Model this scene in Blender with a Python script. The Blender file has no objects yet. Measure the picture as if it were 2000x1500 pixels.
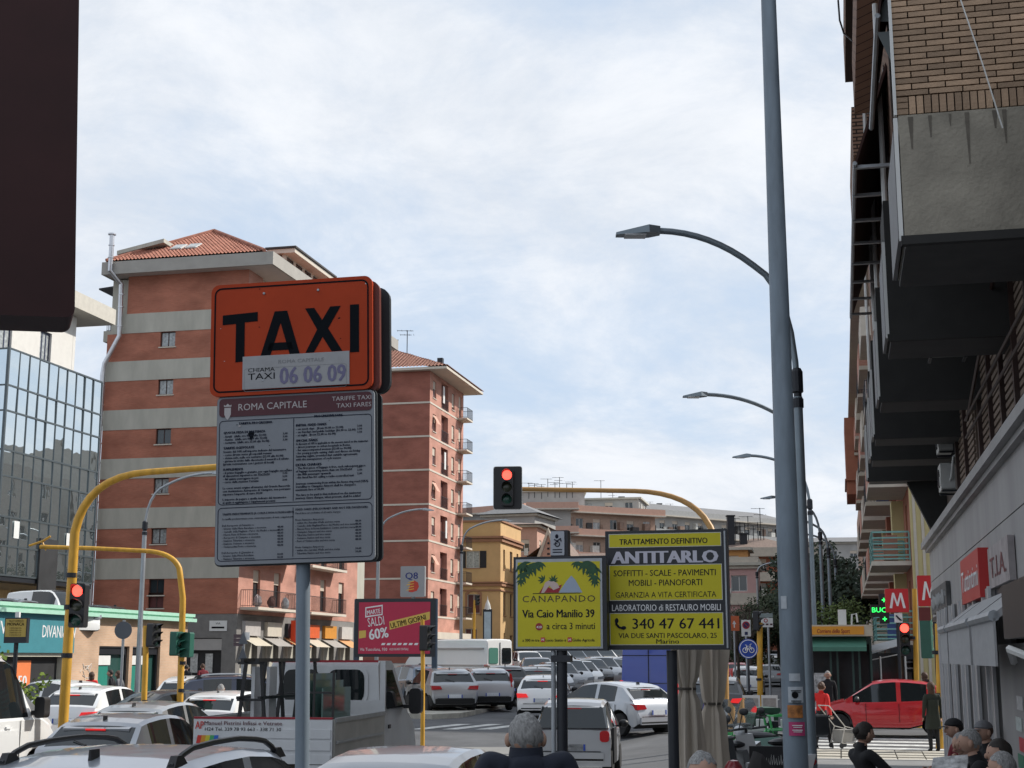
import bpy, bmesh, math, random
from mathutils import Vector, Matrix, Euler
random.seed(7)
R = math.radians
SC = bpy.context.scene
COL = SC.collection
# ---------------------------------------------------------------- camera, sky, sun, exposure
FPX = 2800.0; PITCH = math.atan(535 / FPX); CH = 2.05
cd = bpy.data.cameras.new('camera'); cam = bpy.data.objects.new('camera', cd); COL.objects.link(cam)
cam.location = (0, 0, CH); cam.rotation_euler = (R(90) + PITCH, 0, 0)
cd.sensor_width = 36; cd.lens = 36 * FPX / 2000; cd.clip_start = .1; cd.clip_end = 3000
SC.camera = cam
SC.view_settings.view_transform = 'Standard'; SC.view_settings.look = 'None'
SC.view_settings.exposure = 0.32; SC.view_settings.gamma = 1; SC.view_settings.use_curve_mapping = False
SUN_AZ = R(70); SUN_EL = R(40)
sd = bpy.data.lights.new('sun', 'SUN'); sd.energy = 3.9; sd.angle = R(1.2); sd.color = (1, .95, .87)
sun = bpy.data.objects.new('sun', sd); COL.objects.link(sun)
sv = Vector((math.sin(SUN_AZ) * math.cos(SUN_EL), math.cos(SUN_AZ) * math.cos(SUN_EL), math.sin(SUN_EL)))
sun.rotation_euler = sv.to_track_quat('Z', 'Y').to_euler(); sun.location = (30, 20, 40)
W = bpy.data.worlds.new('World'); SC.world = W; W.use_nodes = True
nt = W.node_tree; N = nt.nodes; LK = nt.links
for n in list(N): N.remove(n)
def nn(t, **k):
    n = N.new(t)
    for a, b in k.items(): setattr(n, a, b)
    return n
out = nn('ShaderNodeOutputWorld'); bg = nn('ShaderNodeBackground'); bg.inputs[1].default_value = 0.10
LK.new(bg.outputs[0], out.inputs[0])
sky = nn('ShaderNodeTexSky'); sky.sky_type = 'NISHITA'; sky.sun_disc = False
sky.sun_elevation = SUN_EL; sky.sun_rotation = SUN_AZ; sky.air_density = 1.0; sky.dust_density = 1.2; sky.ozone_density = 1.4
tc = nn('ShaderNodeTexCoord'); sp = nn('ShaderNodeSeparateXYZ'); LK.new(tc.outputs['Generated'], sp.inputs[0])
zz = nn('ShaderNodeMath', operation='MAXIMUM'); LK.new(sp.outputs[2], zz.inputs[0]); zz.inputs[1].default_value = 0.0
za = nn('ShaderNodeMath', operation='ADD'); LK.new(zz.outputs[0], za.inputs[0]); za.inputs[1].default_value = .30
dx = nn('ShaderNodeMath', operation='DIVIDE'); dy = nn('ShaderNodeMath', operation='DIVIDE')
LK.new(sp.outputs[0], dx.inputs[0]); LK.new(za.outputs[0], dx.inputs[1]); LK.new(sp.outputs[1], dy.inputs[0]); LK.new(za.outputs[0], dy.inputs[1])
cv = nn('ShaderNodeCombineXYZ'); LK.new(dx.outputs[0], cv.inputs[0]); LK.new(dy.outputs[0], cv.inputs[1]); cv.inputs[2].default_value = 3.3
def wnoise(scale, det, rough, dist):
    n = nn('ShaderNodeTexNoise'); n.inputs['Scale'].default_value = scale; n.inputs['Detail'].default_value = det
    n.inputs['Roughness'].default_value = rough; n.inputs['Distortion'].default_value = dist
    LK.new(cv.outputs[0], n.inputs['Vector']); return n
def wramp(src, a, b, ca=(0, 0, 0, 1), cb=(1, 1, 1, 1)):
    r = nn('ShaderNodeValToRGB'); r.color_ramp.elements[0].position = a; r.color_ramp.elements[1].position = b
    r.color_ramp.elements[0].color = ca; r.color_ramp.elements[1].color = cb
    r.color_ramp.interpolation = 'EASE'; LK.new(src, r.inputs[0]); return r
n1 = wnoise(1.25, 12, .64, .25); n2 = wnoise(3.6, 12, .66, .3)
mx = nn('ShaderNodeMix'); mx.data_type = 'FLOAT'; mx.inputs[0].default_value = .32
LK.new(n1.outputs[0], mx.inputs[2]); LK.new(n2.outputs[0], mx.inputs[3])
cover = wramp(mx.outputs[0], .33, .60)
shade = wramp(n2.outputs[0], .3, .72, (5.9, 6.35, 7.0, 1), (7.5, 7.75, 8.15, 1))
skm = nn('ShaderNodeMix'); skm.data_type = 'RGBA'; skm.blend_type = 'MULTIPLY'; skm.inputs[0].default_value = 1
LK.new(sky.outputs[0], skm.inputs[6]); skm.inputs[7].default_value = (1.35, 1.3, 1.25, 1)
veil = nn('ShaderNodeMix'); veil.data_type = 'RGBA'; veil.inputs[0].default_value = .88
LK.new(skm.outputs[2], veil.inputs[6]); veil.inputs[7].default_value = (4.7, 5.75, 7.2, 1)
cm = nn('ShaderNodeMix'); cm.data_type = 'RGBA'
LK.new(cover.outputs[0], cm.inputs[0]); LK.new(veil.outputs[2], cm.inputs[6]); LK.new(shade.outputs[0], cm.inputs[7])
LK.new(cm.outputs[2], bg.inputs[0])

# ---------------------------------------------------------------- measuring helpers (pixel of the photo at a depth -> point)
_S, _C = math.sin(PITCH), math.cos(PITCH)
def P(px, py, Y):
    u = (px - 1000) / FPX; v = (750 - py) / FPX; y = _C - v * _S; z = _S + v * _C
    return Vector((u * Y / y, Y, CH + z / y * Y))
def GX(px, Y, py=1285): return P(px, py, Y).x
def ZZ(py, Y): return P(1000, py, Y).z
TH = math.atan(.2265); RZ = -TH; DX, DY = math.sin(TH), math.cos(TH)      # street direction
def F(s, t, z=0): return Vector((1.925 + s * DX + t * DY, s * DY - t * DX, z))   # along / across the right-hand facade
def sm(a, b, x):
    x = min(1, max(0, (x - a) / (b - a))); return x * x * (3 - 2 * x)
SWZ = .02      # level of the right-hand pavement
def T(x, y):
    lot = sm(0, 7, (.2265 * y - 9) - x)
    zl = .021 * max(0, min(y, 320) - 52); zs = .02 * max(0, min(y, 320) - 92)
    w = sm(2, 5, x); a, b = 36 - 14 * w, 48 - 8 * w
    dip = -.10 * (1 - sm(a, b, y)) - .25 * sm(8, 18, y) * (1 - sm(a, b, y))
    return lot * zl + (1 - lot) * zs + dip

# ---------------------------------------------------------------- materials
_mc = {}
def mat(name, col, rough=.6, metal=0.0, var=.08, scale=3.0, bump=0.0, spec=.5, emit=0.0, ecol=None, coat=0.0, stretch=None, var2=0.0, trans=0.0, bscale=None):
    if name in _mc: return _mc[name]
    m = bpy.data.materials.new(name); m.use_nodes = True; t = m.node_tree; b = t.nodes['Principled BSDF']
    b.inputs['Roughness'].default_value = rough; b.inputs['Metallic'].default_value = metal
    b.inputs['Specular IOR Level'].default_value = spec; b.inputs['Coat Weight'].default_value = coat
    b.inputs['Transmission Weight'].default_value = trans
    if trans: b.inputs['IOR'].default_value = 1.03
    if coat: b.inputs['Coat Roughness'].default_value = .05
    c4 = (col[0], col[1], col[2], 1); b.inputs['Base Color'].default_value = c4
    if emit: b.inputs['Emission Color'].default_value = (*(ecol or col), 1); b.inputs['Emission Strength'].default_value = emit
    if var or bump:
        tcn = t.nodes.new('ShaderNodeTexCoord'); mp = t.nodes.new('ShaderNodeMapping')
        if stretch: mp.inputs['Scale'].default_value = stretch
        t.links.new(tcn.outputs['Object'], mp.inputs[0])
        no = t.nodes.new('ShaderNodeTexNoise'); no.inputs['Scale'].default_value = scale; no.inputs['Detail'].default_value = 6; no.inputs['Roughness'].default_value = .6
        t.links.new(mp.outputs[0], no.inputs['Vector'])
        if var:
            r = t.nodes.new('ShaderNodeValToRGB'); e = r.color_ramp.elements
            e[0].position = .28; e[1].position = .72
            e[0].color = (col[0] * (1 - var), col[1] * (1 - var), col[2] * (1 - var), 1)
            e[1].color = (min(1, col[0] * (1 + var)), min(1, col[1] * (1 + var)), min(1, col[2] * (1 + var)), 1)
            t.links.new(no.outputs[0], r.inputs[0]); src = r.outputs[0]
            oi = t.nodes.new('ShaderNodeObjectInfo')
            if var2:
                mr = t.nodes.new('ShaderNodeMapRange'); mr.inputs[3].default_value = 1 - var2; mr.inputs[4].default_value = 1 + var2
                t.links.new(oi.outputs['Random'], mr.inputs[0])
                mm = t.nodes.new('ShaderNodeVectorMath'); mm.operation = 'SCALE'; t.links.new(src, mm.inputs[0]); t.links.new(mr.outputs[0], mm.inputs['Scale']); src = mm.outputs[0]
            t.links.new(src, b.inputs['Base Color'])
        if bump:
            n3 = no
            if bscale:
                n3 = t.nodes.new('ShaderNodeTexNoise'); n3.inputs['Scale'].default_value = bscale; n3.inputs['Detail'].default_value = 4; t.links.new(mp.outputs[0], n3.inputs['Vector'])
            bp = t.nodes.new('ShaderNodeBump'); bp.inputs['Strength'].default_value = bump; bp.inputs['Distance'].default_value = .02
            t.links.new(n3.outputs[0], bp.inputs['Height']); t.links.new(bp.outputs[0], b.inputs['Normal'])
    _mc[name] = m; return m
def brickmat(name, c1, c2, mortar, bw=.25, bh=.065, rough=.85, ms=.012):
    m = bpy.data.materials.new(name); m.use_nodes = True; t = m.node_tree; b = t.nodes['Principled BSDF']; b.inputs['Roughness'].default_value = rough
    b.inputs['Specular IOR Level'].default_value = .2
    tcn = t.nodes.new('ShaderNodeTexCoord'); s = t.nodes.new('ShaderNodeSeparateXYZ'); a = t.nodes.new('ShaderNodeMath'); a.operation = 'ADD'
    cb = t.nodes.new('ShaderNodeCombineXYZ'); t.links.new(tcn.outputs['Object'], s.inputs[0])
    t.links.new(s.outputs[0], a.inputs[0]); t.links.new(s.outputs[1], a.inputs[1]); t.links.new(a.outputs[0], cb.inputs[0]); t.links.new(s.outputs[2], cb.inputs[1])
    br = t.nodes.new('ShaderNodeTexBrick'); br.inputs['Scale'].default_value = 1; br.inputs['Brick Width'].default_value = bw; br.inputs['Row Height'].default_value = bh
    br.inputs['Mortar Size'].default_value = ms; br.inputs['Color1'].default_value = (*c1, 1); br.inputs['Color2'].default_value = (*c2, 1); br.inputs['Mortar'].default_value = (*mortar, 1)
    t.links.new(cb.outputs[0], br.inputs['Vector'])
    no = t.nodes.new('ShaderNodeTexNoise'); no.inputs['Scale'].default_value = .5; no.inputs['Detail'].default_value = 8; mp = t.nodes.new('ShaderNodeMapping'); mp.inputs['Scale'].default_value = (1, 1, 2.2)
    t.links.new(tcn.outputs['Object'], mp.inputs[0]); t.links.new(mp.outputs[0], no.inputs['Vector'])
    mr = t.nodes.new('ShaderNodeMapRange'); mr.inputs[1].default_value = .3; mr.inputs[2].default_value = .7; mr.inputs[3].default_value = .76; mr.inputs[4].default_value = 1.2; t.links.new(no.outputs[0], mr.inputs[0])
    mm = t.nodes.new('ShaderNodeVectorMath'); mm.operation = 'SCALE'; t.links.new(br.outputs[0], mm.inputs[0]); t.links.new(mr.outputs[0], mm.inputs['Scale'])
    t.links.new(mm.outputs[0], b.inputs['Base Color']); return m
def glassm(name, col=(.02, .03, .035), rough=.03, spec=.9, metal=0.0, wave=0.0):
    if name in _mc: return _mc[name]
    m = mat(name, col, rough, metal, var=0, spec=spec)
    if wave:
        t = m.node_tree; b = t.nodes['Principled BSDF']; no = t.nodes.new('ShaderNodeTexNoise'); no.inputs['Scale'].default_value = .9; no.inputs['Detail'].default_value = 1
        tcn = t.nodes.new('ShaderNodeTexCoord'); t.links.new(tcn.outputs['Object'], no.inputs['Vector'])
        bp = t.nodes.new('ShaderNodeBump'); bp.inputs['Strength'].default_value = wave; bp.inputs['Distance'].default_value = .05
        t.links.new(no.outputs[0], bp.inputs['Height']); t.links.new(bp.outputs[0], b.inputs['Normal'])
    return m
def paint(name, col, metal=.0, rough=.28): return mat(name, col, rough, metal, var=.03, scale=1.5, coat=.8)

# ---------------------------------------------------------------- mesh builder
class MB:
    def __init__(s): s.v = []; s.f = []; s.i = []; s.M = Matrix(); s.mi = 0
    def add(s, vs, fs):
        b = len(s.v); s.v += [tuple(s.M @ Vector(p)) for p in vs]
        s.f += [tuple(b + k for k in f) for f in fs]; s.i += [s.mi] * len(fs); return s
    def box(s, a, b):
        x0, y0, z0 = a; x1, y1, z1 = b
        return s.add([(x0, y0, z0), (x1, y0, z0), (x1, y1, z0), (x0, y1, z0), (x0, y0, z1), (x1, y0, z1), (x1, y1, z1), (x0, y1, z1)],
                     [(0, 3, 2, 1), (4, 5, 6, 7), (0, 1, 5, 4), (1, 2, 6, 5), (2, 3, 7, 6), (3, 0, 4, 7)])
    def cbox(s, c, d): return s.box([c[k] - d[k] / 2 for k in range(3)], [c[k] + d[k] / 2 for k in range(3)])
    def rbox(s, c, d, r, n=3):      # box with rounded vertical-plane (XZ) corners
        w, h = d[0] / 2, d[2] / 2; pts = []
        for k, (sx, sz) in enumerate(((1, 1), (-1, 1), (-1, -1), (1, -1))):
            for j in range(n + 1):
                a = math.pi / 2 * (k + j / n); pts.append((c[0] + sx * (w - r) + r * math.cos(a), c[2] + sz * (h - r) + r * math.sin(a)))
        return s.prism(pts, c[1] - d[1] / 2, c[1] + d[1] / 2)
    def prism(s, pts, y0, y1):      # polygon in XZ extruded along Y
        n = len(pts); v = [(p[0], y0, p[1]) for p in pts] + [(p[0], y1, p[1]) for p in pts]
        return s.add(v, [tuple(range(n)), tuple(range(2 * n - 1, n - 1, -1))] + [(k, n + k, n + (k + 1) % n, (k + 1) % n) for k in range(n)])
    def flat(s, pts, z0, z1):       # polygon in XY extruded along Z
        n = len(pts); v = [(p[0], p[1], z0) for p in pts] + [(p[0], p[1], z1) for p in pts]
        return s.add(v, [tuple(range(n - 1, -1, -1)), tuple(range(n, 2 * n))] + [(k, (k + 1) % n, n + (k + 1) % n, n + k) for k in range(n)])
    def tube(s, pts, r, n=8, cap=True):
        pts = [Vector(p) for p in pts]; m = len(pts); rr = r if isinstance(r, (list, tuple)) else [r] * m
        v = []; up = None
        for k, p in enumerate(pts):
            d = (pts[min(k + 1, m - 1)] - pts[max(k - 1, 0)]).normalized()
            if up is None: up = d.orthogonal().normalized()
            up = (up - d * up.dot(d)).normalized(); q = d.cross(up)
            for j in range(n):
                a = 2 * math.pi * j / n; v.append(p + (up * math.cos(a) + q * math.sin(a)) * rr[k])
        f = [(k * n + j, k * n + (j + 1) % n, (k + 1) * n + (j + 1) % n, (k + 1) * n + j) for k in range(m - 1) for j in range(n)]
        if cap: f += [tuple(range(n - 1, -1, -1)), tuple((m - 1) * n + j for j in range(n))]
        return s.add(v, f)
    def lathe(s, prof, c=(0, 0, 0), n=16, axis='z', rf=None):
        v = []; m = len(prof)
        for r, h in prof:
            for j in range(n):
                a = 2 * math.pi * j / n; q = r * (rf(a, h) if rf else 1); x, y = q * math.cos(a), q * math.sin(a)
                v.append((c[0] + x, c[1] + y, c[2] + h) if axis == 'z' else ((c[0] + x, c[1] - h, c[2] + y) if axis == 'y' else (c[0] + h, c[1] + x, c[2] + y)))
        f = [(k * n + j, k * n + (j + 1) % n, (k + 1) * n + (j + 1) % n, (k + 1) * n + j) for k in range(m - 1) for j in range(n)]
        if prof[0][0] > 1e-4: f.append(tuple(range(n - 1, -1, -1)))
        if prof[-1][0] > 1e-4: f.append(tuple((m - 1) * n + j for j in range(n)))
        return s.add(v, f)
    def ball(s, c, r, n=10, m=7, fn=None):
        rx, ry, rz = r if isinstance(r, (list, tuple)) else (r, r, r); v = []
        for k in range(m + 1):
            ph = math.pi * k / m
            for j in range(n):
                a = 2 * math.pi * j / n; d = Vector((math.sin(ph) * math.cos(a), math.sin(ph) * math.sin(a), math.cos(ph)))
                q = fn(d) if fn else 1; v.append((c[0] + d.x * rx * q, c[1] + d.y * ry * q, c[2] + d.z * rz * q))
        return s.add(v, [(k * n + j, (k + 1) * n + j, (k + 1) * n + (j + 1) % n, k * n + (j + 1) % n) for k in range(m) for j in range(n)])
    def wall(s, x0, x1, z0, z1, holes=(), depth=.2):      # plane y=0 facing -y, openings with reveals
        xs = sorted({x0, x1, *[h[0] for h in holes], *[h[1] for h in holes]}); zs = sorted({z0, z1, *[h[2] for h in holes], *[h[3] for h in holes]})
        for a, b in zip(xs, xs[1:]):
            for c, d in zip(zs, zs[1:]):
                if b <= x0 or a >= x1: continue
                mx_, mz = (a + b) / 2, (c + d) / 2
                if any(h[0] < mx_ < h[1] and h[2] < mz < h[3] for h in holes): continue
                s.add([(a, 0, c), (b, 0, c), (b, 0, d), (a, 0, d)], [(0, 1, 2, 3)])
        for a, b, c, d in holes:
            D = depth
            s.add([(a, 0, c), (b, 0, c), (b, 0, d), (a, 0, d), (a, D, c), (b, D, c), (b, D, d), (a, D, d)], [(0, 4, 5, 1), (1, 5, 6, 2), (2, 6, 7, 3), (3, 7, 4, 0)])
        return s
    def mesh(s, name, mats, smooth=False, ang=38):
        me = bpy.data.meshes.new(name); me.from_pydata(s.v, [], s.f)
        for m in (mats if isinstance(mats, (list, tuple)) else [mats]): me.materials.append(m)
        me.polygons.foreach_set('material_index', s.i)
        if smooth:
            bm = bmesh.new(); bm.from_mesh(me); bmesh.ops.remove_doubles(bm, verts=bm.verts, dist=1e-5); bmesh.ops.recalc_face_normals(bm, faces=bm.faces)
            lim = R(ang)
            for f in bm.faces: f.smooth = True
            for e in bm.edges:
                if len(e.link_faces) == 2 and e.calc_face_angle(0) > lim: e.smooth = False
            bm.to_mesh(me); bm.free()
        me.update(); return me
    def build(s, name, mats, parent=None, loc=None, rot=None, smooth=False, ang=38, kind=None):
        return put(name, s.mesh(name, mats, smooth, ang), parent, loc, rot, kind)
def put(name, me, parent=None, loc=None, rot=None, kind=None):
    o = bpy.data.objects.new(name, me); COL.objects.link(o)
    if loc is not None: o.location = loc
    if rot is not None: o.rotation_euler = rot
    if parent is not None: o.parent = parent
    if kind: o['kind'] = kind
    return o
def tag(o, label, cat, group=None):
    o['label'] = label; o['category'] = cat
    if group: o['group'] = group
    return o
def thing(name, label, cat, loc, rz=0, group=None):
    o = bpy.data.objects.new(name, None); COL.objects.link(o); o.location = loc; o.rotation_euler = (0, 0, rz); o.empty_display_size = .2
    return tag(o, label, cat, group)
def copy_tree(o, parent=None):
    c = o.copy(); COL.objects.link(c); c.parent = parent
    for ch in o.children: copy_tree(ch, c)
    return c
def bx(name, a, b, m, parent=None, **k): return MB().box(a, b).build(name, m, parent, **k)
def txt(parent, s, m, x, z, h, y=-.004, w=None, align='CENTER', bold=0.0, name='lettering', space=1.0, rot=None, wmax=None, tilt=0, shear=0, res=2, kind=None):
    """flat raised lettering in the local XZ plane facing -Y; h = cap height, w = forced width"""
    c = bpy.data.curves.new(name, 'FONT'); c.body = s; c.size = 1; c.align_x = 'LEFT'; c.extrude = 0; c.resolution_u = res; c.offset = 0; c.space_character = space; c.shear = shear
    to = bpy.data.objects.new(name, c); me = bpy.data.meshes.new_from_object(to); bpy.data.objects.remove(to); bpy.data.curves.remove(c)
    if len(me.vertices) == 0: return None
    lines = s.count('\n') + 1
    xs = [v.co.x for v in me.vertices]; x0, x1 = min(xs), max(xs); sz = h / .73
    sx = w / (x1 - x0) if w else sz
    if bold:        # heavier strokes: two more copies, shifted sideways and a hair forward
        bmb = bmesh.new(); bmb.from_mesh(me); base = list(bmb.faces)
        for q in (1, 2):
            g = bmesh.ops.duplicate(bmb, geom=base)
            for e in g['geom']:
                if isinstance(e, bmesh.types.BMVert): e.co.x += (1 if q == 1 else -1) * bold * 1.1; e.co.z += .0003 * q
        bmb.to_mesh(me); bmb.free()
    if wmax and (x1 - x0) * sx > wmax: sx = wmax / (x1 - x0)
    off = {'CENTER': (x0 + x1) / 2, 'LEFT': x0, 'RIGHT': x1}[align]
    for v in me.vertices: v.co = Vector(((v.co.x - off) * sx, v.co.y * sz, v.co.z))
    me.materials.clear(); me.materials.append(m)
    o = put(name, me, parent, (x, y, z), rot or (R(90), R(-tilt) if tilt else 0, 0))
    return o
def flatpoly(parent, name, pts, m, y=-.004):
    return MB().add([(p[0], 0, p[1]) for p in pts], [tuple(range(len(pts)))]).build(name, m, parent, loc=(0, y, 0))

# shared materials
M_asph = mat('asphalt', (.075, .075, .08), .9, var=.22, scale=.6, bump=.25, bscale=60)
M_conc = mat('concrete', (.27, .245, .2), .9, var=.25, scale=2.2, bump=.5, bscale=25)
M_blk = mat('black_plastic', (.012, .012, .014), .45, var=.1)
M_dark = mat('dark_metal', (.018, .02, .026), .45, .3, var=.12)
M_tyre = mat('tyre_rubber', (.015, .015, .016), .85, var=.2)
M_rim = mat('wheel_alloy', (.5, .51, .53), .4, .25, var=.05)
M_glass = glassm('car_glass', (.012, .016, .018), .04, .7)
M_wglass = glassm('window_glass', (.03, .04, .045), .05, .8)
M_red = mat('tail_lamp_red', (.42, .012, .015), .2, var=.0, coat=.6)
M_redlit = mat('brake_lamp_lit', (.55, .01, .012), .3, var=0, emit=.45, ecol=(1, .03, .03))
M_white = mat('white_paint', (.72, .72, .7), .5, var=.06)
M_plate = mat('plate_white', (.6, .62, .64), .5, var=.15, scale=30)
M_blue_p = mat('plate_blue', (.02, .06, .35), .5, var=0)
M_yel = mat('yellow_pole_paint', (.58, .31, .03), .5, var=.26, scale=7, stretch=(1, 1, .3), bump=.15)
M_galv = mat('galvanised_steel', (.34, .36, .38), .42, .55, var=.18, scale=5, stretch=(1, 1, .3))
M_post = mat('grey_blue_post_paint', (.17, .21, .25), .5, .1, var=.24, scale=6, stretch=(1, 1, .25), bump=.1)
M_lampg = mat('street_lamp_grey', (.2, .24, .27), .42, .4, var=.12)
M_red_on = mat('signal_red_lit', (.9, .03, .02), .4, var=0, emit=3.2, ecol=(1, .06, .04))
M_lens_off = mat('signal_lens_dark', (.03, .035, .02), .25, var=.1)
M_lens_gr = mat('signal_lens_green_off', (.01, .05, .035), .25, var=.1)
M_sgreen = mat('signal_green_housing', (.015, .10, .07), .5, var=.12)
M_black_txt = mat('lettering_black', (.008, .008, .01), .7, var=0, spec=.1)
M_white_txt = mat('lettering_white', (.7, .7, .7), .6, var=0)
M_skin = mat('skin', (.42, .25, .18), .6, var=.05)
M_hair_d = mat('hair_dark', (.02, .015, .012), .7, var=.3, scale=40)
M_hair_b = mat('hair_brown', (.07, .035, .02), .7, var=.3, scale=40)
M_hair_g = mat('hair_grey', (.27, .265, .26), .85, var=.5, scale=70, bump=.8, stretch=(1, 1, .35))
# ---------------------------------------------------------------- ground, roads, markings
def sheet(name, xs, ys, dz, m, fn=None):
    v = []; f = []
    for y in ys:
        for x in xs:
            X, Y = fn(x, y) if fn else (x, y); v.append((X, Y, T(X, Y) + dz))
    w = len(xs)
    for j in range(len(ys) - 1):
        for i in range(w - 1): f.append((j * w + i, j * w + i + 1, (j + 1) * w + i + 1, (j + 1) * w + i))
    b = MB(); b.add(v, f); return b.build(name, m, kind='structure', smooth=True)
xs = [-1500, -700, -300, -150, -100, -70] + [-60 + 2.0 * k for k in range(61)] + [70, 90, 120, 160, 240, 400, 800, 1500]
ys = [-400, -100, -40, -10] + [2.0 * k for k in range(90)] + [185 + 8 * k for k in range(19)] + [360, 450, 700, 1200, 2200]
def asphalt_mat():
    m = mat('street_asphalt', (.085, .087, .092), .88, var=.32, scale=.7, bump=.3, bscale=45)
    return m
sheet('ground', xs, ys, 0, asphalt_mat())
M_stripe = mat('road_marking_white', (.50, .50, .48), .8, var=.35, scale=5)
M_lightc = mat('pale_paving', (.40, .37, .33), .85, var=.12, scale=1.2, bump=.2)
def fsheet(name, s0, s1, t0, t1, dz, m, ns=2, ntt=2):
    return sheet(name, [s0 + (s1 - s0) * k / (ns - 1) for k in range(ns)], [t0 + (t1 - t0) * k / (ntt - 1) for k in range(ntt)], dz, m, lambda s, t: tuple(F(s, t))[:2])
# crosswalk over the side street (stripes run across the pavement line) and over the main road
for k in range(5):
    fsheet('crosswalk_stripe', 35.4 + k * 1.05, 35.9 + k * 1.05, -3.6, 3.2, .008, M_stripe, 3, 12)
for k in range(11):
    fsheet('crosswalk_stripe', 26.6, 30.6, -5.6 - k * 1.05, -6.15 - k * 1.05, .008, M_stripe, 6, 3)
for k in range(9):
    a = P(830, 1412, 45); x = GX(826, 45) + k * 1.0
    sheet('crosswalk_stripe', [x, x + .5], [44.4, 45.4, 46.6], .008, M_stripe, lambda X, Y: (X + (Y - 45) * .62, Y))
sheet('road_patch', [GX(800, 36), GX(900, 36), GX(1000, 36), GX(1060, 36)], [33.2, 35, 37.2, 39.3], .004, mat('worn_pale_asphalt', (.21, .205, .195), .9, var=.12, scale=1.5), lambda X, Y: (X + (Y - 36) * .3, Y))
for k in range(5):     # lane line of the main road
    fsheet('lane_line', 44 + k * 9, 48 + k * 9, -5.2, -5.05, .008, M_stripe, 4, 2)
# right-hand pavement with kerb, tiles of the corner
b = MB(); q = [F(-12, -4.45), F(30.4, -4.45), F(30.4, .3), F(-12, .3)]
M_pave = mat('pavement_slabs', (.2, .2, .2), .85, var=.15, scale=1.5, bump=.2)
b.flat([(p.x, p.y) for p in q], -.6, SWZ); pav = b.build('pavement', M_pave, kind='structure')
b = MB(); q = [F(-12, -4.6), F(30.55, -4.6), F(30.55, .3), F(30.4, .3), F(30.4, -4.45), F(-12, -4.45)]
b.flat([(p.x, p.y) for p in q], -.6, SWZ + .01); b.build('kerb', mat('kerb_stone', (.36, .35, .33), .8, var=.15, scale=4), kind='structure')
tile = MB().box((-.285, -.285, 0), (.285, .285, .03)).mesh('paving_tile', mat('pale_tile', (.42, .39, .33), .8, var=.1, scale=3, var2=.12))
fsheet('tile_bed', 30.56, 34.9, -4.4, 1.8, .012, mat('tile_joint', (.12, .11, .1), .95), 4, 12)
bed = thing('corner_paving', 'pale square paving tiles at the pavement corner before the crosswalk', 'paving', F(30.6, -4.4)); bed['kind'] = 'structure'
for i in range(7):
    for j in range(10):
        p = F(30.9 + i * .6, -4.1 + j * .6); p.z = T(p.x, p.y) + .013 + random.uniform(0, .006)
        put('paving_tile', tile, bed, p - bed.location, (0, 0, RZ))
for k in range(int(17)):        # pavement slabs near the seats
    pass
# traffic island with kerb in front of the car park
ip = [(GX(700, 54), 53.2), (GX(845, 50), 49.9), (GX(900, 51.5), 51.2), (GX(985, 59), 58.6), (GX(1018, 66), 66.0), (GX(960, 66), 66.5), (GX(870, 58), 57.5), (GX(700, 58), 58)]
b = MB(); b.flat(ip, -.1, .17); b.build('traffic_island', mat('island_kerb_stone', (.38, .36, .31), .85, var=.3, scale=1.8), kind='structure')

# ---------------------------------------------------------------- building helpers
_wc = {}
def window(parent, w, h, loc, rz=0, frame=None, glass=None, shut=None, sill=None, key='', lights=2, open_=0, fw=.06, dep=.2):
    """frame part set back in its opening, glass pane as sub-part, optional sill and shutters"""
    k = (w, h, frame.name, glass.name, shut.name if shut else '', sill.name if sill else '', lights, open_, dep)
    if k not in _wc:
        b = MB()
        b.box((-w / 2, dep - .07, 0), (-w / 2 + fw, dep, h)); b.box((w / 2 - fw, dep - .07, 0), (w / 2, dep, h)); b.box((-w / 2 + fw, dep - .07, 0), (w / 2 - fw, dep, fw)); b.box((-w / 2 + fw, dep - .07, h - fw), (w / 2 - fw, dep, h))
        for j in range(1, lights): x = -w / 2 + w * j / lights; b.box((x - fw / 2, dep - .065, fw), (x + fw / 2, dep - .005, h - fw))
        fm = b.mesh('window', frame)
        gm = MB().box((-w / 2 + fw, dep - .045, fw), (w / 2 - fw, dep - .03, h - fw)).mesh('pane', glass)
        sm_ = MB().box((-w / 2 - .08, -.06, -.07), (w / 2 + .08, dep, 0)).mesh('sill', sill) if sill else None
        hm = None
        if shut:
            b = MB()
            if open_ == 1:      # swung open at both sides
                sx = -1; b.box((-(w / 2 + w * .26) - w * .24, -.05, 0), (-(w / 2 + w * .26) + w * .24, -.01, h))
            else:               # roller shutter, lowered part way
                b.box((-w / 2 + .01, dep - .12, h * (1 - open_)), (w / 2 - .01, dep - .08, h)) if open_ else None
            hm = b.mesh('shutter', shut)
        _wc[k] = (fm, gm, sm_, hm)
    fm, gm, sm_, hm = _wc[k]
    o = put('window', fm, parent, loc, (0, 0, rz)); put('pane', gm, o)
    if sm_: put('sill', sm_, o)
    if hm:
        put('shutter', hm, o)
        if open_ == 1: put('shutter', hm, o, (w * 1.52, 0, 0))
    return o
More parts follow.
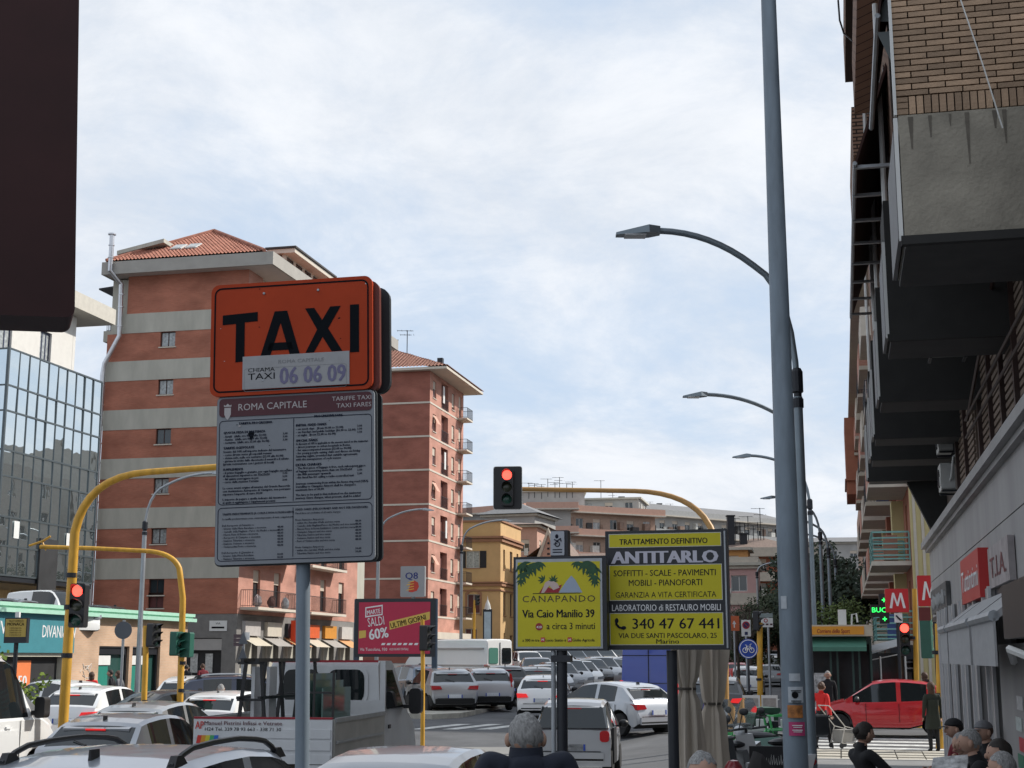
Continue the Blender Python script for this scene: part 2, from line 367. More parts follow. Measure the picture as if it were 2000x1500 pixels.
def railing(parent, L, loc, rz, m, h=1.0, D=0.0, step=.13, name='railing', horiz=False, r=.012):
    b = MB()
    def run(p, q):
        p = Vector(p); q = Vector(q); n = max(1, int((q - p).length / step))
        b.tube([p + Vector((0, 0, h)), q + Vector((0, 0, h))], r * 2, 4); b.tube([p + Vector((0, 0, .08)), q + Vector((0, 0, .08))], r * 1.5, 4)
        if horiz:
            for k in range(1, 5): b.tube([p + Vector((0, 0, h * k / 5)), q + Vector((0, 0, h * k / 5))], r * 1.7, 4)
            n = max(1, int((q - p).length / 1.2))
        for k in range(n + 1):
            c = p.lerp(q, k / n); b.tube([c + Vector((0, 0, .02)), c + Vector((0, 0, h))], r * (1.6 if horiz else 1), 4, cap=False)
    if D: run((0, D, 0), (0, 0, 0)); run((L, 0, 0), (L, D, 0))
    run((0, 0, 0), (L, 0, 0)); return b.build(name, m, parent, loc, (0, 0, rz))
def balcony(parent, L, D, loc, rz, mslab, mrail, h=1.0, slab=.16, **k):
    o = MB().box((0, 0, -slab), (L, D, 0)).build('balcony', mslab, parent, loc, (0, 0, rz))
    railing(o, L - .06, (.03, .03, 0), 0, mrail, h, D - .05, **k); return o
def tileroof(name, parent, quads, m, step=.24, amp=.045):
    """barrel-tile slopes: each quad (eave a, eave b, top b, top a) becomes a corrugated sheet with stepped courses"""
    b = MB()
    for a, bb, c, d in quads:
        a, bb, c, d = map(Vector, (a, bb, c, d)); nrm = (bb - a).cross(d - a if (d - a).length > .1 else c - a).normalized()
        nu = max(2, int((bb - a).length / step)); nv = max(2, int(((d + c) / 2 - (a + bb) / 2).length / .36)); L0 = (bb - a).length
        e = (bb - a).normalized(); rows = []
        for j in range(nv + 1):
            l = a.lerp(d, j / nv); r = bb.lerp(c, j / nv); x0 = (l - a).dot(e); x1 = (r - a).dot(e)
            for st in ((0, 1) if 0 < j < nv else (0,)):
                rows.append((l, r, x0, x1, (0 if st == 0 and j > 0 else .05)))
        v = []; f = []; W_ = nu * 4 + 1
        for l, r, x0, x1, up in rows:
            for i in range(W_):
                X = L0 * i / (W_ - 1); X = min(max(X, x0), x1); q = (X - x0) / (x1 - x0) if x1 - x0 > 1e-4 else 0
                v.append(l.lerp(r, q) + nrm * (up + amp * (1 + math.cos(2 * math.pi * X / step))))
        for j in range(len(rows) - 1):
            for i in range(W_ - 1): f.append((j * W_ + i, j * W_ + i + 1, (j + 1) * W_ + i + 1, (j + 1) * W_ + i))
        b.add(v, f)
    return b.build(name, m, parent, kind='stuff')
M_terr = mat('terracotta_tiles', (.34, .14, .095), .85, var=.3, scale=2.5)
M_redbrick = brickmat('red_brick', (.45, .165, .105), (.39, .135, .085), (.36, .17, .12), .25, .07)
M_redbrick2 = brickmat('red_brown_brick', (.34, .115, .085), (.3, .1, .07), (.27, .13, .1), .25, .07)
M_pinkbrick = brickmat('pink_brick', (.50, .24, .18), (.46, .21, .16), (.5, .3, .24), .25, .07)
M_band = mat('grey_plaster_band', (.45, .43, .37), .85, var=.14, scale=1.3, stretch=(1, 1, .3))
M_cream = mat('cream_plaster', (.58, .52, .44), .8, var=.08, scale=.8)
M_brownf = mat('brown_window_frame', (.045, .018, .015), .5, var=.1)
M_wf = mat('white_window_frame', (.6, .6, .58), .5, var=.05)
M_curt = mat('curtained_glass', (.34, .36, .36), .15, var=.5, scale=6, spec=.8)
M_shutg = mat('roller_shutter_cream', (.52, .45, .37), .7, var=.06)
M_shutr = mat('shutter_dark_red', (.11, .03, .03), .6, var=.1)
M_rail = mat('iron_railing', (.03, .03, .035), .5, .3, var=.1)
M_shopd = mat('shop_interior_dark', (.02, .02, .022), .6, var=.4, scale=1.5)

# ---------------------------------------------------------------- striped brick apartment block (left)
B1 = thing('apartment_block', 'tall red brick apartment block with grey horizontal bands and a tiled roof', 'building', (-16.1, 85, 0), RZ)
Wd = 9.3; zt = 25.45; tops = [23.05, 20.05, 17.0, 13.98, 10.95, 7.92]
wins = [(-5.72, -4.72, t - 1.25 - .95, t - 1.25) for t in tops]; low = [(-5.72, -4.72, 4.95, 5.85)]
def lit(lo, hi, b, x0, x1):   # horizontal band helper
    b.box((x0, -.03, lo), (x1, 0, hi))
b = MB(); b.wall(-8.05, 0, 21.8, zt, []); b.wall(-Wd, 0, 4.6, 21.8, [w for w in wins + low if w[3] <= 21.8], .2)
b.add([(-Wd, 0, 4.6), (-Wd, 24, 4.6), (-Wd, 24, 21.8), (-Wd, 0, 21.8)], [(0, 1, 2, 3)]); b.add([(-8.05, 0, 21.8), (-8.05, 24, 21.8), (-8.05, 24, zt), (-8.05, 0, zt)], [(0, 1, 2, 3)])
b.add([(-Wd, 0, 21.8), (-8.05, 0, 21.8), (-8.05, 24, 21.8), (-Wd, 24, 21.8)], [(0, 1, 2, 3)])
b.build('wall', M_redbrick, B1)
for i, t in enumerate(tops):
    x0 = -8.05 if i == 0 else -Wd
    MB().box((x0 - (0 if i else .9), -.03, t - 1.24), (.02, .01, t)).build('facade_band', M_band, B1)
for i, w in enumerate(wins + low):
    window(B1, 1.0, w[3] - w[2], (-5.22, 0, w[2]), 0, M_brownf, [M_curt, M_curt, M_wglass][i % 3] if i < 6 else M_shutr, None, M_cream)
# right (street) face, running away from the viewer
b = MB(); b.M = Matrix.Rotation(R(90), 4, 'Z'); hol = []
for k in range(7):
    z = 5.1 + 3.03 * k
    for yy in (2.2, 5.5, 10.5, 13.8, 17.5): hol.append((yy, yy + 1.1, z + .05, z + 2.2))
b.wall(0, 21.5, 4.6, zt, hol, .25); b.build('side_wall', M_pinkbrick, B1)
for h in hol: window(B1, 1.1, h[3] - h[2], (0, h[0] + .55, h[2]), R(90), M_brownf, M_wglass, M_shutg, None, open_=.35 if (int(h[0] * 7 + h[2])) % 3 else .8, dep=.24)
for k in range(7):
    z = 5.0 + 3.03 * k
    balcony(B1, 7.2, 1.15, (1.15, .4, z), R(90), M_cream, M_rail); balcony(B1, 6.8, 1.0, (1.0, 9.6, z), R(90), M_cream, M_rail)
    for j, (yy, c) in enumerate(((1.2, (.35, .3, .3)), (3.4, (.12, .05, .04)), (5.6, (.4, .42, .45)))):
        if k < 2: MB().ball((.75, yy, z + .35), (.22, .28, .35), fn=lambda d: 1 + .25 * random.random()).build('potted_plant' if j == 1 else 'balcony_clutter', mat('clutter_%d' % j, c, .9, var=.4, scale=9), B1)
bx('back_volume', (-Wd + .05, .3, -.3), (-.3, 24, zt - .1), M_band, B1)
# cornice, soffit and hipped roof
MB().box((-9.3, -.75, zt), (1.75, 24.6, zt + .25)).build('eaves_soffit', mat('soffit_plaster', (.5, .45, .42), .85, var=.06), B1)
b = MB(); b.box((-9.3, -.9, zt - .02), (1.9, -.75, zt + .78)); b.box((1.75, -.75, zt - .02), (1.9, 24.6, zt + .78)); b.box((-9.45, -.9, zt - .02), (-9.3, 24.6, zt + .78)); b.box((-9.3, -.75, zt + .5), (1.75, 24.6, zt + .74))
b.build('eaves_beam', mat('eaves_beam_grey', (.36, .34, .31), .85, var=.1, scale=1.2), B1)
ez = zt + .80; rz_ = 29.6; rx = -4.75
tileroof('roof', B1, [((-9.2, -.85, ez), (1.3, -.85, ez), (rx + .02, 5.0, rz_), (rx, 5.0, rz_)), ((1.3, -.85, ez), (1.3, 24.5, ez), (rx, 20, rz_), (rx, 5, rz_)), ((-9.2, 24.5, ez), (-9.2, -.85, ez), (rx, 5, rz_), (rx, 20, rz_))], M_terr)
MB().tube([(1.3, -.85, ez + .1), (rx, 5, rz_ + .12), (rx, 20, rz_ + .12)], .12, 6).tube([(-9.2, -.85, ez + .1), (rx, 5, rz_ + .12)], .12, 6).build('ridge_tiles', M_terr, B1)
for sx in (-5.35, -4.35):
    k = .56; yy = 1.2; z = ez + (yy + .85) * (rz_ - ez) / 5.85
    bb = MB(); bb.M = Matrix.Translation((sx, yy, z + .12)) @ Matrix.Rotation(math.atan2(rz_ - ez, 5.85), 4, 'X'); bb.box((-.38, -.5, -.05), (.38, .5, .06))
    sk = bb.build('skylight', M_wf, B1); bb = MB(); bb.M = Matrix.Translation((sx, yy, z + .12)) @ Matrix.Rotation(math.atan2(rz_ - ez, 5.85), 4, 'X'); bb.box((-.3, -.42, .062), (.3, .42, .075)); bb.build('pane', M_curt, sk)
b = MB(); b.box((-9.0, 2.0, ez), (-8.9, 8, ez + 1.0)); b.build('dormer_wall', M_redbrick, B1)
b = MB(); b.add([(-9.4, .8, ez + .95), (-6.2, .8, ez + 1.55), (-6.2, 9, ez + 1.55), (-9.4, 9, ez + .95), (-9.4, .8, ez + 1.2), (-6.2, .8, ez + 1.8), (-6.2, 9, ez + 1.8), (-9.4, 9, ez + 1.2)], [(0, 3, 2, 1), (4, 5, 6, 7), (0, 1, 5, 4), (1, 2, 6, 5), (2, 3, 7, 6), (3, 0, 4, 7)]); b.build('dormer_roof', M_band, B1)
for y0, L, h in ((4.4, 7, 1.75), (13.0, 7.2, 1.6)):    # attic with white fascia along the street side
    a = bx('attic_wall', (.3, y0, ez), (.5, y0 + L, ez + h - .4), M_cream, B1)
    for k in range(int(L / 1.6)): window(B1, 1.0, .9, (.5, y0 + .9 + k * 1.6, ez + .35), R(90), M_brownf, M_wglass, dep=.02)
    MB().box((-.6, y0 - .3, ez + h - .4), (1.3, y0 + L + .3, ez + h - .12)).build('attic_fascia', M_cream, B1); MB().box((-.7, y0 - .4, ez + h - .1), (1.4, y0 + L + .4, ez + h + .02)).build('attic_roof', mat('dark_slate', (.05, .045, .045), .8), B1)
# stainless flue on the corner
fl = MB(); fl.tube([(-8.75, -1.1, 27.9), (-8.75, -1.1, 25.6), (-8.35, -.35, 24.9), (-8.3, -.35, 21.6), (-9.2, -.35, 19.9), (-9.3, -.35, 19.2), (-9.3, -.35, 4.2)], .15, 10)
for z in [27.2, 26.4, 24.2, 23.4, 22.2] + [18.5 - 1.2 * k for k in range(12)]:
    fl.lathe([(.19, 0), (.19, .06)], (-8.75, -1.1, z) if z > 26 else ((-8.3, -.35, z) if z > 21 else (-9.3, -.35, z)), 10)
fl.lathe([(.25, 0), (.25, .08)], (-8.75, -1.1, 27.9), 10); fl.build('flue_pipe', mat('stainless_steel', (.6, .6, .62), .3, .9, var=.08), B1, smooth=True)
# roof terrace canopy at the left
b = MB(); b.add([(-10.4, .6, 24.9), (-8.1, .6, 25.1), (-8.1, 5, 25.1), (-10.4, 5, 24.9), (-10.4, .6, 25.0), (-8.1, .6, 25.2), (-8.1, 5, 25.2), (-10.4, 5, 25.0)], [(0, 3, 2, 1), (4, 5, 6, 7), (0, 1, 5, 4), (1, 2, 6, 5), (2, 3, 7, 6), (3, 0, 4, 7)]); b.build('terrace_canopy', M_dark, B1)
b = MB()
for x in (-10.2, -9.3, -8.5): b.tube([(x, 2.5, 22.6), (x, 2.5, 24.9)], .05, 6)
b.build('canopy_posts', M_dark, B1); railing(B1, 2.4, (-10.7, 2.4, 22.6), 0, M_rail, 1.0, 2)
bx('terrace_slab', (-10.8, 2.2, 21.9), (-8.1, 9, 22.6), M_band, B1)
MB().box((-10.2, 1.5, 17.2), (-8.97, 5, 20.6)).build('glazed_loggia', M_wglass, B1); railing(B1, 2.0, (-11, .9, 17.0), 0, M_rail, 1.1, 1.5); bx('loggia_slab', (-11, .9, 16.6), (-8.97, 5, 17.0), M_cream, B1)
# ground floor shops
b = MB(); b.wall(-Wd, .0, -.4, 4.58, [(-6.8, -4.2, -.4, 3.2), (-3.6, -.9, -.4, 3.2)], .3); b.M = Matrix.Rotation(R(90), 4, 'Z'); sh = [(.6 + 3.4 * k, 3.2 + 3.4 * k, -.4, 3.3) for k in range(6)]; b.wall(0, 21.5, -.4, 4.58, sh, .5); b.build('shop_front_wall', mat('grey_shop_render', (.2, .19, .18), .85, var=.15), B1)
for h in ((-6.8, -4.2), (-3.6, -.9)):
    s = bx('shop_window', (h[0], .28, -.4), (h[1], .34, 3.2), M_shopd, B1); bx('shutter_box', (h[0], .05, 2.5), (h[1], .26, 3.15), mat('grey_roller_box', (.4, .38, .36), .6), B1)
    for q in (.25, .6): bx('poster', (h[0] + (h[1] - h[0]) * q, .2, 1.2), (h[0] + (h[1] - h[0]) * q + .45, .26, 2.3), mat('poster_pale', (.5, .5, .48), .7, var=.4, scale=6), B1)
sc_ = [(.45, .42, .4), (.55, .5, .42), (.03, .03, .04), (.62, .1, .02), (.6, .25, .03), (.5, .48, .45)]
for k, h in enumerate(sh):
    bx('shop_window', (-.45, h[0], -.4), (-.4, h[1], 3.3), M_shopd, B1)
    sg = bx('shop_sign', (.0, h[0] + .2, 3.35), (.22, h[1] - .1, 4.2), mat('shop_sign_%d' % k, sc_[k], .6, var=.1), B1)
    bx('door_frame', (-.38, h[0] + 1.1, -.4), (-.2, h[0] + 1.25, 3.2), M_cream, B1)
    MB().add([(.0, h[0], 3.3), (.0, h[1], 3.3), (1.0, h[1], 2.75), (1.0, h[0], 2.75)], [(0, 1, 2, 3)]).build('awning', mat('shop_awning_%d' % (k % 3), [(.5, .45, .36), (.32, .3, .28), (.55, .28, .12)][k % 3], .8), B1)
sg1 = bx('shop_sign', (.23, 8.0, 2.9), (1.1, 8.15, 4.4), mat('orange_shop_sign', (.6, .06, .02), .5, emit=.15), B1)
bx('street_name_plate', (-1.7, -.05, 3.6), (-.6, -.01, 4.2), M_white, B1)
txt(B1, 'VIA', M_black_txt, -1.15, 3.98, .12, y=-.056, w=.3); MB().box((-1.55, -.056, 3.75), (-.75, -.052, 3.85)).build('lettering', M_black_txt, B1)

# ---------------------------------------------------------------- second red block (centre left)
B2 = thing('apartment_block', 'red brick apartment block with thin white floor lines and pink balconied side', 'building', (-7.45, 128, 0), RZ)
zt2 = 27.75; lines = [24.75, 21.65, 18.6, 15.5, 12.25, 8.9, 5.6]
b = MB(); b.wall(-16, 0, 0, zt2, []); b.build('wall', M_redbrick2, B2)
for z in lines:
    MB().box((-16, -.04, z), (.04, 0, z + .16)).box((.0, .0, z), (.04, 12, z + .16)).build('floor_line', M_cream, B2)
b = MB(); b.M = Matrix.Rotation(R(90), 4, 'Z'); hol = []; zf = [z + .2 for z in lines]
for z in zf: hol += [(1.0, 2.1, z + .5, z + 2.1), (7.6, 8.6, z + .5, z + 2.1), (3.9, 6.3, z + .05, z + 2.5), (10.2, 11.2, z + .05, z + 2.3)]
b.wall(0, 12, 0, zt2, hol, .5); b.build('side_wall', M_pinkbrick, B2)
for i, h in enumerate(hol):
    w = h[1] - h[0]
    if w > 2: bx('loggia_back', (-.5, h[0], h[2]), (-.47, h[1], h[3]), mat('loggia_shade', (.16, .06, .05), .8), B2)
    else:
        window(B2, round(w, 2), round(h[3] - h[2], 2), (0, h[0] + w / 2, h[2]), R(90), M_wf, M_shutr, M_shutg, M_cream if w < 1.15 else None, open_=(.45, .6, .3, .8)[(i * 7) % 4], dep=.22)
for i, z in enumerate(zf):
    railing(B2, 2.4, (.06, 3.9, z), R(90), M_rail, 1.0); balcony(B2, 2.3, 1.0, (1.0, 9.6, z), R(90), M_cream, M_rail)
    if i in (0, 2, 4): bx('awning', (.1, 4.0 + .3 * i, z + .5), (.16, 4.5 + .3 * i, z + 2.1), M_white, B2)
    MB().add([(.02, 1.0, z + 2.0), (.02, 2.1, z + 2.0), (.5, 2.1, z + 1.35 - .2 * (i % 2)), (.5, 1.0, z + 1.35 - .2 * (i % 2))], [(0, 1, 2, 3)]).build('tilted_shutter', mat('tilted_blind', (.55, .3, .22), .7), B2) if i % 2 else None
bx('back_volume', (-15.8, .6, -.3), (-.55, 11.9, zt2 - .1), M_band, B2)
e = zt2
MB().box((-16.5, -.7, e), (1.75, 13, e + .22)).build('eaves', M_cream, B2)
tileroof('roof', B2, [((-16.5, -.7, e + .24), (1.8, -.7, e + .24), (-6, 6, e + 3.6), (-10, 6, e + 3.6)), ((1.8, -.7, e + .24), (1.8, 13, e + .24), (-6, 6.02, e + 3.6), (-6, 6, e + 3.6))], mat('old_terracotta', (.30, .15, .11), .85, var=.3), step=.34)
bx('chimney', (.2, 1.6, e + .3), (.7, 2.1, e + 1.5), M_dark, B2)
MB().tube([(-5, 3, e + 2), (-5, 3, e + 6.2)], .035, 5).tube([(-6.6, 3, e + 4.0), (-4.0, 3, e + 3.7)], .04, 5).tube([(-6.2, 2.6, e + 3.9), (-6.2, 3.6, e + 3.9)], .03, 4).build('antenna', M_dark, B2)
b = MB(); sh = [(.5 + 3.8 * k, 3.4 + 3.8 * k, 0, 3.2) for k in range(3)]
for k, h in enumerate(sh): bx('shop_window', (.02, h[0], 0), (.06, h[1], 3.2), M_shopd, B2)
MB().box((0, 0, 3.7), (.9, 12, 4.3)).build('canopy', M_cream, B2)
for k in range(3): MB().add([(.2, .6 + 3.7 * k, 3.6), (.2, 3.6 + 3.7 * k, 3.6), (1.2, 3.6 + 3.7 * k, 2.6), (1.2, .6 + 3.7 * k, 2.6)], [(0, 1, 2, 3)]).build('awning', mat('striped_awning', (.5, .2, .2), .8), B2)

# ---------------------------------------------------------------- mustard corner house
B3 = thing('corner_house', 'mustard yellow corner house with dark shutters and brown cornices', 'building', (-1.15, 144, 1.9), RZ)
M_must = mat('mustard_plaster', (.58, .38, .18), .85, var=.12, scale=.6); M_must2 = mat('ochre_trim', (.33, .17, .1), .85, var=.1)
Hy = 13.6
hf = [(-3.55, -2.15, 9.0, 10.7), (-3.4, -2.1, 4.5, 6.4), (-3.6, -2.4, 1.2, 3.0)]
b = MB(); b.wall(-9, 0, -3, Hy, hf, .25); b.M = Matrix.Rotation(R(90), 4, 'Z')
hs = [(1.2, 2.0, 8.9, 10.9), (4.2, 5.4, 8.9, 10.9), (7.4, 8.2, 8.9, 10.9), (1.2, 2.4, 4.3, 6.6), (4.3, 5.5, 4.3, 6.6), (7.3, 8.3, 4.3, 6.6), (1.4, 2.0, -.5, 2.6), (4.2, 5.6, -.5, 2.4), (7.0, 8.4, -.5, 2.4)]
b.wall(0, 9.5, -3, Hy, hs, .25); b.build('wall', M_must, B3)
for i, h in enumerate(hf): window(B3, round(h[1] - h[0], 2), round(h[3] - h[2], 2), ((h[0] + h[1]) / 2, 0, h[2]), 0, M_wf, M_curt if i == 0 else M_shutr, M_dark if i == 0 else None, M_must2, open_=1 if i == 0 else 0)
for i, h in enumerate(hs): window(B3, round(h[1] - h[0], 2), round(h[3] - h[2], 2), (0, (h[0] + h[1]) / 2, h[2]), R(90), M_must2, M_shopd if i < 6 else M_wglass, None, M_must2 if i < 6 else None)
for z0, z1, d in ((11.6, 11.9, .22), (11.95, 12.15, .38), (7.2, 7.45, .18), (7.5, 7.62, .28), (6.7, 6.85, .1), (Hy, Hy + .18, .15)):
    MB().box((-9, -d, z0), (d, 0, z1)).box((0, 0, z0), (d, 9.5, z1)).build('cornice', M_must2, B3)
bx('back_volume', (-9, .3, -3), (-.3, 9.4, Hy - .05), M_must, B3)
ar = MB(); ar.prism([(-3.6, 4.3), (-3.4, 4.3), (-3.4, 6.3), (-3.1, 6.6), (-2.75, 6.68), (-2.4, 6.6), (-2.1, 6.3), (-2.1, 4.3), (-1.9, 4.3), (-1.9, 6.5), (-2.3, 6.85), (-2.75, 6.95), (-3.2, 6.85), (-3.6, 6.5)], -.08, 0); ar.build('window_surround', M_must2, B3)

# ---------------------------------------------------------------- glass-fronted office and white house (far left)
gx, gy, GS = -26.4 * .87, 73.7 * .87, .87
B4 = thing('glass_office_building', 'office with mirrored curtain wall in a dark grid, far left', 'building', (gx, gy, .267), RZ); B4.scale = (GS,) * 3
M_mirror = glassm('mirrored_glazing', (.70, .77, .79), .006, .8, metal=.95, wave=.07)
zrow = [18.05, 16.1, 14.75, 12.7, 11.35, 9.25, 7.75, 6.25]; ncol = 10; cw = .98
cols = {}
for j in range(7):
    z1, z0 = zrow[j], zrow[j + 1]
    me = MB().box((-.03, .03, .04), (.0, cw - .03, z1 - z0 - .04)).mesh('glass_panel', M_mirror)
    for k in range(ncol):
        o = put('glass_panel', me, B4, (.0, k * cw, z0), (0, R(random.uniform(-.6, .6)), R(random.uniform(-.8, .8))))
    me2 = MB().box((-1.45, -.03, .04), (-.05, .0, z1 - z0 - .04)).mesh('glass_panel', M_mirror)
    for k in range(3): put('glass_panel', me2, B4, (-1.5 * k, 0, z0), (R(random.uniform(-.3, .3)), 0, 0))
b = MB(); L = ncol * cw
for z in zrow: b.box((-.06, -.03, z - .045), (.05, L, z + .045)); b.box((-4.5, -.05, z - .045), (-.06, .03, z + .045))
for k in range(ncol + 1): b.box((-.05, k * cw - .03, 6.25), (.045, k * cw + .03, 18.05))
b.box((-.08, -.12, 6.25), (.06, .0, 18.1)); b.build('mullion_grid', mat('mullion_grey', (.10, .12, .13), .4, .5), B4)
bx('core', (-14, .2, 6.0), (-.1, L, 17.9), M_dark, B4); bx('underside', (-14, -.02, 5.95), (.0, L, 6.2), M_dark, B4)
bx('ground_floor', (-14, .6, -.3), (-1.2, L, 5.95), mat('beige_wall_panel', (.36, .27, .17), .8, var=.1), B4)
for k in range(3): bx('blind', (-1.2, .9 + 2.6 * k, 3.6), (-1.12, 3.3 + 2.6 * k, 5.6), mat('tan_blind', (.33, .22, .1), .8, var=.2, scale=12, stretch=(1, 1, .2)), B4)
for k, (yy, zz2) in enumerate(((1.6, 8.2), (6.9, 8.0))): bx('window_sticker', (.052, yy - .2, zz2), (.056, yy + .3, zz2 + .9), M_white, B4)
bx('dark_screen', (.06, 3.9, 5.6), (.16, 5.7, 8.4), M_shopd, B4)
B5 = thing('white_house', 'white rendered upper storeys with projecting flat roof slab, above the glass office', 'building', (gx, gy, .267), RZ); B5.scale = (GS,) * 3
M_wr = mat('white_render', (.66, .64, .6), .8, var=.05)
b = MB(); b.M = Matrix.Translation((-1.2, 0, 0)) @ Matrix.Rotation(R(90), 4, 'Z'); hw = [(.4, 2.0, 17.6, 20.3), (4.8, 6.0, 17.6, 20.2)]
b.wall(-1, 8.3, 17.9, 21.78, hw, .25); b.build('wall', M_wr, B5)
for h in hw: window(B5, round(h[1] - h[0], 2), 2.6, (-1.2, (h[0] + h[1]) / 2, h[2]), R(90), mat('navy_frame', (.02, .03, .07), .5), M_curt, lights=3, fw=.1)
bx('side_wall', (-9, -1, 17.9), (-1.22, -.9, 21.78), M_wr, B5)
b = MB(); b.box((-9, 4.2, 21.8), (.0, 11.0, 22.75)); b.build('roof_slab', mat('pale_concrete_slab', (.52, .49, .43), .8, var=.1), B5)
bx('roof_slab', (-9, -1.3, 21.8), (-.9, 4.18, 22.4), M_wr, B5)
b = MB(); b.box((-2.2, 8.32, 17.9), (-1.2, 8.6, 21.78)); b.build('pier', M_wr, B5)

# ---------------------------------------------------------------- low shop building with parked cars on its roof
LB = thing('shop_building', 'low teal and tan shop building with mint green roof edge', 'building', (-19.3, 54.3, 0), RZ)
M_tan = brickmat('tan_brick', (.55, .36, .24), (.5, .32, .21), (.5, .38, .28), .25, .07); M_mint = mat('mint_fascia', (.36, .62, .48), .6, var=.08); M_teal = mat('teal_fascia', (.05, .22, .26), .5, var=.06)
Ll = 16.4; H0 = 3.75
b = MB(); b.M = Matrix.Rotation(R(90), 4, 'Z'); b.wall(5.6, Ll, -.3, H0, [(7.9, 10.6, -.3, 2.55), (10.9, 13.6, -.3, 2.55)], .3); b.build('wall', M_tan, LB)
b = MB(); b.M = Matrix.Rotation(R(90), 4, 'Z'); b.wall(-6, 5.6, -.3, H0, [(.6, 5.0, -.3, 2.1), (-5, -.4, -.3, 2.3)], .3); b.build('shop_front', mat('cream_shop_front', (.5, .48, .4), .7), LB)
bx('fascia', (.0, -6, 2.25), (.12, 5.6, H0), M_teal, LB)
MB().box((-.2, -6, H0), (.35, Ll + .25, H0 + .16)).box((-.2, -6, H0 + .24), (.28, Ll + .2, H0 + .38)).box((-.2, -6, H0 + .12), (.2, Ll + .1, H0 + .3)).build('roof_edge', M_mint, LB)
bx('roof_deck', (-14, -6, 2.6), (-.2, Ll, 2.8), M_conc, LB)
for a, bq in ((.6, 5.0), (-5, -.4)): bx('shop_window', (-.3, a, -.3), (-.27, bq, 2.2), M_shopd, LB)
lt = Matrix.Rotation(R(90), 4, 'Z')
def sidetxt(parent, s, m, x, y, z, h, **k):      # lettering on a face that looks along +x
    o = txt(parent, s, m, 0, 0, h, **k); o.location = (x, y, z); o.rotation_euler = (R(90), 0, R(90)); return o
sidetxt(LB, 'DIVANI&DIV', M_white_txt, .126, 4.4, 2.85, .5, w=2.6, bold=.012)
sidetxt(LB, 'DIVANI', M_white_txt, .126, .6, 2.95, .5, w=2.2, bold=.012)
ps = bx('sale_poster', (-.25, 1.9, .75), (-.23, 3.0, 1.95), mat('orange_poster', (.75, .2, .06), .6, var=.05), LB); sidetxt(LB, '50', M_white_txt, -.225, 2.45, .95, .45, w=.6, bold=.03)
for k, (a, bq) in enumerate(((7.9, 10.6), (10.9, 13.6))):
    bx('shop_window', (-.3, a, -.3), (-.28, bq, 2.5), glassm('bank_glass', (.03, .08, .07), .06, .7), LB)
    f_ = MB(); f_.box((-.22, a, -.3), (-.12, a + .12, 2.5)); f_.box((-.22, bq - .12, -.3), (-.12, bq, 2.5)); f_.box((-.22, a, 2.2), (-.12, bq, 2.5)); f_.build('window_frame', M_dark, LB)
    bx('shop_sign', (-.2, a + .2, 1.75), (-.15, a + 1.3, 2.15), M_white, LB); bx('teal_panel', (-.2, a + .25, .3), (-.15, a + 1.1, 1.7), mat('teal_screen', (.02, .2, .15), .4, emit=.1), LB)
railcol = MB()
for k, c in enumerate(((-.05, 6.6, .9), (-.05, 6.9, 1.3), (-.05, 6.5, .2))): pass
gf = MB()
for k in range(26):
    y0, z0 = 6.3 + random.random() * 1.2, .3 + random.random() * 1.4; gf.tube([(.01, y0, z0), (.01, y0 + random.uniform(-.2, .25), z0 + random.uniform(-.25, .2)), (.01, y0 + random.uniform(-.1, .3), z0 + random.uniform(-.2, .2))], .016, 4)
gf.build('graffiti', mat('white_graffiti', (.6, .55, .5), .8), LB)
# ---------------------------------------------------------------- near building on the right with its overhang
NB = thing('brick_building', 'near brown brick building with projecting concrete bays over a stone shop front', 'building', F(0, 0), RZ)
# local frame of NB: x = across (t), y = along (s)
M_stone = mat('grey_stone_cladding', (.30, .29, .285), .7, var=.16, scale=1.4, stretch=(1, 1, .12), bump=.15)
M_soff = mat('overhang_shade_dark', (.022, .021, .02), .85, var=.2)  # near-black: shade under the overhang is put into the colour
M_nbrick = mat('brown_brick', (.34, .23, .15), .8, var=.16, scale=9, var2=.3, bump=.4, bscale=40)
M_mort = mat('dark_mortar', (.045, .036, .03), .95, var=.1)
M_wallb = brickmat('brown_brick_wall', (.33, .2, .14), (.28, .17, .12), (.05, .035, .03), .3, .07, ms=.014)
M_brownmet = mat('dark_brown_metal', (.04, .02, .016), .5, var=.1); M_awn = mat('brown_awning_canvas', (.045, .017, .013), .85, var=.15, scale=2)
M_shutb = mat('beige_brown_shutter', (.17, .125, .095), .7, var=.1)
def frontM(s, x=0): return Matrix.Translation((x, s, 0))
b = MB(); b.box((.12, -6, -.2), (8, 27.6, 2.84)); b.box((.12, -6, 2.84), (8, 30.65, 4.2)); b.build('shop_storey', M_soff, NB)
MB().box((-.02, -6, 2.86), (.12, 30.7, 3.58)).build('sign_band', M_stone, NB)
MB().box((-.02, -6, 3.595), (.12, 30.7, 4.2)).box((-.02, 30.7, 2.86), (3.0, 30.8, 4.2)).build('upper_cladding', M_stone, NB)
MB().box((-.1, -6, 4.2), (.3, 30.85, 4.27)).box((-.18, -6, 4.275), (.3, 30.9, 4.4)).build('cornice', M_stone, NB)
MB().box((-.05, -6, 2.78), (.12, 30.7, 2.855)).build('fascia_strip', M_dark, NB)
pm = MB().box((-.1, -.42, 0), (.12, .42, 2.78)).mesh('pier', M_stone)
em = MB().box((-.14, -.045, 0), (-.1, .045, 2.78)).mesh('edge_strip', mat('pale_aluminium', (.55, .55, .56), .4, .5))
for s in [27.2, 25.9, 24.2, 22.2, 20.4, 18.3]:
    o = put('pier', pm, NB, (0, s, .12)); put('edge_strip', em, o, (0, -.4, 0)); put('edge_strip', em, o, (0, .4, 0))
for s in (10, 13.2, 16): bx('cladding_slab', (-.1, s - 1.5, .12), (.12, s + 1.42, 2.2), M_stone, NB)
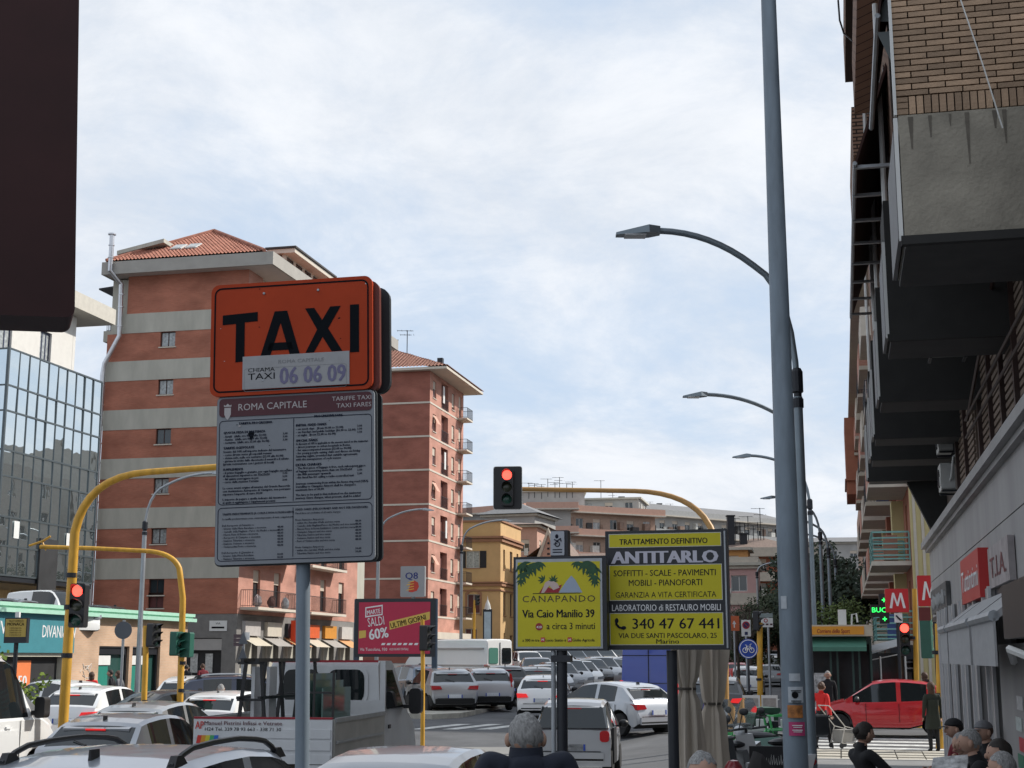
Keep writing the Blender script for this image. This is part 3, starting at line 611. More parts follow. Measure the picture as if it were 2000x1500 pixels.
for s in (17.2, 19.4, 21.3): bx('shop_window', (.05, s - .3, .12), (.1, s + .3, 2.7), M_wglass, NB)
for k, (z, c) in enumerate(((1.52, (.5, .5, .5)), (1.3, (.45, .5, .48)), (1.1, (.5, .05, .06)), (.92, (.05, .2, .12)))):
    bx('door_sticker', (-.112, 15.3 + .2 * (k % 2), z), (-.103, 15.8 + .2 * (k % 2), z + .14), mat('sticker_%d' % k, c, .6, var=.3, scale=20), NB)
# grey roll-out awnings
M_gaw = mat('grey_awning_canvas', (.33, .33, .335), .8, var=.08, stretch=(1, 1, 3)); 
for s0, s1 in ((18.0, 19.2), (14.8, 17.8), (12.4, 14.5)):
    a = MB(); a.prism([(-.05, 2.78), (-.22, 2.72), (-.62, 2.42), (-.62, 2.36), (-.18, 2.62), (-.05, 2.66)], s0, s1); a = a.build('awning', M_gaw, NB)
    v = MB(); v.box((-.63, s0, 1.98), (-.61, s1, 2.38)); v.build('valance', M_gaw, a); MB().tube([(-.62, s0, 2.4), (-.62, s1, 2.4)], .05, 8).build('front_bar', M_galv, a)
MB().box((-.6, 10.2, 2.2), (-.05, 11.9, 2.62)).build('awning_box', M_blk, NB); MB().tube([(-.5, 11.0, 2.05), (-.55, 12.0, 2.12), (-.42, 13.0, 2.02)], .035, 6).build('tube_light', M_wf, NB)
# red fascia sign and the smaller ones beside it
sgn = bx('shop_sign', (-.16, 18.6, 2.80), (-.03, 21.4, 3.42), mat('red_sign_panel', (.45, .02, .02), .45, var=.05), NB)
def roadtxt(parent, s, m, x, y, z, h, **k):      # lettering on a face that looks along -x
    o = txt(parent, s, m, 0, 0, h, **k); o.location = (x, y, z); o.rotation_euler = (R(90), 0, R(-90)); return o
roadtxt(NB, 'Tuttintimi', M_white_txt, -.165, 20.0, 2.96, .3, w=2.5, bold=.01)
bx('shop_sign', (-.1, 15.8, 2.87), (-.03, 18.0, 3.35), mat('grey_script_panel', (.3, .27, .27), .6, var=.3, scale=4), NB)
roadtxt(NB, 'T.I.A.', mat('dark_red_lettering', (.12, .01, .02), .5), -.105, 16.9, 2.98, .25, w=1.7, bold=.01)
bx('shop_sign', (-.1, 25.4, 2.9), (-.03, 29.8, 3.35), mat('dark_script_panel', (.08, .08, .08), .6, var=.6, scale=3), NB)
sq = MB(); sq.tube([(-.108, 25.6 + .1 * k, 3.1 + .12 * math.sin(k * 1.7) + .04 * math.sin(k * 4.1)) for k in range(41)], .015, 4); sq.build('script_stroke', mat('grey_lettering', (.3, .3, .3), .5), NB)
MB().rbox((0, 0, 0), (.9, .08, .7), .12).build('lit_sign', mat('greenish_sign', (.3, .34, .3), .5, var=.3, scale=5), NB, loc=(-.1, 12.6, 3.75), rot=(0, 0, R(90)))
MB().rbox((0, 0, 0), (.9, .08, .6), .12).build('round_cornered_panel', M_stone, NB, loc=(-.1, 13.4, 3.2), rot=(0, 0, R(90)))
# mezzanine wall with shutters and frames
b = MB(); b.box((.35, 10, 4.4), (.6, 30.3, 7.6)); b.build('mezzanine_wall', mat('mezzanine_render', (.09, .07, .06), .85), NB)
for k, s in enumerate((14.3, 15.6, 17.0, 18.4, 19.9, 22.3, 24.0)):
    o = MB().box((.2, s - .55, 4.5), (.3, s + .55, 6.9)).build('shutter', M_shutb, NB)
    sl = MB()
    for j in range(22): sl.box((.17, s - .5, 4.6 + j * .1), (.2, s + .5, 4.66 + j * .1))
    sl.build('slats', M_shutb, o, kind='stuff')
    MB().box((.12, s + .56, 4.42), (.3, s + .68, 7.2)).build('window_frame', M_brownmet, NB)
b = MB()
for z in (5.1, 5.35): b.tube([(-.05, 13, z), (-.05, 20.5, z)], .02, 5)
b.tube([(-.05, 15.2, 6.4), (-.05, 20.2, 5.3)], .025, 5); b.build('bars', M_brownmet, NB)
# air conditioners on the wall
def aircon(px, s, t, z, rz=0, label='', sc=1.0):
    a = thing('air_conditioner', label, 'air conditioner', F(s, t, z), RZ + rz, 'air conditioners on the near brick building')
    MB().rbox((0, .0, .3 * sc), (.82 * sc, .3 * sc, .58 * sc), .04).build('casing', mat('ac_casing_pale', (.5, .5, .48), .6, var=.2) if sc > .7 else mat('ac_casing_shaded', (.16, .16, .15), .6, var=.2), a)  # small unit: darker casing copy carries the shade under the bays
    MB().lathe([(.2 * sc, 0), (.21 * sc, .02), (.17 * sc, .02), (.17 * sc, .0)], (-.12 * sc, -.15 * sc, .3 * sc), 18, 'y').build('fan_grille', M_dark, a)
    g = MB()
    for r_ in (.05, .1, .15): g.lathe([(r_ * sc, .012), (r_ * sc + .006, .016), (r_ * sc + .012, .012)], (-.12 * sc, -.15 * sc, .3 * sc), 16, 'y')
    g.build('fan_guard', M_dark, a); MB().box((.2 * sc, -.17 * sc, .1 * sc), (.34 * sc, -.15 * sc, .3 * sc)).build('cover', M_wf, a)
    MB().box((-.4 * sc, -.14 * sc, -.03), (-.34 * sc, .5 * sc, .0)).box((.34 * sc, -.14 * sc, -.03), (.4 * sc, .5 * sc, .0)).build('bracket', M_dark, a)
    MB().tube([(.3 * sc, 0, .1), (.5 * sc, .05, .2), (.52 * sc, .1, .7 * sc), (.4, .35, .95 * sc)], .02, 6).build('pipe', M_wf, a)
    return a
aircon(1850, 25.3, .0, 5.54, R(-90), 'upper of two stacked air conditioners beside the brown shutters', .78)
aircon(1850, 25.2, .0, 4.86, R(-90), 'lower of two stacked air conditioners, just above the stone cornice', .78)
aircon(1830, 19.0, -.35, 5.98, 0, 'air conditioner hanging in the dark under the projecting bays', .6)
# projecting bays (bottom at 5.7 m)
bays = [(12.2, 13.75), (16.2, 17.3), (20.3, 21.3), (23.9, 24.8), (26.6, 27.6), (29.9, 30.5)]
for i, (s0, s1) in enumerate(bays):
    if i: o = MB().box((-1.2, s0, 5.7), (1.5, s1, 7.3)).build('concrete_bay', M_soff, NB)  # bays behind the first take the shaded copy of concrete
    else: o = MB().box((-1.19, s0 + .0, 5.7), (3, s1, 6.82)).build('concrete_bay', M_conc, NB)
    MB().box((-1.18, s0 + .07, 5.63), (3 if i == 0 else 1.5, s1, 5.698)).build('bay_soffit', mat('bay_soffit_shaded', (.06, .058, .058), .85, var=.15), o)  # dark plate: shade on the bay underside is put into its colour
    MB().box((-1.22, s0 - .02, 5.62), (3 if i == 0 else 1.5, s0 + .06, 5.70)).build('drip_edge', M_soff, o)
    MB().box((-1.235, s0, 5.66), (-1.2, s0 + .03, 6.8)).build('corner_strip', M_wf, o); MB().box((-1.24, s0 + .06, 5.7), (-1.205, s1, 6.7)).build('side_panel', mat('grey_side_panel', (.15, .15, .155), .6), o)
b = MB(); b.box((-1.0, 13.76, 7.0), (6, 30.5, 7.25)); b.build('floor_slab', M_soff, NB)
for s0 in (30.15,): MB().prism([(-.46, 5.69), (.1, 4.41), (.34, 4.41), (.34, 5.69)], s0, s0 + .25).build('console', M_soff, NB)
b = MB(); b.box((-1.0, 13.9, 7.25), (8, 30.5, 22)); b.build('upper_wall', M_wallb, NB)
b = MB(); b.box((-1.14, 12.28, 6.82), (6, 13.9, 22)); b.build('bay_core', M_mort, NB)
# end wall of the first bay: every brick is its own piece
cp, bl, gap = .0575, .292, .012; bm_full = MB().box((0, 0, 0), (bl - gap, .06, cp - gap)).mesh('brick', M_nbrick); bm_half = MB().box((0, 0, 0), (bl / 2 - gap, .06, cp - gap)).mesh('brick', M_nbrick)
bm_sold = MB().box((0, 0, 0), (.066 - .011, .06, .165)).mesh('brick', M_nbrick)
z = 6.835; cnt = 0
for k in range(17):
    put('brick', bm_sold, NB, (-1.2 + .11 + k * .066, 12.215 + random.uniform(0, .005), z)); cnt += 1
put('brick', MB().box((0, 0, 0), (.1, .06, .05)).mesh('brick', M_nbrick), NB, (-1.2, 12.215, z)); put('brick', MB().box((0, 0, 0), (.1, .06, .05)).mesh('brick', M_nbrick), NB, (-1.2, 12.215, z + .058)); put('brick', MB().box((0, 0, 0), (.1, .06, .045)).mesh('brick', M_nbrick), NB, (-1.2, 12.215, z + .116))
z += .178
row = 0
while z < 8.45:
    x = -1.2
    if row % 2: put('brick', bm_half, NB, (x, 12.215 + random.uniform(0, .006), z)); x += bl / 2; cnt += 1
    while x < .2: put('brick', bm_full, NB, (x, 12.215 + random.uniform(0, .006), z)); x += bl; cnt += 1
    z += cp; row += 1
rest = MB(); 
while z < 9.6:
    x = -1.2 + (bl / 2 if row % 2 else 0)
    while x < .2: rest.box((x, 12.215, z), (x + bl - gap, 12.275, z + cp - gap)); x += bl
    z += cp; row += 1
rest.build('brickwork', M_nbrick, NB, kind='stuff')
cb_ = MB()
for k, x_ in enumerate((-.9, -.2, .35)): cb_.tube([(x_, 12.16, 5.72), (x_ + .03, 12.16, 6.3), (x_ - .02, 12.17, 6.8 + .5 * k)], .006, 4)
st_m = mat('water_stain', (.12, .105, .085), .9, var=.3, scale=6)
for k in range(9):
    x_ = -1.05 + .16 * k + random.uniform(-.05, .05); zt3 = 6.80; L_ = random.uniform(.1, .5); w_2 = random.uniform(.008, .025)
    MB().add([(x_ - w_2, 12.197 - .0005 * k, zt3), (x_ + w_2, 12.197 - .0005 * k, zt3), (x_ + w_2 * .3, 12.197 - .0005 * k, zt3 - L_), (x_ - w_2 * .2, 12.197 - .0005 * k, zt3 - L_)], [(0, 1, 2, 3)]).build('rust_streak', st_m, NB)
MB().box((-1.225, 12.2, 6.83), (-1.2, 12.27, 11)).build('corner_strip', M_wf, NB)
# balconies, awnings and rods on the street side of the upper floors
for fl in range(4):
    z = 7.6 + 3.2 * fl
    for s0, s1 in ((18, 22.5), (24.5, 29)):
        if fl: MB().box((-1.32, s0, z), (-1.0, s1, z + .9)).build('balcony_parapet', M_wallb, NB)
        bx('window_strip', (-1.02, s0 + .4, z + 1.0), (-1.005, s1 - .4, z + 2.3), M_brownmet, NB)
        for q in (0, 1): MB().tube([(-1.1, s0 + q * (s1 - s0), z), (-1.1, s0 + q * (s1 - s0), z + 3)], .035, 6).build('downpipe', M_wf, NB)
def awn(s0, s1, zb, zt_, xo=-1.45, rods=8):
    a = MB(); a.prism([(-1.02, zt_), (xo, zb), (xo + .02, zb - .03), (-1.0, zt_ - .06)], s0, s1).build('awning', M_awn, NB)
    r_ = MB()
    for k in range(rods):
        s = s0 + (s1 - s0) * (k + .1) / (rods - .6); r_.box((xo - .02, s - .03, zb - .07), (-1.02, s + .03, zb - .03))
    r_.tube([(xo, s0, zb - .03), (xo, s1, zb - .03)], .03, 6); r_.build('awning_rods', M_galv, NB)
awn(17.6, 26.3, 8.3, 9.6, -1.46); awn(13.9, 17.2, 8.6, 10.0, -1.25, 0); awn(14.2, 22.0, 11.3, 12.9, -1.28, 5)
for k in range(2):
    MB().add([(-1.26, 14.05, 8.55 + .02), (-1.05, 14.05, 8.55), (-1.05, 14.05, 9.1)] if k == 0 else [(-1.26, 14.05, 8.45), (-1.05, 14.05, 8.45), (-1.05, 14.05, 7.9)], [(0, 1, 2)]).build('triangular_vent', mat('grey_vent', (.16, .18, .18), .5), NB)
MB().tube([tuple(F(12.0, -1.02, 9.2) - F(0, 0)), tuple(F(12.0, -.75, 6.6) - F(0, 0))], .006, 4)
w_ = tag(MB().tube([F(12.1, -.95, 9.6), F(12.1, -.72, 8.3), F(12.12, -.45, 7.2), F(12.12, -.32, 6.6)], .007, 5).build('hanging_cable', M_wf), 'thin pale cable hanging across the bare brick end wall', 'cable')
w_ = tag(MB().tube([P(1637, 0, 16), P(1640, 40, 16), P(1648, 65, 16.3), P(1664, 79, 17.5)], .012, 5).build('overhead_wire', M_dark), 'thin dark wire curving in the sky beside the right-hand facade', 'wire')

# ---------------------------------------------------------------- next building across the side street
YB = thing('balcony_building', 'pale yellow and terracotta building with stacked balconies across the side street', 'building', F(53.2, .7, T(14, 52)), RZ)
M_yw = mat('pale_yellow_plaster', (.55, .47, .24), .8, var=.08, scale=1); M_terp = mat('terracotta_plaster', (.34, .13, .08), .85, var=.1)
M_ycream = mat('cream_trim', (.5, .45, .38), .8, var=.1); M_tealr = mat('teal_railing', (.18, .38, .35), .5, var=.1); Ht = 17.0
b = MB(); b.wall(0, 12, -.5, Ht, [(1.6, 2.3, 3.2, 4.4)], .2); b.build('end_wall', M_yw, YB)
b = MB(); b.M = Matrix.Rotation(R(-90), 4, 'Z'); hol = []
for f_ in range(5):
    z = 2.7 + 2.85 * f_
    for q in range(6): hol.append((-(2.0 + 6.6 * q + 1.3), -(2.0 + 6.6 * q), z + .05, z + 2.2))
b.wall(-41, 0, -.5, Ht, hol, .25); b.build('street_wall', M_terp, YB)
for h in hol: window(YB, 1.3, round(h[3] - h[2], 2), (0, -(h[0] + h[1]) / 2, h[2]), R(-90), M_wf, M_wglass, M_shutg, open_=.4, dep=.24)
rails = [M_tealr, M_rail]
for f_ in range(5):
    z = 2.65 + 2.85 * f_
    for q in range(6):
        s0 = .3 + 6.6 * q
        o = MB().box((-1.4, s0, z - .16), (0, s0 + 4.6, z)).build('balcony', M_ycream, YB)
        if q == 0 and f_ < 2: railing(o, 4.5, (-1.35, s0 + 4.55, z), R(-90), M_tealr, 1.05, 1.3, horiz=True, r=.022)
        elif (q + f_) % 3: MB().box((-1.4, s0, z), (-1.32, s0 + 4.6, z + .95)).box((-1.32, s0, z), (0, s0 + .07, z + .95)).build('parapet', [M_terp, M_ycream, M_pinkbrick][(q + f_) % 3], o)
        else: railing(o, 4.5, (-1.35, s0 + 4.55, z), R(-90), M_rail, 1.0, 1.3)
        MB().cbox((-.7, s0 + .5, z + .5), (.5, .5, .9)).build('balcony_clutter', mat('clutter_b%d' % ((q + f_) % 3), [(.08, .12, .3), (.4, .2, .14), (.3, .3, .28)][(q + f_) % 3], .8), o)
        if (q + f_) % 2: MB().tube([(-1.3, s0 + 1, z + 1.2), (-1.3, s0 + 3.6, z + 1.2)], .02, 5).box((-1.32, s0 + 1.2, z + .5), (-1.28, s0 + 2.2, z + 1.2)).build('laundry', mat('laundry', (.5, .45, .42), .9, var=.3), o)
        MB().box((-.45, s0 + 4.7, z), (0, s0 + 5.9, z + 2.65)).build('pilaster', M_terp if q % 2 else M_yw, YB)
for k in range(3): MB().box((.1 + .28 * k, -.06, .5), (.2 + .28 * k, -.01, Ht)).build('downpipe', M_ycream, YB)
MB().box((-1.6, -.2, Ht), (12, 41, Ht + .25)).build('eaves', M_ycream, YB); railing(YB, 20, (-.8, 30, Ht + .25), R(-90), M_rail, 1.1)
bx('back_volume', (.3, .3, -.5), (11.9, 40.8, Ht - .05), M_yw, YB)
MB().box((-1.9, 33.5, 11.6), (0, 39.5, 16.2)).box((-2.0, 33.3, 12.4), (0, 39.7, 12.5)).build('projecting_bay', M_terp, YB)
MB().box((-.9, .1, 2.0), (0, 6, 2.5)).build('shop_canopy', M_dark, YB)
for k in range(4): MB().box((-1.5, 1 + .1 * k, 1.55 + .11 * k), (-.1, 6, 1.6 + .11 * k)).build('striped_canopy', M_white if k % 2 else M_dark, YB)
for s in range(1, 12): bx('shop_window', (-.06, 3.3 * s, -.4), (-.02, 3.3 * s + 2.6, 2.0), M_shopd, YB)
# far blocks along the right side of the avenue (seen only in reflections and above the trees)
for k, (s0, L, h, c) in enumerate(((100, 30, 20, (.28, .26, .23)), (134, 40, 23, (.32, .30, .27)), (178, 40, 20, (.4, .25, .18)))):
    q = thing('distant_block', ['beige', 'grey-cream', 'reddish'][k] + ' apartment block farther up the right side of the avenue', 'building', F(s0, 1, T(*tuple(F(s0, 1))[:2])), RZ)
    fm_ = mat('far_block_%d' % k, c, .85, var=.1)
    b = MB(); b.M = Matrix.Rotation(R(-90), 4, 'Z'); hol = [(-(2 + 3.6 * i + 1.3), -(2 + 3.6 * i), 1.5 + 3 * j, 3.0 + 3 * j) for i in range(int((L - 3) / 3.6)) for j in range(int(h / 3))]
    b.wall(-L, 0, -2, h, hol, .2); b.build('street_wall', fm_, q)
    for a_ in hol: window(q, 1.3, 1.5, (0, -(a_[0] + a_[1]) / 2, a_[2]), R(-90), M_wf, M_wglass)
    bx('volume', (.25, 0, -2), (12, L, h), fm_, q)

# ---------------------------------------------------------------- apartment blocks on the rise behind
def farblock(name, label, cat, x, y, z, rz, Wd, Dp, H, wallm, bandm, floors, win_w=1.2, gapx=3.0, bands=True, balc=False, top=None, roofm=None, roofh=0, sides=True):
    q = thing(name, label, cat, (x, y, z), rz); fh = H / floors
    for ax in ((0, Wd, 0), (1, Dp, 1)) if sides else ((0, Wd, 0),):
        b = MB()
        if ax[0]: b.M = Matrix.Translation((Wd, 0, 0)) @ Matrix.Rotation(R(90), 4, 'Z')
        L = ax[1]; n = max(1, int(L / gapx)); hol = [((k + .5) * L / n - win_w / 2, (k + .5) * L / n + win_w / 2, fh * j + .9, fh * j + .9 + 1.4) for k in range(n) for j in range(floors)]
        b.wall(0, L, -6, H, hol, .2); b.build('side_wall' if ax[0] else 'wall', wallm, q)
        for i, h in enumerate(hol):
            c_ = (h[0] + h[1]) / 2
            window(q, win_w, 1.4, (Wd, c_, h[2]) if ax[0] else (c_, 0, h[2]), R(90) if ax[0] else 0, M_wf, M_wglass if i % 3 else M_curt, M_shutg if i % 2 else None, open_=.35)
    if bands:
        for j in range(1, floors + 1):
            z_ = fh * j; d = 1.1 if balc else .12
            o = MB().box((-.0, -d, z_ - .1), (Wd + d, 0, z_ + .75)).box((Wd, 0, z_ - .1), (Wd + d, Dp, z_ + .75)).build('parapet_band', bandm, q)
            MB().box((-.05, -d - .08, z_ - .28), (Wd + d + .08, 0, z_ - .1)).box((Wd, 0, z_ - .28), (Wd + d + .08, Dp, z_ - .1)).build('slab_edge', M_ycream, q)
    ci = [MB(), MB(), MB()]; rs = random.Random(int(abs(x) * 10) + floors)
    for ax in (0, 1):
        L = Dp if ax else Wd
        for j in range(floors):
            k_ = 0.0
            while k_ < L - .6:
                wd_ = rs.uniform(.25, 1.1); h0 = fh * j + (.7 if balc else .3) + rs.uniform(0, .3); hh = rs.uniform(.4, 1.3); dd = rs.uniform(.1, .8) if balc else .12
                b_ = ci[rs.randrange(3)]
                if ax: b_.box((Wd + .02, k_, h0), (Wd + dd, k_ + wd_, h0 + hh))
                else: b_.box((k_, -dd, h0), (k_ + wd_, -.02, h0 + hh))
                k_ += wd_ + rs.uniform(.5, 2.6)
    for b_, c_ in zip(ci, ('pale', 'dark', 'mid')):
        if b_.v: b_.build('balcony_items', mat('balcony_items_' + c_, {'pale': (.55, .54, .5), 'dark': (.05, .05, .05), 'mid': (.25, .17, .13)}[c_], .8, var=.3), q, kind='stuff')
    bx('volume', (.25, .3, -6), (Wd - .25, Dp - .2, H - .02), wallm, q); bx('roof_slab', (-.4, -.4, H), (Wd + .4, Dp, H + .25), M_band, q)
    if roofh:
        tb = MB(); e_ = .8; a_ = min(Wd, Dp) / 2
        v = [(-e_, -e_, H + .3), (Wd + e_, -e_, H + .3), (Wd + e_, Dp + e_, H + .3), (-e_, Dp + e_, H + .3), (a_, Dp / 2, H + roofh), (Wd - a_, Dp / 2, H + roofh)]
        if Wd < Dp: v[4] = (Wd / 2, a_, H + roofh); v[5] = (Wd / 2, Dp - a_, H + roofh); tb.add(v, [(0, 1, 4), (1, 2, 5, 4), (2, 3, 5), (3, 0, 4, 5)])
        else: tb.add(v, [(0, 1, 5, 4), (1, 2, 5), (2, 3, 4, 5), (3, 0, 4)])
        tb.build('roof', roofm, q)
    return q
M_gp = mat('hazy_grey_render', (.36, .355, .34), .9, var=.15, scale=.7); M_salm = mat('salmon_plaster', (.50, .30, .23), .85, var=.08); M_tbr = mat('hazy_brown_wall', (.38, .28, .22), .9, var=.12)  # grey render and brown wall lightened: distance haze put into the colour
M_broof = mat('brown_tile_roof', (.2, .145, .12), .9, var=.2, scale=1.5, stretch=(3, 1, 1)); M_slate = mat('hazy_dark_roof', (.17, .17, .175), .85, var=.15)  # slate lightened as well, haze put into its colour
def at(px, Y, py): return P(px, py, Y)
# curved block: three angled wings stepping round the corner
y0 = 200
c1 = P(1028, 990, y0)
farblock('curved_apartment_block', 'left wing of the stepped salmon and grey apartment block behind the mustard house', 'building', c1.x - 10, y0 + 9, 6, R(-38), 12, 6, c1.z - 6.2, M_gp, M_salm, 5, balc=True)
farblock('curved_apartment_block', 'centre wing of the stepped block, blank grey wall between salmon parapet bands', 'building', c1.x, y0, 6, R(-3), 6.2, 8, c1.z - 6.2, M_gp, M_salm, 5, gapx=6, balc=True, sides=False)
farblock('curved_apartment_block', 'right wing of the stepped block with white-railed balconies, above the small white sign', 'building', c1.x + 6.2, y0 - .3, 6, R(28), 14, 9, c1.z - 6.6, M_tbr, M_salm, 5, balc=True, gapx=2.6)
bq = thing('stair_tower', 'windowless grey rooftop storey crowning the stepped block, aerials above', 'building', (c1.x - 1, y0 + 3, c1.z - .5), 0)
MB().box((-1.5, 0, 0), (9.3, 7, 2.9)).build('wall', M_gp, bq); MB().box((-1.8, -.3, 2.9), (9.6, 7.2, 3.1)).build('coping', M_band, bq)
MB().box((-2.2, -1.8, .1), (11, 0, .35)).build('terrace_canopy', M_white, bq)
farblock('apartment_block', 'grey rooftop storeys stepping back on the right of the stepped block', 'building', c1.x + 8.0, y0 + 14, 6, R(-12), 9, 10, ZZ(977, 214) - 6, M_gp, M_gp, 7, bands=False)
farblock('apartment_block', 'long grey apartment block with white balcony bands receding up the hill', 'building', GX(1180, 225), 225, 6, R(38), 46, 10, ZZ(976, 225) - 6 - 1.6, M_gp, mat('pale_grey_parapet', (.38, .38, .37), .85, var=.1), 6, balc=True, gapx=2.8, roofm=M_slate, roofh=2.4)
farblock('apartment_block', 'farthest grey block with a small penthouse at the end of the skyline', 'building', GX(1330, 300), 300, 6, R(20), 22, 12, ZZ(1004, 300) - 6 - 1, M_gp, M_band, 7, bands=False, roofm=M_slate, roofh=2.0)
farblock('tiled_house', 'dark-roofed grey house half hidden behind the backboard of the red signal', 'building', GX(945, 175), 175, 4, R(-20), 6.5, 8, ZZ(985, 175) - 4 - 1.6, M_gp, M_band, 4, bands=False, roofm=M_slate, roofh=2.0)
farblock('low_roof_house', 'low house with a pale cornice and brown roof directly behind the mustard house', 'building', GX(897, 165), 165, 2, R(-12), 9, 8, ZZ(1012, 165) - 2 - 1.2, M_salm, M_band, 4, bands=False, roofm=M_broof, roofh=1.0)
# chapel-like gable
gh = thing('gabled_house', 'small brown-roofed house with a steep pale gable between the mustard house and the yellow sign', 'building', (GX(1018, 150), 150, T(1, 150)), R(-12))
zr = ZZ(1040, 150) - T(1, 150); ze = ZZ(1100, 150) - T(1, 150)
MB().box((-.2, 0, -1), (9, 10, ze)).build('wall', M_yw, gh)
g = MB(); g.add([(-.4, 0, ze), (3.6, 0, zr - .4), (5.8, 0, ze), (-.4, 9, ze), (3.6, 9, zr - .4), (5.8, 9, ze)], [(0, 1, 4, 3), (1, 2, 5, 4)]); g.build('roof', M_broof, gh)
g = MB(); g.prism([(1.7, ze - .8), (3.2, zr), (4.6, ze - .8)], -1.6, 3); g.build('gable', M_salm, gh); g = MB(); g.prism([(1.5, ze - .8), (3.2, zr + .3), (4.8, ze - .8), (4.4, ze - .8), (3.2, zr - .35), (1.9, ze - .8)], -1.8, -1.55); g.build('gable_trim', M_ycream, gh)
for k in range(5): MB().cbox((3.2, -1.62, ze - .3 + .55 * k), (.35 - .04 * k, .1, .2)).build('gable_vent', M_dark, gh)
farblock('cream_house', 'low cream house with tiled roof just right of the gabled house', 'building', GX(1060, 155), 155, 2, R(-12), 12, 7, ZZ(1085, 155) - 3, M_cream, M_ycream, 3, roofm=M_broof, roofh=1.4, bands=False)
farblock('hip_roof_house', 'terracotta house with a brown hipped roof right of the dark yellow sign', 'building', GX(1400, 165), 165, 2.5, R(-8), 10.5, 9, ZZ(1084, 165) - 2.5, M_terp, M_ycream, 4, roofm=M_broof, roofh=2.2, balc=True)
farblock('pink_house', 'narrow pink house with dark shutters beside the big yellow sign', 'building', GX(1412, 128), 128, .6, R(-12), 3.2, 6, ZZ(1105, 128) - .6, mat('pink_plaster', (.52, .32, .30), .85, var=.07), M_ycream, 3, gapx=2.2, win_w=1.4)
farblock('orange_house', 'small orange rendered house behind the pink one', 'building', GX(1405, 140), 140, 1, R(-12), 3, 5, ZZ(1075, 140) - 1, mat('orange_plaster', (.55, .28, .1), .85), M_ycream, 4, bands=False)
farblock('apartment_block', 'grey block on the skyline between the lamp posts and the trees', 'building', GX(1540, 250), 250, 4, R(-8), 20, 10, ZZ(1052, 250) - 5, M_gp, M_band, 5, bands=False, roofm=M_slate, roofh=1.5)
# roof aerials and chimneys along the skyline
def aerial(px, Y, pyb, pyt, k, label):
    z0 = ZZ(pyb, Y); z1 = ZZ(pyt, Y); x = GX(px, Y, pyb); h = z1 - z0; b = MB(); b.tube([(0, 0, -.6), (0, 0, h)], .045, 5)
    for j, (f1, w) in enumerate(((.98, 1.0), (.8, .7), (.62, .9))[:1 + k % 3]):
        b.tube([(-w, 0, h * f1), (w * .6, .1, h * f1)], .03, 4)
        for i in range(4): b.tube([(-w + i * .45, -.3, h * f1), (-w + i * .45, .3, h * f1)], .02, 4)
    return tag(b.build('roof_aerial', M_dark, loc=(x, Y, z0)), label, 'aerial', 'television aerials on the rooftops')
side = ['left', 'right']
apx = [(1033, 203, 962, 943), (1044, 203, 960, 944), (1058, 203, 962, 946), (1070, 203, 958, 935), (1084, 203, 960, 942), (1093, 203, 960, 932), (1107, 203, 961, 944), (1118, 203, 960, 941)]
ORD = ['first', 'second', 'third', 'fourth', 'fifth', 'sixth', 'seventh', 'eighth']
for k, (a, Y, b_, t_) in enumerate(apx): aerial(a, Y, b_ + 4, t_, k, ORD[k] + ' thin aerial from the left in the row above the grey stair tower')
for k, (a, Y, b_, t_) in enumerate(((1174, 215, 985, 938), (1197, 240, 990, 962), (1236, 250, 996, 975), (1270, 262, 1000, 980), (1310, 280, 1006, 984), (1350, 290, 1012, 990))): aerial(a, Y, b_, t_, k, ORD[k] + ' aerial from the left along the ridge of the long grey block')
for k, (a, t_) in enumerate(((1437, 1012), (1446, 1020), (1455, 1022), (1462, 1008), (1472, 1026), (1481, 1020), (1492, 1030), (1486, 992))): aerial(a, 168, 1058, t_, k, ['leftmost', 'second', 'third', 'fourth', 'fifth', 'sixth', 'rightmost', 'tallest'][k] + ' aerial of the cluster over the brown hipped roof')
aerial(795, 140, 690, 645, 1, 'single tall aerial over the old tiled roof of the centre-left block')
for k, (a, Y, b_, t_, l) in enumerate(((1214, 228, 990, 972, 'chimney at the near end of the long grey block'), (1288, 258, 1000, 985, 'chimney halfway along the long grey block'), (1428, 167, 1062, 1009, 'tall thin black chimney at the left end of the brown roof'), (1452, 167, 1062, 1044, 'short dark chimney on the brown roof'))):
    z0 = ZZ(b_, Y); h = ZZ(t_, Y) - z0; tag(MB().box((-.4, -.4, -1), (.4, .4, h)).box((-.5, -.5, h), (.5, .5, h + .15)).build('chimney', M_dark, loc=(GX(a, Y, b_), Y, z0)), l, 'chimney')

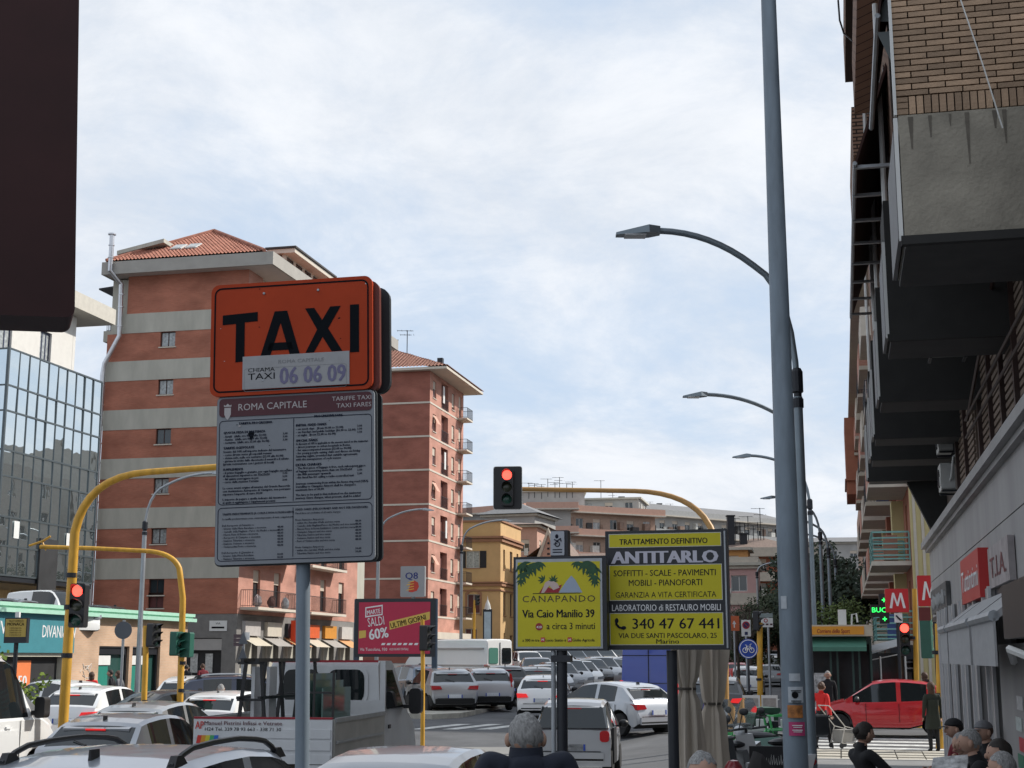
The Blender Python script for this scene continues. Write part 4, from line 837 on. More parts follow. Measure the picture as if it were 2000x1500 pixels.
# ---------------------------------------------------------------- trees
def leafmat(name, c): return mat(name, c, .75, var=.45, scale=1.2, spec=.25)
def tree(name, label, cat, x, y, H, cr, crz, m, n, leaf=.22, base=None, trunk=.16, cz=None, group=None, bare=0):
    z = T(x, y); t = thing(name, label, cat, (x, y, z), 0, group); cz = cz or H - crz; b = MB()
    b.tube([(0, 0, -.3), (.05, 0, cz * .5), (0, .05, cz), (.1, 0, H * .86)], [trunk, trunk * .8, trunk * .6, trunk * .2], 7)
    for k in range(9):
        a = k * 2.4; e = Vector((math.cos(a) * cr * .7, math.sin(a) * cr * .7, cz + crz * random.uniform(-.2, .6))); s = Vector((0, 0, cz * random.uniform(.6, .95))); mid = s.lerp(e, .5) + Vector((0, 0, .25)); b.tube([s, mid, e], [trunk * .4, trunk * .25, trunk * .08], 5)
        if bare:
            for j in range(7): q = mid.lerp(e, random.random()); b.tube([q, q + Vector((random.uniform(-.5, .5), random.uniform(-.5, .5), random.uniform(.2, .8))) * bare], [.02, .008], 3)
    b.build('trunk', mat('bark', (.06, .045, .035), .9, var=.3), t, smooth=True)
    if n:
        cl = [(Vector((random.gauss(0, .5) * cr, random.gauss(0, .5) * cr, cz + random.gauss(.1, .5) * crz)), random.uniform(.3, .55) * min(cr, crz)) for _ in range(26)]
        v = []; f = []
        for k in range(n):
            c, r = random.choice(cl); d = Vector((random.gauss(0, 1), random.gauss(0, 1), random.gauss(0, 1))).normalized() * r * random.uniform(.55, 1.1); p = c + d
            a = Vector((random.gauss(0, 1), random.gauss(0, 1), random.gauss(0, .6))).normalized() * leaf * random.uniform(.6, 1.3); q = a.orthogonal().normalized() * leaf * .45
            i = len(v); v += [p - a * .5, p + q, p + a * .6, p - q]; f.append((i, i + 1, i + 2, i + 3))
        cb = MB(); cb.v = [tuple(w) for w in v]; cb.f = f; cb.i = [0] * len(f); cb.build('crown', m, t, kind='stuff')
    return t
LF1 = leafmat('leaf_dark', (.03, .045, .028)); LF2 = leafmat('leaf_bush', (.09, .12, .035)); LF3 = leafmat('leaf_mid', (.05, .065, .035))
for i, (px, Y, H, cr) in enumerate(((1588, 120, 8.6, 2.4), (1604, 112, 8.5, 2.5), (1622, 105, 8.1, 2.4), (1640, 98, 7.6, 2.3), (1655, 92, 7.0, 2.2), (1668, 84, 6.4, 2.0))):
    tree('evergreen_tree', ['farthest', 'tallest', 'third', 'fourth', 'fifth', 'nearest and lowest'][i] + ' dark evergreen in the row beyond the slim lamp posts', 'tree', GX(px, Y), Y, H, cr, H * .42, LF1, 5200, .27, trunk=.3, group='dark evergreens lining the avenue')
tree('bushy_tree', 'light green bushy tree rising behind the newspaper kiosk', 'tree', GX(1628, 56), 56, 4.6, 1.25, 1.25, LF2, 3600, .12, cz=3.1)
for i, (px, Y, H) in enumerate(((1478, 115, 5.2), (1500, 120, 6.6), (1520, 116, 6.4), (1545, 112, 7.0), (1455, 122, 4.6))):
    tree('street_tree', ['round dark tree beside the pink house', 'tall dark tree left of the thick post', 'dark tree just behind the thick post', 'dark tree right of the thick post', 'low dark tree in front of the pink house'][i], 'tree', GX(px, Y), Y, H, 1.7, 1.9, LF3, 3600, .2)
tree('bare_tree', 'leafless tree with a fan of twigs above the orange road sign', 'tree', GX(1440, 75), 75, 4.6, 1.2, 1.2, None, 0, trunk=.1, bare=1.0)
tree('bare_tree', 'taller leafless tree in front of the pink house', 'tree', GX(1465, 95), 95, 6, 1.8, 1.6, None, 0, trunk=.12, bare=1.3)
sb = tree('leafy_shrub', 'bright green shrub behind the white van on the left', 'shrub', GX(22, 40), 40, 1.9, .75, .7, leafmat('leaf_bright', (.14, .2, .03)), 900, .12, trunk=.05)
# ---------------------------------------------------------------- vehicles
# profile keys: (fraction of length from the tail, belt z, top z, half width factor)
K_HATCH = [(0, .52, .56, .84), (.008, .74, .78, .92), (.02, .86, .90, .955), (.035, .95, 1.0, .97), (.05, .97, 1.04, .975), (.145, .97, 1.33, .985), (.165, .965, 1.385, .985), (.24, .95, 1.44, 1), (.34, .93, 1.475, 1), (.44, .92, 1.485, 1), (.52, .91, 1.46, 1), (.58, .905, 1.42, 1), (.64, .90, 1.28, 1), (.72, .90, 1.09, 1), (.78, .90, .96, .995), (.85, .83, .89, .985), (.92, .74, .80, .965), (.965, .64, .70, .93), (.99, .50, .56, .87), (1, .38, .42, .8)]
K_SUV = [(0, .6, .64, .86), (.008, .86, .9, .93), (.02, 1.0, 1.04, .955), (.035, 1.06, 1.1, .97), (.05, 1.08, 1.13, .975), (.11, 1.08, 1.47, .985), (.135, 1.08, 1.54, .985), (.22, 1.06, 1.6, 1), (.32, 1.04, 1.625, 1), (.42, 1.03, 1.63, 1), (.52, 1.02, 1.6, 1), (.58, 1.015, 1.55, 1), (.64, 1.01, 1.41, 1), (.71, 1.01, 1.2, 1), (.77, 1.02, 1.07, .995), (.85, .98, 1.03, .985), (.92, .9, .96, .965), (.965, .8, .86, .93), (.99, .62, .68, .87), (1, .45, .5, .8)]
K_SMART = [(0, .55, .6, .84), (.01, .8, .84, .93), (.03, .92, .97, .96), (.05, .98, 1.03, .965), (.14, .99, 1.42, .97), (.17, .99, 1.49, .97), (.26, .98, 1.54, 1), (.4, .97, 1.555, 1), (.52, .96, 1.53, 1), (.6, .95, 1.47, 1), (.7, .95, 1.25, 1), (.8, .95, 1.02, .99), (.87, .88, .93, .98), (.94, .76, .81, .95), (.985, .55, .6, .88), (1, .4, .45, .8)]
K_VAN = [(0, 1.15, 2.38, .93), (.004, 1.2, 2.46, .97), (.012, 1.2, 2.5, .985), (.2, 1.2, 2.52, 1), (.5, 1.2, 2.52, 1), (.7, 1.2, 2.48, 1), (.74, 1.2, 2.4, 1), (.79, 1.2, 2.1, 1), (.86, 1.2, 1.55, 1), (.885, 1.18, 1.27, .995), (.93, 1.08, 1.15, .98), (.975, .9, .98, .95), (.99, .6, .7, .9), (1, .45, .5, .82)]
K_MPV = [(0, 1.0, 1.72, .93), (.006, 1.05, 1.82, .97), (.02, 1.07, 1.9, .985), (.2, 1.07, 1.95, 1), (.5, 1.07, 1.96, 1), (.64, 1.07, 1.93, 1), (.69, 1.07, 1.85, 1), (.75, 1.07, 1.6, 1), (.83, 1.07, 1.22, .995), (.86, 1.05, 1.13, .99), (.92, .95, 1.02, .975), (.97, .8, .88, .94), (.99, .55, .6, .88), (1, .42, .45, .8)]
def lerpk(K, t):
    for a, b in zip(K, K[1:]):
        if a[0] <= t <= b[0]:
            q = (t - a[0]) / (b[0] - a[0]) if b[0] > a[0] else 0; return [a[i] + (b[i] - a[i]) * q for i in range(4)]
    return list(K[-1])
M_under = mat('underbody_black', (.01, .01, .01), .9, var=0)
_wheel = {}
def wheel_meshes(r):
    if r not in _wheel:
        w = .2; a = MB().lathe([(r * .64, -w / 2), (r * .93, -w / 2), (r, -w / 3), (r, w / 3), (r * .93, w / 2), (r * .64, w / 2)], n=22, axis='x').mesh('tyre', M_tyre, True)
        b = MB(); b.lathe([(r * .65, -w * .42), (r * .65, w * .42), (r * .60, w * .46), (r * .56, w * .30)], n=22, axis='x')
        for k in range(7):
            b.M = Matrix.Rotation(2 * math.pi * k / 7, 4, 'X'); b.box((w * .28, -.028, .03), (w * .42, .028, r * .6))
        b.M = Matrix(); b.lathe([(.06, w * .2), (.06, w * .45), (.0, w * .45)], n=10, axis='x'); rm = b.mesh('rim', M_rim)
        hub = MB().lathe([(r * .62, -w * .3), (r * .62, w * .2), (0, w * .2)], n=16, axis='x').mesh('wheel', M_under)
        _wheel[r] = (a, rm, hub)
    return _wheel[r]
def car(name, label, cat, loc, rz, col, K, L=4.05, Wd=1.74, group=None, zs=1.0, tail='h', side=((.215, .39), (.42, .60)), sideq=.72, rg=None, wg=(.58, .78), axles=(.17, .80), wr=.31, metal=0.0, cladding=False, plate=True, lit=False, rails=False, fin=True, roofcol=None, mirrors=True, antenna=False, doors=(.405, .63), spoiler=True, detail=True, hilit=False, pillar=None):
    rg = rg if rg is not None else ((.05, .145) if K is K_HATCH else ((.05, .11) if K is K_SUV else None)); car_ = thing(name, label, cat, loc, rz, group); hw = Wd / 2; R_ = wr + .055
    ts = {k[0] for k in K}; ya = [-L / 2 + L * a for a in axles]
    for y in ya:
        for j in range(-6, 7): ts.add((y + R_ * math.sin(j * math.pi / 12) + L / 2) / L)
    for s_ in side: ts.update(s_)
    ts = sorted(t for t in ts if 0 <= t <= 1); cl = [ts[0]]
    for t in ts[1:]:
        if t - cl[-1] > .0025: cl.append(t)
    ts = cl; rings = []
    for t in ts:
        _, zb_, zt_, wf = lerpk(K, t); zb_ *= zs; zt_ *= zs; y = -L / 2 + L * t; w = hw * wf; e = max(0, (zt_ - zb_))
        base = .22 + .10 * max(0, 1 - t / .03) + .05 * max(0, (t - .95) / .05)
        for yy in ya:
            if abs(y - yy) < R_ + 1e-6: base = max(base, wr + math.sqrt(max(0, R_ * R_ - (y - yy) ** 2)))
        tilt = min(1, e / .5); wt = w * (.97 - .185 * tilt) if K is not K_VAN else w * (.97 - .07 * min(1, e / 1.3))
        mid = max(base + .05, zb_ * .62)
        ring = [(0, base), (w * .88, base), (w * .97, base + .04), (w * 1.0, mid), (w * .985, zb_ - .05), (w * .955, zb_), (wt + .03 * (1 - tilt), zt_ - .06 * tilt - .004), (wt * .90, zt_ - .012), (wt * .5, zt_ + .008), (0, zt_ + .015)]
        rings.append([(x, y, z) for x, z in ring])
    nr = 10; full = [[(x, y, z) for x, y, z in r] + [(-x, y, z) for x, y, z in reversed(r[1:-1])] for r in rings]; m = len(full[0])
    body = MB(); glass = {'rear_window': MB(), 'windscreen': MB(), 'side_window': MB(), 'side_window_': MB()}
    def emit(mb, i, j, off=0):
        a, b_, c, d = full[i][j], full[i][(j + 1) % m], full[i + 1][(j + 1) % m], full[i + 1][j]
        mb.add([a, b_, c, d], [(0, 1, 2, 3)])
    for i in range(len(ts) - 1):
        tm = (ts[i] + ts[i + 1]) / 2
        for j in range(m):
            jj = j if j < nr - 1 else m - 1 - j      # mirrored row index
            tgt = body; body.mi = 0
            if jj in (0, 1): body.mi = 1
            elif cladding and jj == 2: body.mi = 1
            if jj in (7, 8) and rg and rg[0] < tm < rg[1]: tgt = glass['rear_window']
            elif jj in (7, 8) and wg and wg[0] < tm < wg[1]: tgt = glass['windscreen']
            elif jj == 5 and side and any(a < tm < b_ for a, b_ in side): tgt = glass['side_window' if j < nr - 1 else 'side_window_']
            elif jj == 5 and side and side[-1][1] <= tm < sideq: tgt = glass['side_window' if j < nr - 1 else 'side_window_']
            elif pillar and jj == 5: body.mi = 3
            elif roofcol and jj in (6, 7, 8) and K[0][1] and tm < .6: body.mi = 2
            emit(tgt, i, j)
    body.mi = 0
    body.add(full[0], [tuple(range(m))]); body.add(full[-1], [tuple(range(m - 1, -1, -1))])
    body.build('body', [col, M_under, roofcol or col, pillar or col], car_, smooth=True, ang=24)
    for k, g in glass.items():
        if g.v: g.build(k.rstrip('_'), M_glass, car_, smooth=True, ang=24)
    z = lambda t, q: lerpk(K, t)[q] * zs
    zb1 = z(.03, 1)
    if tail == 'h':
        for s_ in (-1, 1):
            b = MB(); b.prism([(s_ * hw * .52, zb1 - .16), (s_ * hw * .94, zb1 - .18), (s_ * hw * .965, zb1 - .03), (s_ * hw * .6, zb1 - .045)][::s_], -L / 2 - .012, -L / 2 + .25); b.build('tail_light', M_redlit if lit else M_red, car_)
    elif tail == 'v':
        for s_ in (-1, 1):
            b = MB(); y0 = -L / 2
            b.add([(s_ * hw * .80, y0 - .01, zb1 - .12), (s_ * hw * .955, y0 + .09, zb1 - .14), (s_ * hw * .90, y0 + .33, z(.12, 2) - .1), (s_ * hw * .80, y0 + .28, z(.12, 2) - .06), (s_ * hw * .78, y0 + .5, zb1 - .12), (s_ * hw * .90, y0 + .5, zb1 - .12)], [(0, 1, 2, 3), (1, 5, 2), (0, 3, 4), (0, 4, 5, 1), (2, 5, 4, 3)]); b.build('tail_light', M_redlit if lit else M_red, car_)
    elif tail == 'van':
        for s_ in (-1, 1): MB().rbox((s_ * hw * .93, -L / 2 + .05, 1.05), (.12, .16, .5), .03).build('tail_light', M_redlit if lit else M_red, car_)
    elif tail == 's':
        for s_ in (-1, 1): MB().rbox((s_ * hw * .82, -L / 2 + .03, .84), (.19, .16, .22), .06).build('tail_light', M_red, car_)
    if spoiler and rg and detail:
        t1 = rg[1]; yb = -L / 2 + L * t1; zz_ = z(t1, 2)
        b = MB(); b.add([(-hw * .66, yb - .09, zz_ - .03), (hw * .66, yb - .09, zz_ - .03), (hw * .66, yb + .12, zz_ + .035), (-hw * .66, yb + .12, zz_ + .035), (-hw * .66, yb - .08, zz_ - .07), (hw * .66, yb - .08, zz_ - .07), (hw * .66, yb + .1, zz_ - .05), (-hw * .66, yb + .1, zz_ - .05)], [(0, 1, 2, 3), (4, 7, 6, 5), (0, 4, 5, 1), (1, 5, 6, 2), (2, 6, 7, 3), (3, 7, 4, 0)]); b.build('spoiler', col, car_)
        MB().cbox((0, yb - .095, zz_ - .045), (.34, .02, .025)).build('brake_light', M_redlit if lit or hilit else M_red, car_)
    if plate:
        zc = .62 if K is not K_HATCH else .66
        p_ = MB().cbox((0, -L / 2 - .02, zc * zs), (.56, .02, .13)).build('number_plate', M_plate, car_)
        if detail: MB().cbox((-.255, -L / 2 - .032, zc * zs), (.04, .01, .125)).cbox((.255, -L / 2 - .032, zc * zs), (.04, .01, .125)).build('blue_strip', M_blue_p, p_)
    b = MB(); b.box((-hw * .80, -L / 2 - .05, .33), (hw * .80, -L / 2 + .1, .52)); b.build('rear_bumper', M_under if cladding else col, car_) if K is not K_VAN else b.build('rear_bumper', M_blk, car_)
    for s_ in (-1, 1):
        MB().prism([(s_ * hw * .5, z(.93, 1) - .17), (s_ * hw * .93, z(.93, 1) - .15), (s_ * hw * .92, z(.93, 1) - .0), (s_ * hw * .55, z(.93, 1) - .06)][::-s_], L / 2 - .28, L / 2 - .02).build('headlight', glassm('headlight_glass', (.35, .37, .4), .08, .8), car_)
        if mirrors:
            ym = -L / 2 + L * (sideq - .03); b = MB().ball((s_ * (hw + .10), ym, z(.6, 1) + .07), (.11, .07, .085)); b.box((min(s_ * hw * .95, s_ * (hw + .08)), ym - .02, z(.6, 1)), (max(s_ * hw * .95, s_ * (hw + .08)), ym + .02, z(.6, 1) + .04)); b.build('wing_mirror', M_blk, car_, smooth=True)
        if doors and detail:
            for d in doors: MB().cbox((s_ * (hw * .995 + .012), -L / 2 + L * (d - .07) - .05, z(.4, 1) - .16), (.03, .17, .035)).build('door_handle', col, car_)
            g_ = MB()
            for d in (doors[0], doors[1] + .0, .2):
                g_.box((s_ * hw * 1.001 - .004, -L / 2 + L * d, .4), (s_ * hw * 1.001 + .004, -L / 2 + L * d + .012, z(.4, 1) - .05))
            g_.build('door_gap', M_under, car_)
    if detail and rg:
        ya_, yb_ = -L / 2 + L * rg[0], -L / 2 + L * rg[1]; za_, zc_ = z(rg[0], 2), z(rg[1], 2); fr = .62
        MB().tube([(0, ya_ - .02, za_ + .02), (-hw * .32, ya_ + (yb_ - ya_) * .25 - .02, za_ + (zc_ - za_) * .25 + .03)], .009, 5).ball((0, ya_ - .02, za_ + .01), (.03, .02, .03)).build('rear_wiper', M_blk, car_)
        MB().box((-hw * .72, -L / 2 - .053, .53), (hw * .72, -L / 2 - .01, .545)).box((-hw * .79, -L / 2 - .053, .36), (hw * .79, -L / 2 - .045, .40)).build('bumper_line', M_under, car_)
        MB().lathe([(.045, 0), (.04, .012), (.0, .014)], (0, -L / 2 + L * .02, z(.02, 1) - .02), 14, 'y').build('badge', M_rim, car_)
    if detail: MB().box((-hw * .45, L / 2 - .05, .5), (hw * .45, L / 2 + .012, .62)).build('grille', M_blk, car_)
    ty, rm, hb = wheel_meshes(wr)
    for y in ya:
        for s_ in (-1, 1):
            w_ = put('wheel', hb, car_, (s_ * (hw - .11), y, wr), (0, 0, 0 if s_ > 0 else math.pi)); put('tyre', ty, w_); put('rim', rm, w_)
    if rails:
        for s_ in (-1, 1):
            pts = []; 
            for k in range(13):
                t = .17 + .44 * k / 12; zt2_ = z(t, 2); up = .06 * min(1, math.sin(math.pi * k / 12) * 2.4); pts.append((s_ * hw * .68, -L / 2 + L * t, zt2_ + up))
            b = MB().tube(pts, .021, 7)
            b.build('roof_rail', M_blk if rails == 1 else M_galv, car_, smooth=True)
            for t in (.185, .59): MB().add([(s_ * hw * .68 - .03, -L / 2 + L * t - .07, z(t, 2) - .02), (s_ * hw * .68 + .03, -L / 2 + L * t - .07, z(t, 2) - .02), (s_ * hw * .68 + .035, -L / 2 + L * t + .14, z(t, 2) - .02), (s_ * hw * .68 - .035, -L / 2 + L * t + .14, z(t, 2) - .02), (s_ * hw * .68 - .025, -L / 2 + L * t - .02, z(t, 2) + .055), (s_ * hw * .68 + .025, -L / 2 + L * t - .02, z(t, 2) + .055), (s_ * hw * .68 + .025, -L / 2 + L * t + .06, z(t, 2) + .055), (s_ * hw * .68 - .025, -L / 2 + L * t + .06, z(t, 2) + .055)], [(4, 5, 6, 7), (0, 1, 5, 4), (1, 2, 6, 5), (2, 3, 7, 6), (3, 0, 4, 7)]).build('rail_foot', M_blk, car_)
    if fin: MB().prism([(-.012, 0), (.012, 0), (.006, .075), (-.006, .075)], -.07, .05).build('roof_fin', M_blk, car_, loc=(0, -L / 2 + L * .2, z(.2, 2) + .0))
    if antenna: b = MB().tube([(0, 0, 0), (0, -.14, .3)], [.009, .004], 6); b.lathe([(.04, -.02), (.035, .03), (.015, .04)], n=8); b.build('antenna', M_blk, car_, loc=(antenna if antenna != 1 else 0, -L / 2 + L * .25, z(.25, 2) + .01))
    return car_
def cz(x, y): return (x, y, T(x, y) + .004)
Pw = paint('car_white', (.74, .74, .73)); Ps = paint('car_silver', (.36, .37, .38), .55); Plg = paint('car_pale_grey', (.40, .41, .43), .3)  # Plg greyed down: shade on the foreground cars put into the colour
Pn = paint('car_navy', (.015, .022, .05)); Pk = paint('car_black', (.02, .02, .023)); Pr = paint('car_red', (.52, .012, .02)); Pb = paint('car_blue', (.01, .045, .33)); Pg = paint('car_steel_blue', (.09, .12, .17), .4); Pmg = paint('car_mid_grey', (.16, .165, .175), .4)
G_rank = 'cars queuing on the road at the left'
# nearest car: white roof with black rails
c = car('parked_car', 'nearest pale silver car with black roof rails, cut by the lower left edge', 'car', cz(-2.5, 11.1), RZ, paint('car_ice_silver', (.43, .46, .51), .35), K_SUV, 4.25, 1.8, G_rank, zs=.965, rails=1, cladding=True)  # blue-grey of the foreground shade is put into this paint
car('parked_car', 'silver car with whip antenna between the taxi pole and the white-haired man', 'car', cz(-.95, 15.9), RZ, Plg, K_HATCH, 4.0, 1.76, G_rank, zs=.97, antenna=-.0, fin=False, roofcol=None)
car('parked_car', 'pale grey small hatchback behind the nearest car, lit high brake light', 'car', cz(-6.25, 24.7), RZ, Plg, K_HATCH, 3.9, 1.74, G_rank, tail='h', lit=False, hilit=True)
car('parked_car', 'silver hatchback with tall red tail lamps left of the lorry tailboard', 'car', cz(-7.15, 30.0), RZ, Ps, K_HATCH, 4.0, 1.7, G_rank, tail='v', lit=False, zs=1.03, hilit=True)
car('parked_car', 'white crossover with dark rear screen behind the nose of the white van', 'car', cz(-11.2, 40.2), RZ, Pw, K_HATCH, 4.2, 1.78, G_rank, tail='h', lit=True, zs=1.04)
car('parked_car', 'bright white hatchback with small roof aerial just beyond the glass rack', 'car', cz(-7.4, 39.0), RZ, Pw, K_HATCH, 4.0, 1.7, G_rank, tail='h', lit=True, antenna=1, fin=False)
v = car('delivery_van', 'white van with a big black wing mirror at the left edge', 'van', cz(-10.1, 26.0), RZ + R(0), Pw, K_MPV, 4.95, 1.95, None, tail='van', side=((.5, .66),), sideq=.76, rg=None, wg=(.66, .84), axles=(.2, .82), wr=.33, fin=False, doors=(.48, .70), spoiler=False, mirrors=False, zs=1.24)
b = MB(); b.rbox((1.14, 1.42, 1.5), (.2, .2, .38), .06); b.box((.92, 1.4, 1.36), (1.1, 1.46, 1.44)); b.build('wing_mirror', M_blk, v)
car('parked_car', 'dark saloon facing the camera behind the two yellow posts', 'car', cz(GX(285, 37), 38.5), RZ + R(150), Pk, K_SUV, 4.3, 1.8, G_rank, zs=.93)
car('parked_car', 'dark blue estate car with long side windows behind the brown-coated person', 'car', cz(GX(478, 43), 43.5), RZ + R(-62), Pn, K_SUV, 4.6, 1.82, G_rank, rails=2, zs=1.0)
car('parked_car', 'white car half hidden behind the thick yellow pole', 'car', cz(GX(108, 44), 44), RZ + R(70), Pw, K_HATCH, 3.9, 1.7, G_rank)
car('parked_car', 'small white car with rounded roof between the second yellow pole and the estate car', 'car', cz(GX(382, 47), 47), RZ + R(10), Pw, K_HATCH, 3.6, 1.65, G_rank)
# cars beside the island
car('parked_car', 'silver crossover seen from behind at the corner of the car park', 'car', cz(GX(872, 55) - .25, 55.4), RZ + R(30), Ps, K_SUV, 4.4, 1.84, 'cars in the car park', tail='h', cladding=True, zs=.98)
car('parked_car', 'pale chunky small car with upright red tail lamps next to the silver crossover', 'car', cz(GX(945, 57) - .1, 57.2), RZ + R(26), Plg, K_SUV, 4.1, 1.8, 'cars in the car park', tail='v', cladding=True, zs=.97)
car('parked_car', 'black car squeezed behind the chunky pale car', 'car', cz(GX(975, 61), 61.5), RZ + R(24), Pk, K_SUV, 4.2, 1.8, 'cars in the car park', tail='h', zs=.97)
car('parked_car', 'dark car in shadow by the tail of the long white van', 'car', cz(GX(1040, 64), 64.5), RZ + R(22), Pmg, K_HATCH, 4.0, 1.75, 'cars in the car park')
car('parked_car', 'steel blue car behind the signal post below the red billboard', 'car', cz(GX(800, 58), 60.5), RZ + R(40), Pg, K_SUV, 4.3, 1.8, 'cars in the car park', zs=.97)
v = car('long_van', 'long white high-roofed panel van parked across the car park', 'van', cz(GX(905, 70) - .6, 72.5), RZ + R(62), Pw, K_VAN, 6.2, 2.05, None, tail='van', side=(), rg=None, wg=(.74, .885), axles=(.22, .8), wr=.34, fin=False, doors=None, spoiler=False)
for s_ in (-1, 1): MB().rbox((s_ * .48, -3.11, 1.72), (.66, .03, .75), .08).build('rear_window', M_glass if s_ > 0 else glassm('greenish_glass', (.1, .25, .2), .1, .6), v)
MB().box((-.012, -3.13, .5), (.012, -3.1, 2.35)).build('door_gap', M_under, v)
b = MB()
for z_ in (1.25, 2.05): b.box((-1.04, -2.9, z_), (1.04, 1.2, z_ + .05))
b.build('body_moulding', Plg, v)
car('parked_car', 'dark saloon parked by the rear doors of the long white van', 'car', cz(GX(1050, 74), 77), RZ + R(195), Pn, K_SUV, 4.2, 1.8, 'cars in the car park', zs=.95)
rowc = [Plg, Pmg, Ps, Pw, Pk, Plg, Pg, Ps, Pw, Pn]; nm = ['first', 'second', 'third', 'fourth', 'fifth', 'sixth', 'seventh', 'eighth', 'ninth', 'tenth']
for k in range(8):
    px = 1068 + 21 * k; Y = 68 + 3.1 * k
    car('parked_car', nm[k] + ' from the left of the nose-out row of parked cars below the small yellow sign', 'car', cz(GX(px, Y), Y), RZ + R(205), rowc[k], K_HATCH, 4.1, 1.74, 'nose-out row of parked cars', detail=False, zs=1.0 + .04 * (k % 3))
for k in range(8):
    px = 1030 + 29 * k; Y = 92 + 2.2 * k
    car('parked_car', nm[k] + ' from the left of the farthest row in the car park', 'car', cz(GX(px, Y), Y), RZ + R(205), rowc[(k + 3) % 10], K_SUV, 4.2, 1.78, 'farthest row of parked cars', detail=False)
# road in the centre
car('hatchback', 'white-silver hatchback crossing the road, seen from its rear right corner', 'car', (2.75, 42.0, T(3, 42) + .004), RZ + R(52), paint('car_bright_silver', (.42, .44, .47), .3), K_HATCH, 4.06, 1.76, None, tail='h', lit=False, zs=.98)
car('hatchback', 'white hatchback with red tail lamp passing behind the double post of the yellow sign', 'car', cz(GX(1068, 49), 51.2), RZ + R(8), Pw, K_HATCH, 4.1, 1.76, None, tail='h', lit=True, zs=.99)
v = car('blue_van', 'bright blue high-roofed van right of the silver hatchback', 'van', cz(GX(1297, 50), 52), RZ + R(0), Pb, K_VAN, 5.4, 2.0, None, tail='van', side=(), rg=None, wg=(.74, .885), axles=(.22, .8), wr=.34, fin=False, doors=None, spoiler=False, lit=True)
MB().box((-.012, -2.73, .5), (.012, -2.7, 2.35)).box((-.97, -2.72, 2.12), (.97, -2.7, 2.14)).box((-.97, -2.72, 1.2), (.97, -2.7, 1.22)).build('door_gap', M_under, v)
sm_ = car('city_car', 'white and black two-seater city car parked at the kerb behind the white-haired man', 'car', cz(1.42, 31.2), RZ + R(4), Plg, K_SMART, 2.72, 1.62, None, tail='s', side=((.28, .55),), sideq=.7, rg=(.05, .14), wg=(.6, .8), axles=(.14, .84), wr=.3, fin=False, doors=(.30, .66), pillar=M_blk)
MB().prism([(-.79, .25), (-.79, .8), (-.7, .95), (.7, .95), (.79, .8), (.79, .25)], -1.39, -1.37).build('tailgate_panel', Plg, sm_)
b = MB(); b.add([(-.70, -1.34, 1.0), (.70, -1.34, 1.0), (.60, -1.06, 1.40), (-.60, -1.06, 1.40), (.76, -1.2, 1.0), (.66, -.9, 1.42), (-.76, -1.2, 1.0), (-.66, -.9, 1.42)], [(0, 1, 2, 3), (1, 4, 5, 2), (6, 0, 3, 7)]); b.build('rear_screen', M_glass, sm_)
b = MB(); b.box((.79, -1.1, .3), (.835, -.45, 1.0)); b.build('black_quarter_panel', M_blk, sm_)
k_ = car('red_car', 'bright red small hatchback crossing towards the left in front of the kiosk', 'car', (P(1730, 1400, 39.2).x, 39.3, T(10, 39) + .004), RZ + R(90), Pr, K_HATCH, 3.75, 1.62, None, wr=.30, axles=(.16, .82))
car('parked_car', 'dark saloon with lit red tail lamp behind the yellow pole and parasols', 'car', cz(GX(1418, 43), 45), RZ + R(2), Pk, K_HATCH, 4.1, 1.75, 'traffic on the avenue', tail='h', lit=True)
car('parked_car', 'white upright hatchback seen from behind beneath the hanging signs', 'car', cz(GX(1478, 75), 78), RZ, Pw, K_SUV, 3.9, 1.66, 'traffic on the avenue', tail='v')
trf = [(1505, 100, Pmg), (1440, 105, Pr), (1468, 125, Pw), (1508, 128, Pw), (1430, 135, Ps), (1490, 150, Pw), (1514, 165, Plg), (1452, 160, Pr)]
tl = ['dark car farther along the avenue right of the white hatchback', 'red car partly behind the round blue cycle sign', 'white car just above the round blue cycle sign', 'white car with red lamps between the signal post and the thick pole', 'silver car below the orange road sign', 'white car far up the avenue near the tree line', 'pale car at the far end of the avenue by the thick pole', 'red car at the far end of the avenue by the road signs']
for (px, Y, cc), l in zip(trf, tl): car('distant_car', l, 'car', cz(GX(px, Y), Y), RZ, cc, K_HATCH, 4.0, 1.72, 'traffic on the avenue', detail=False, lit=(px == 1508))
# cars on the roof of the low shop building
for k, (yy, cc) in enumerate(((-2.0, Pk), (1.2, Pg), (3.9, Pmg), (11.3, Pk))):
    q = Matrix.Translation((-19.3, 54.3, 2.92)) @ Matrix.Rotation(RZ, 4, 'Z') @ Vector((-2.4, yy, 0))
    car('rooftop_car', ['dark car at the left end of', 'steel blue car second from the left on', 'grey car left of the white van on', 'black car right of the white van on'][k] + ' the shop roof car park', 'car', q, RZ + R(88), cc, K_HATCH, 4.1, 1.75, 'cars parked on the shop roof', detail=False)
q = Matrix.Translation((-19.3, 54.3, 2.92)) @ Matrix.Rotation(RZ, 4, 'Z') @ Vector((-1.9, 7.2, 0))
car('rooftop_van', 'small white van with big side window on the shop roof', 'van', q, RZ + R(250), Pw, K_MPV, 4.3, 1.8, None, tail='van', rg=None, side=((.4, .63),), sideq=.74, wg=(.64, .83), detail=False)

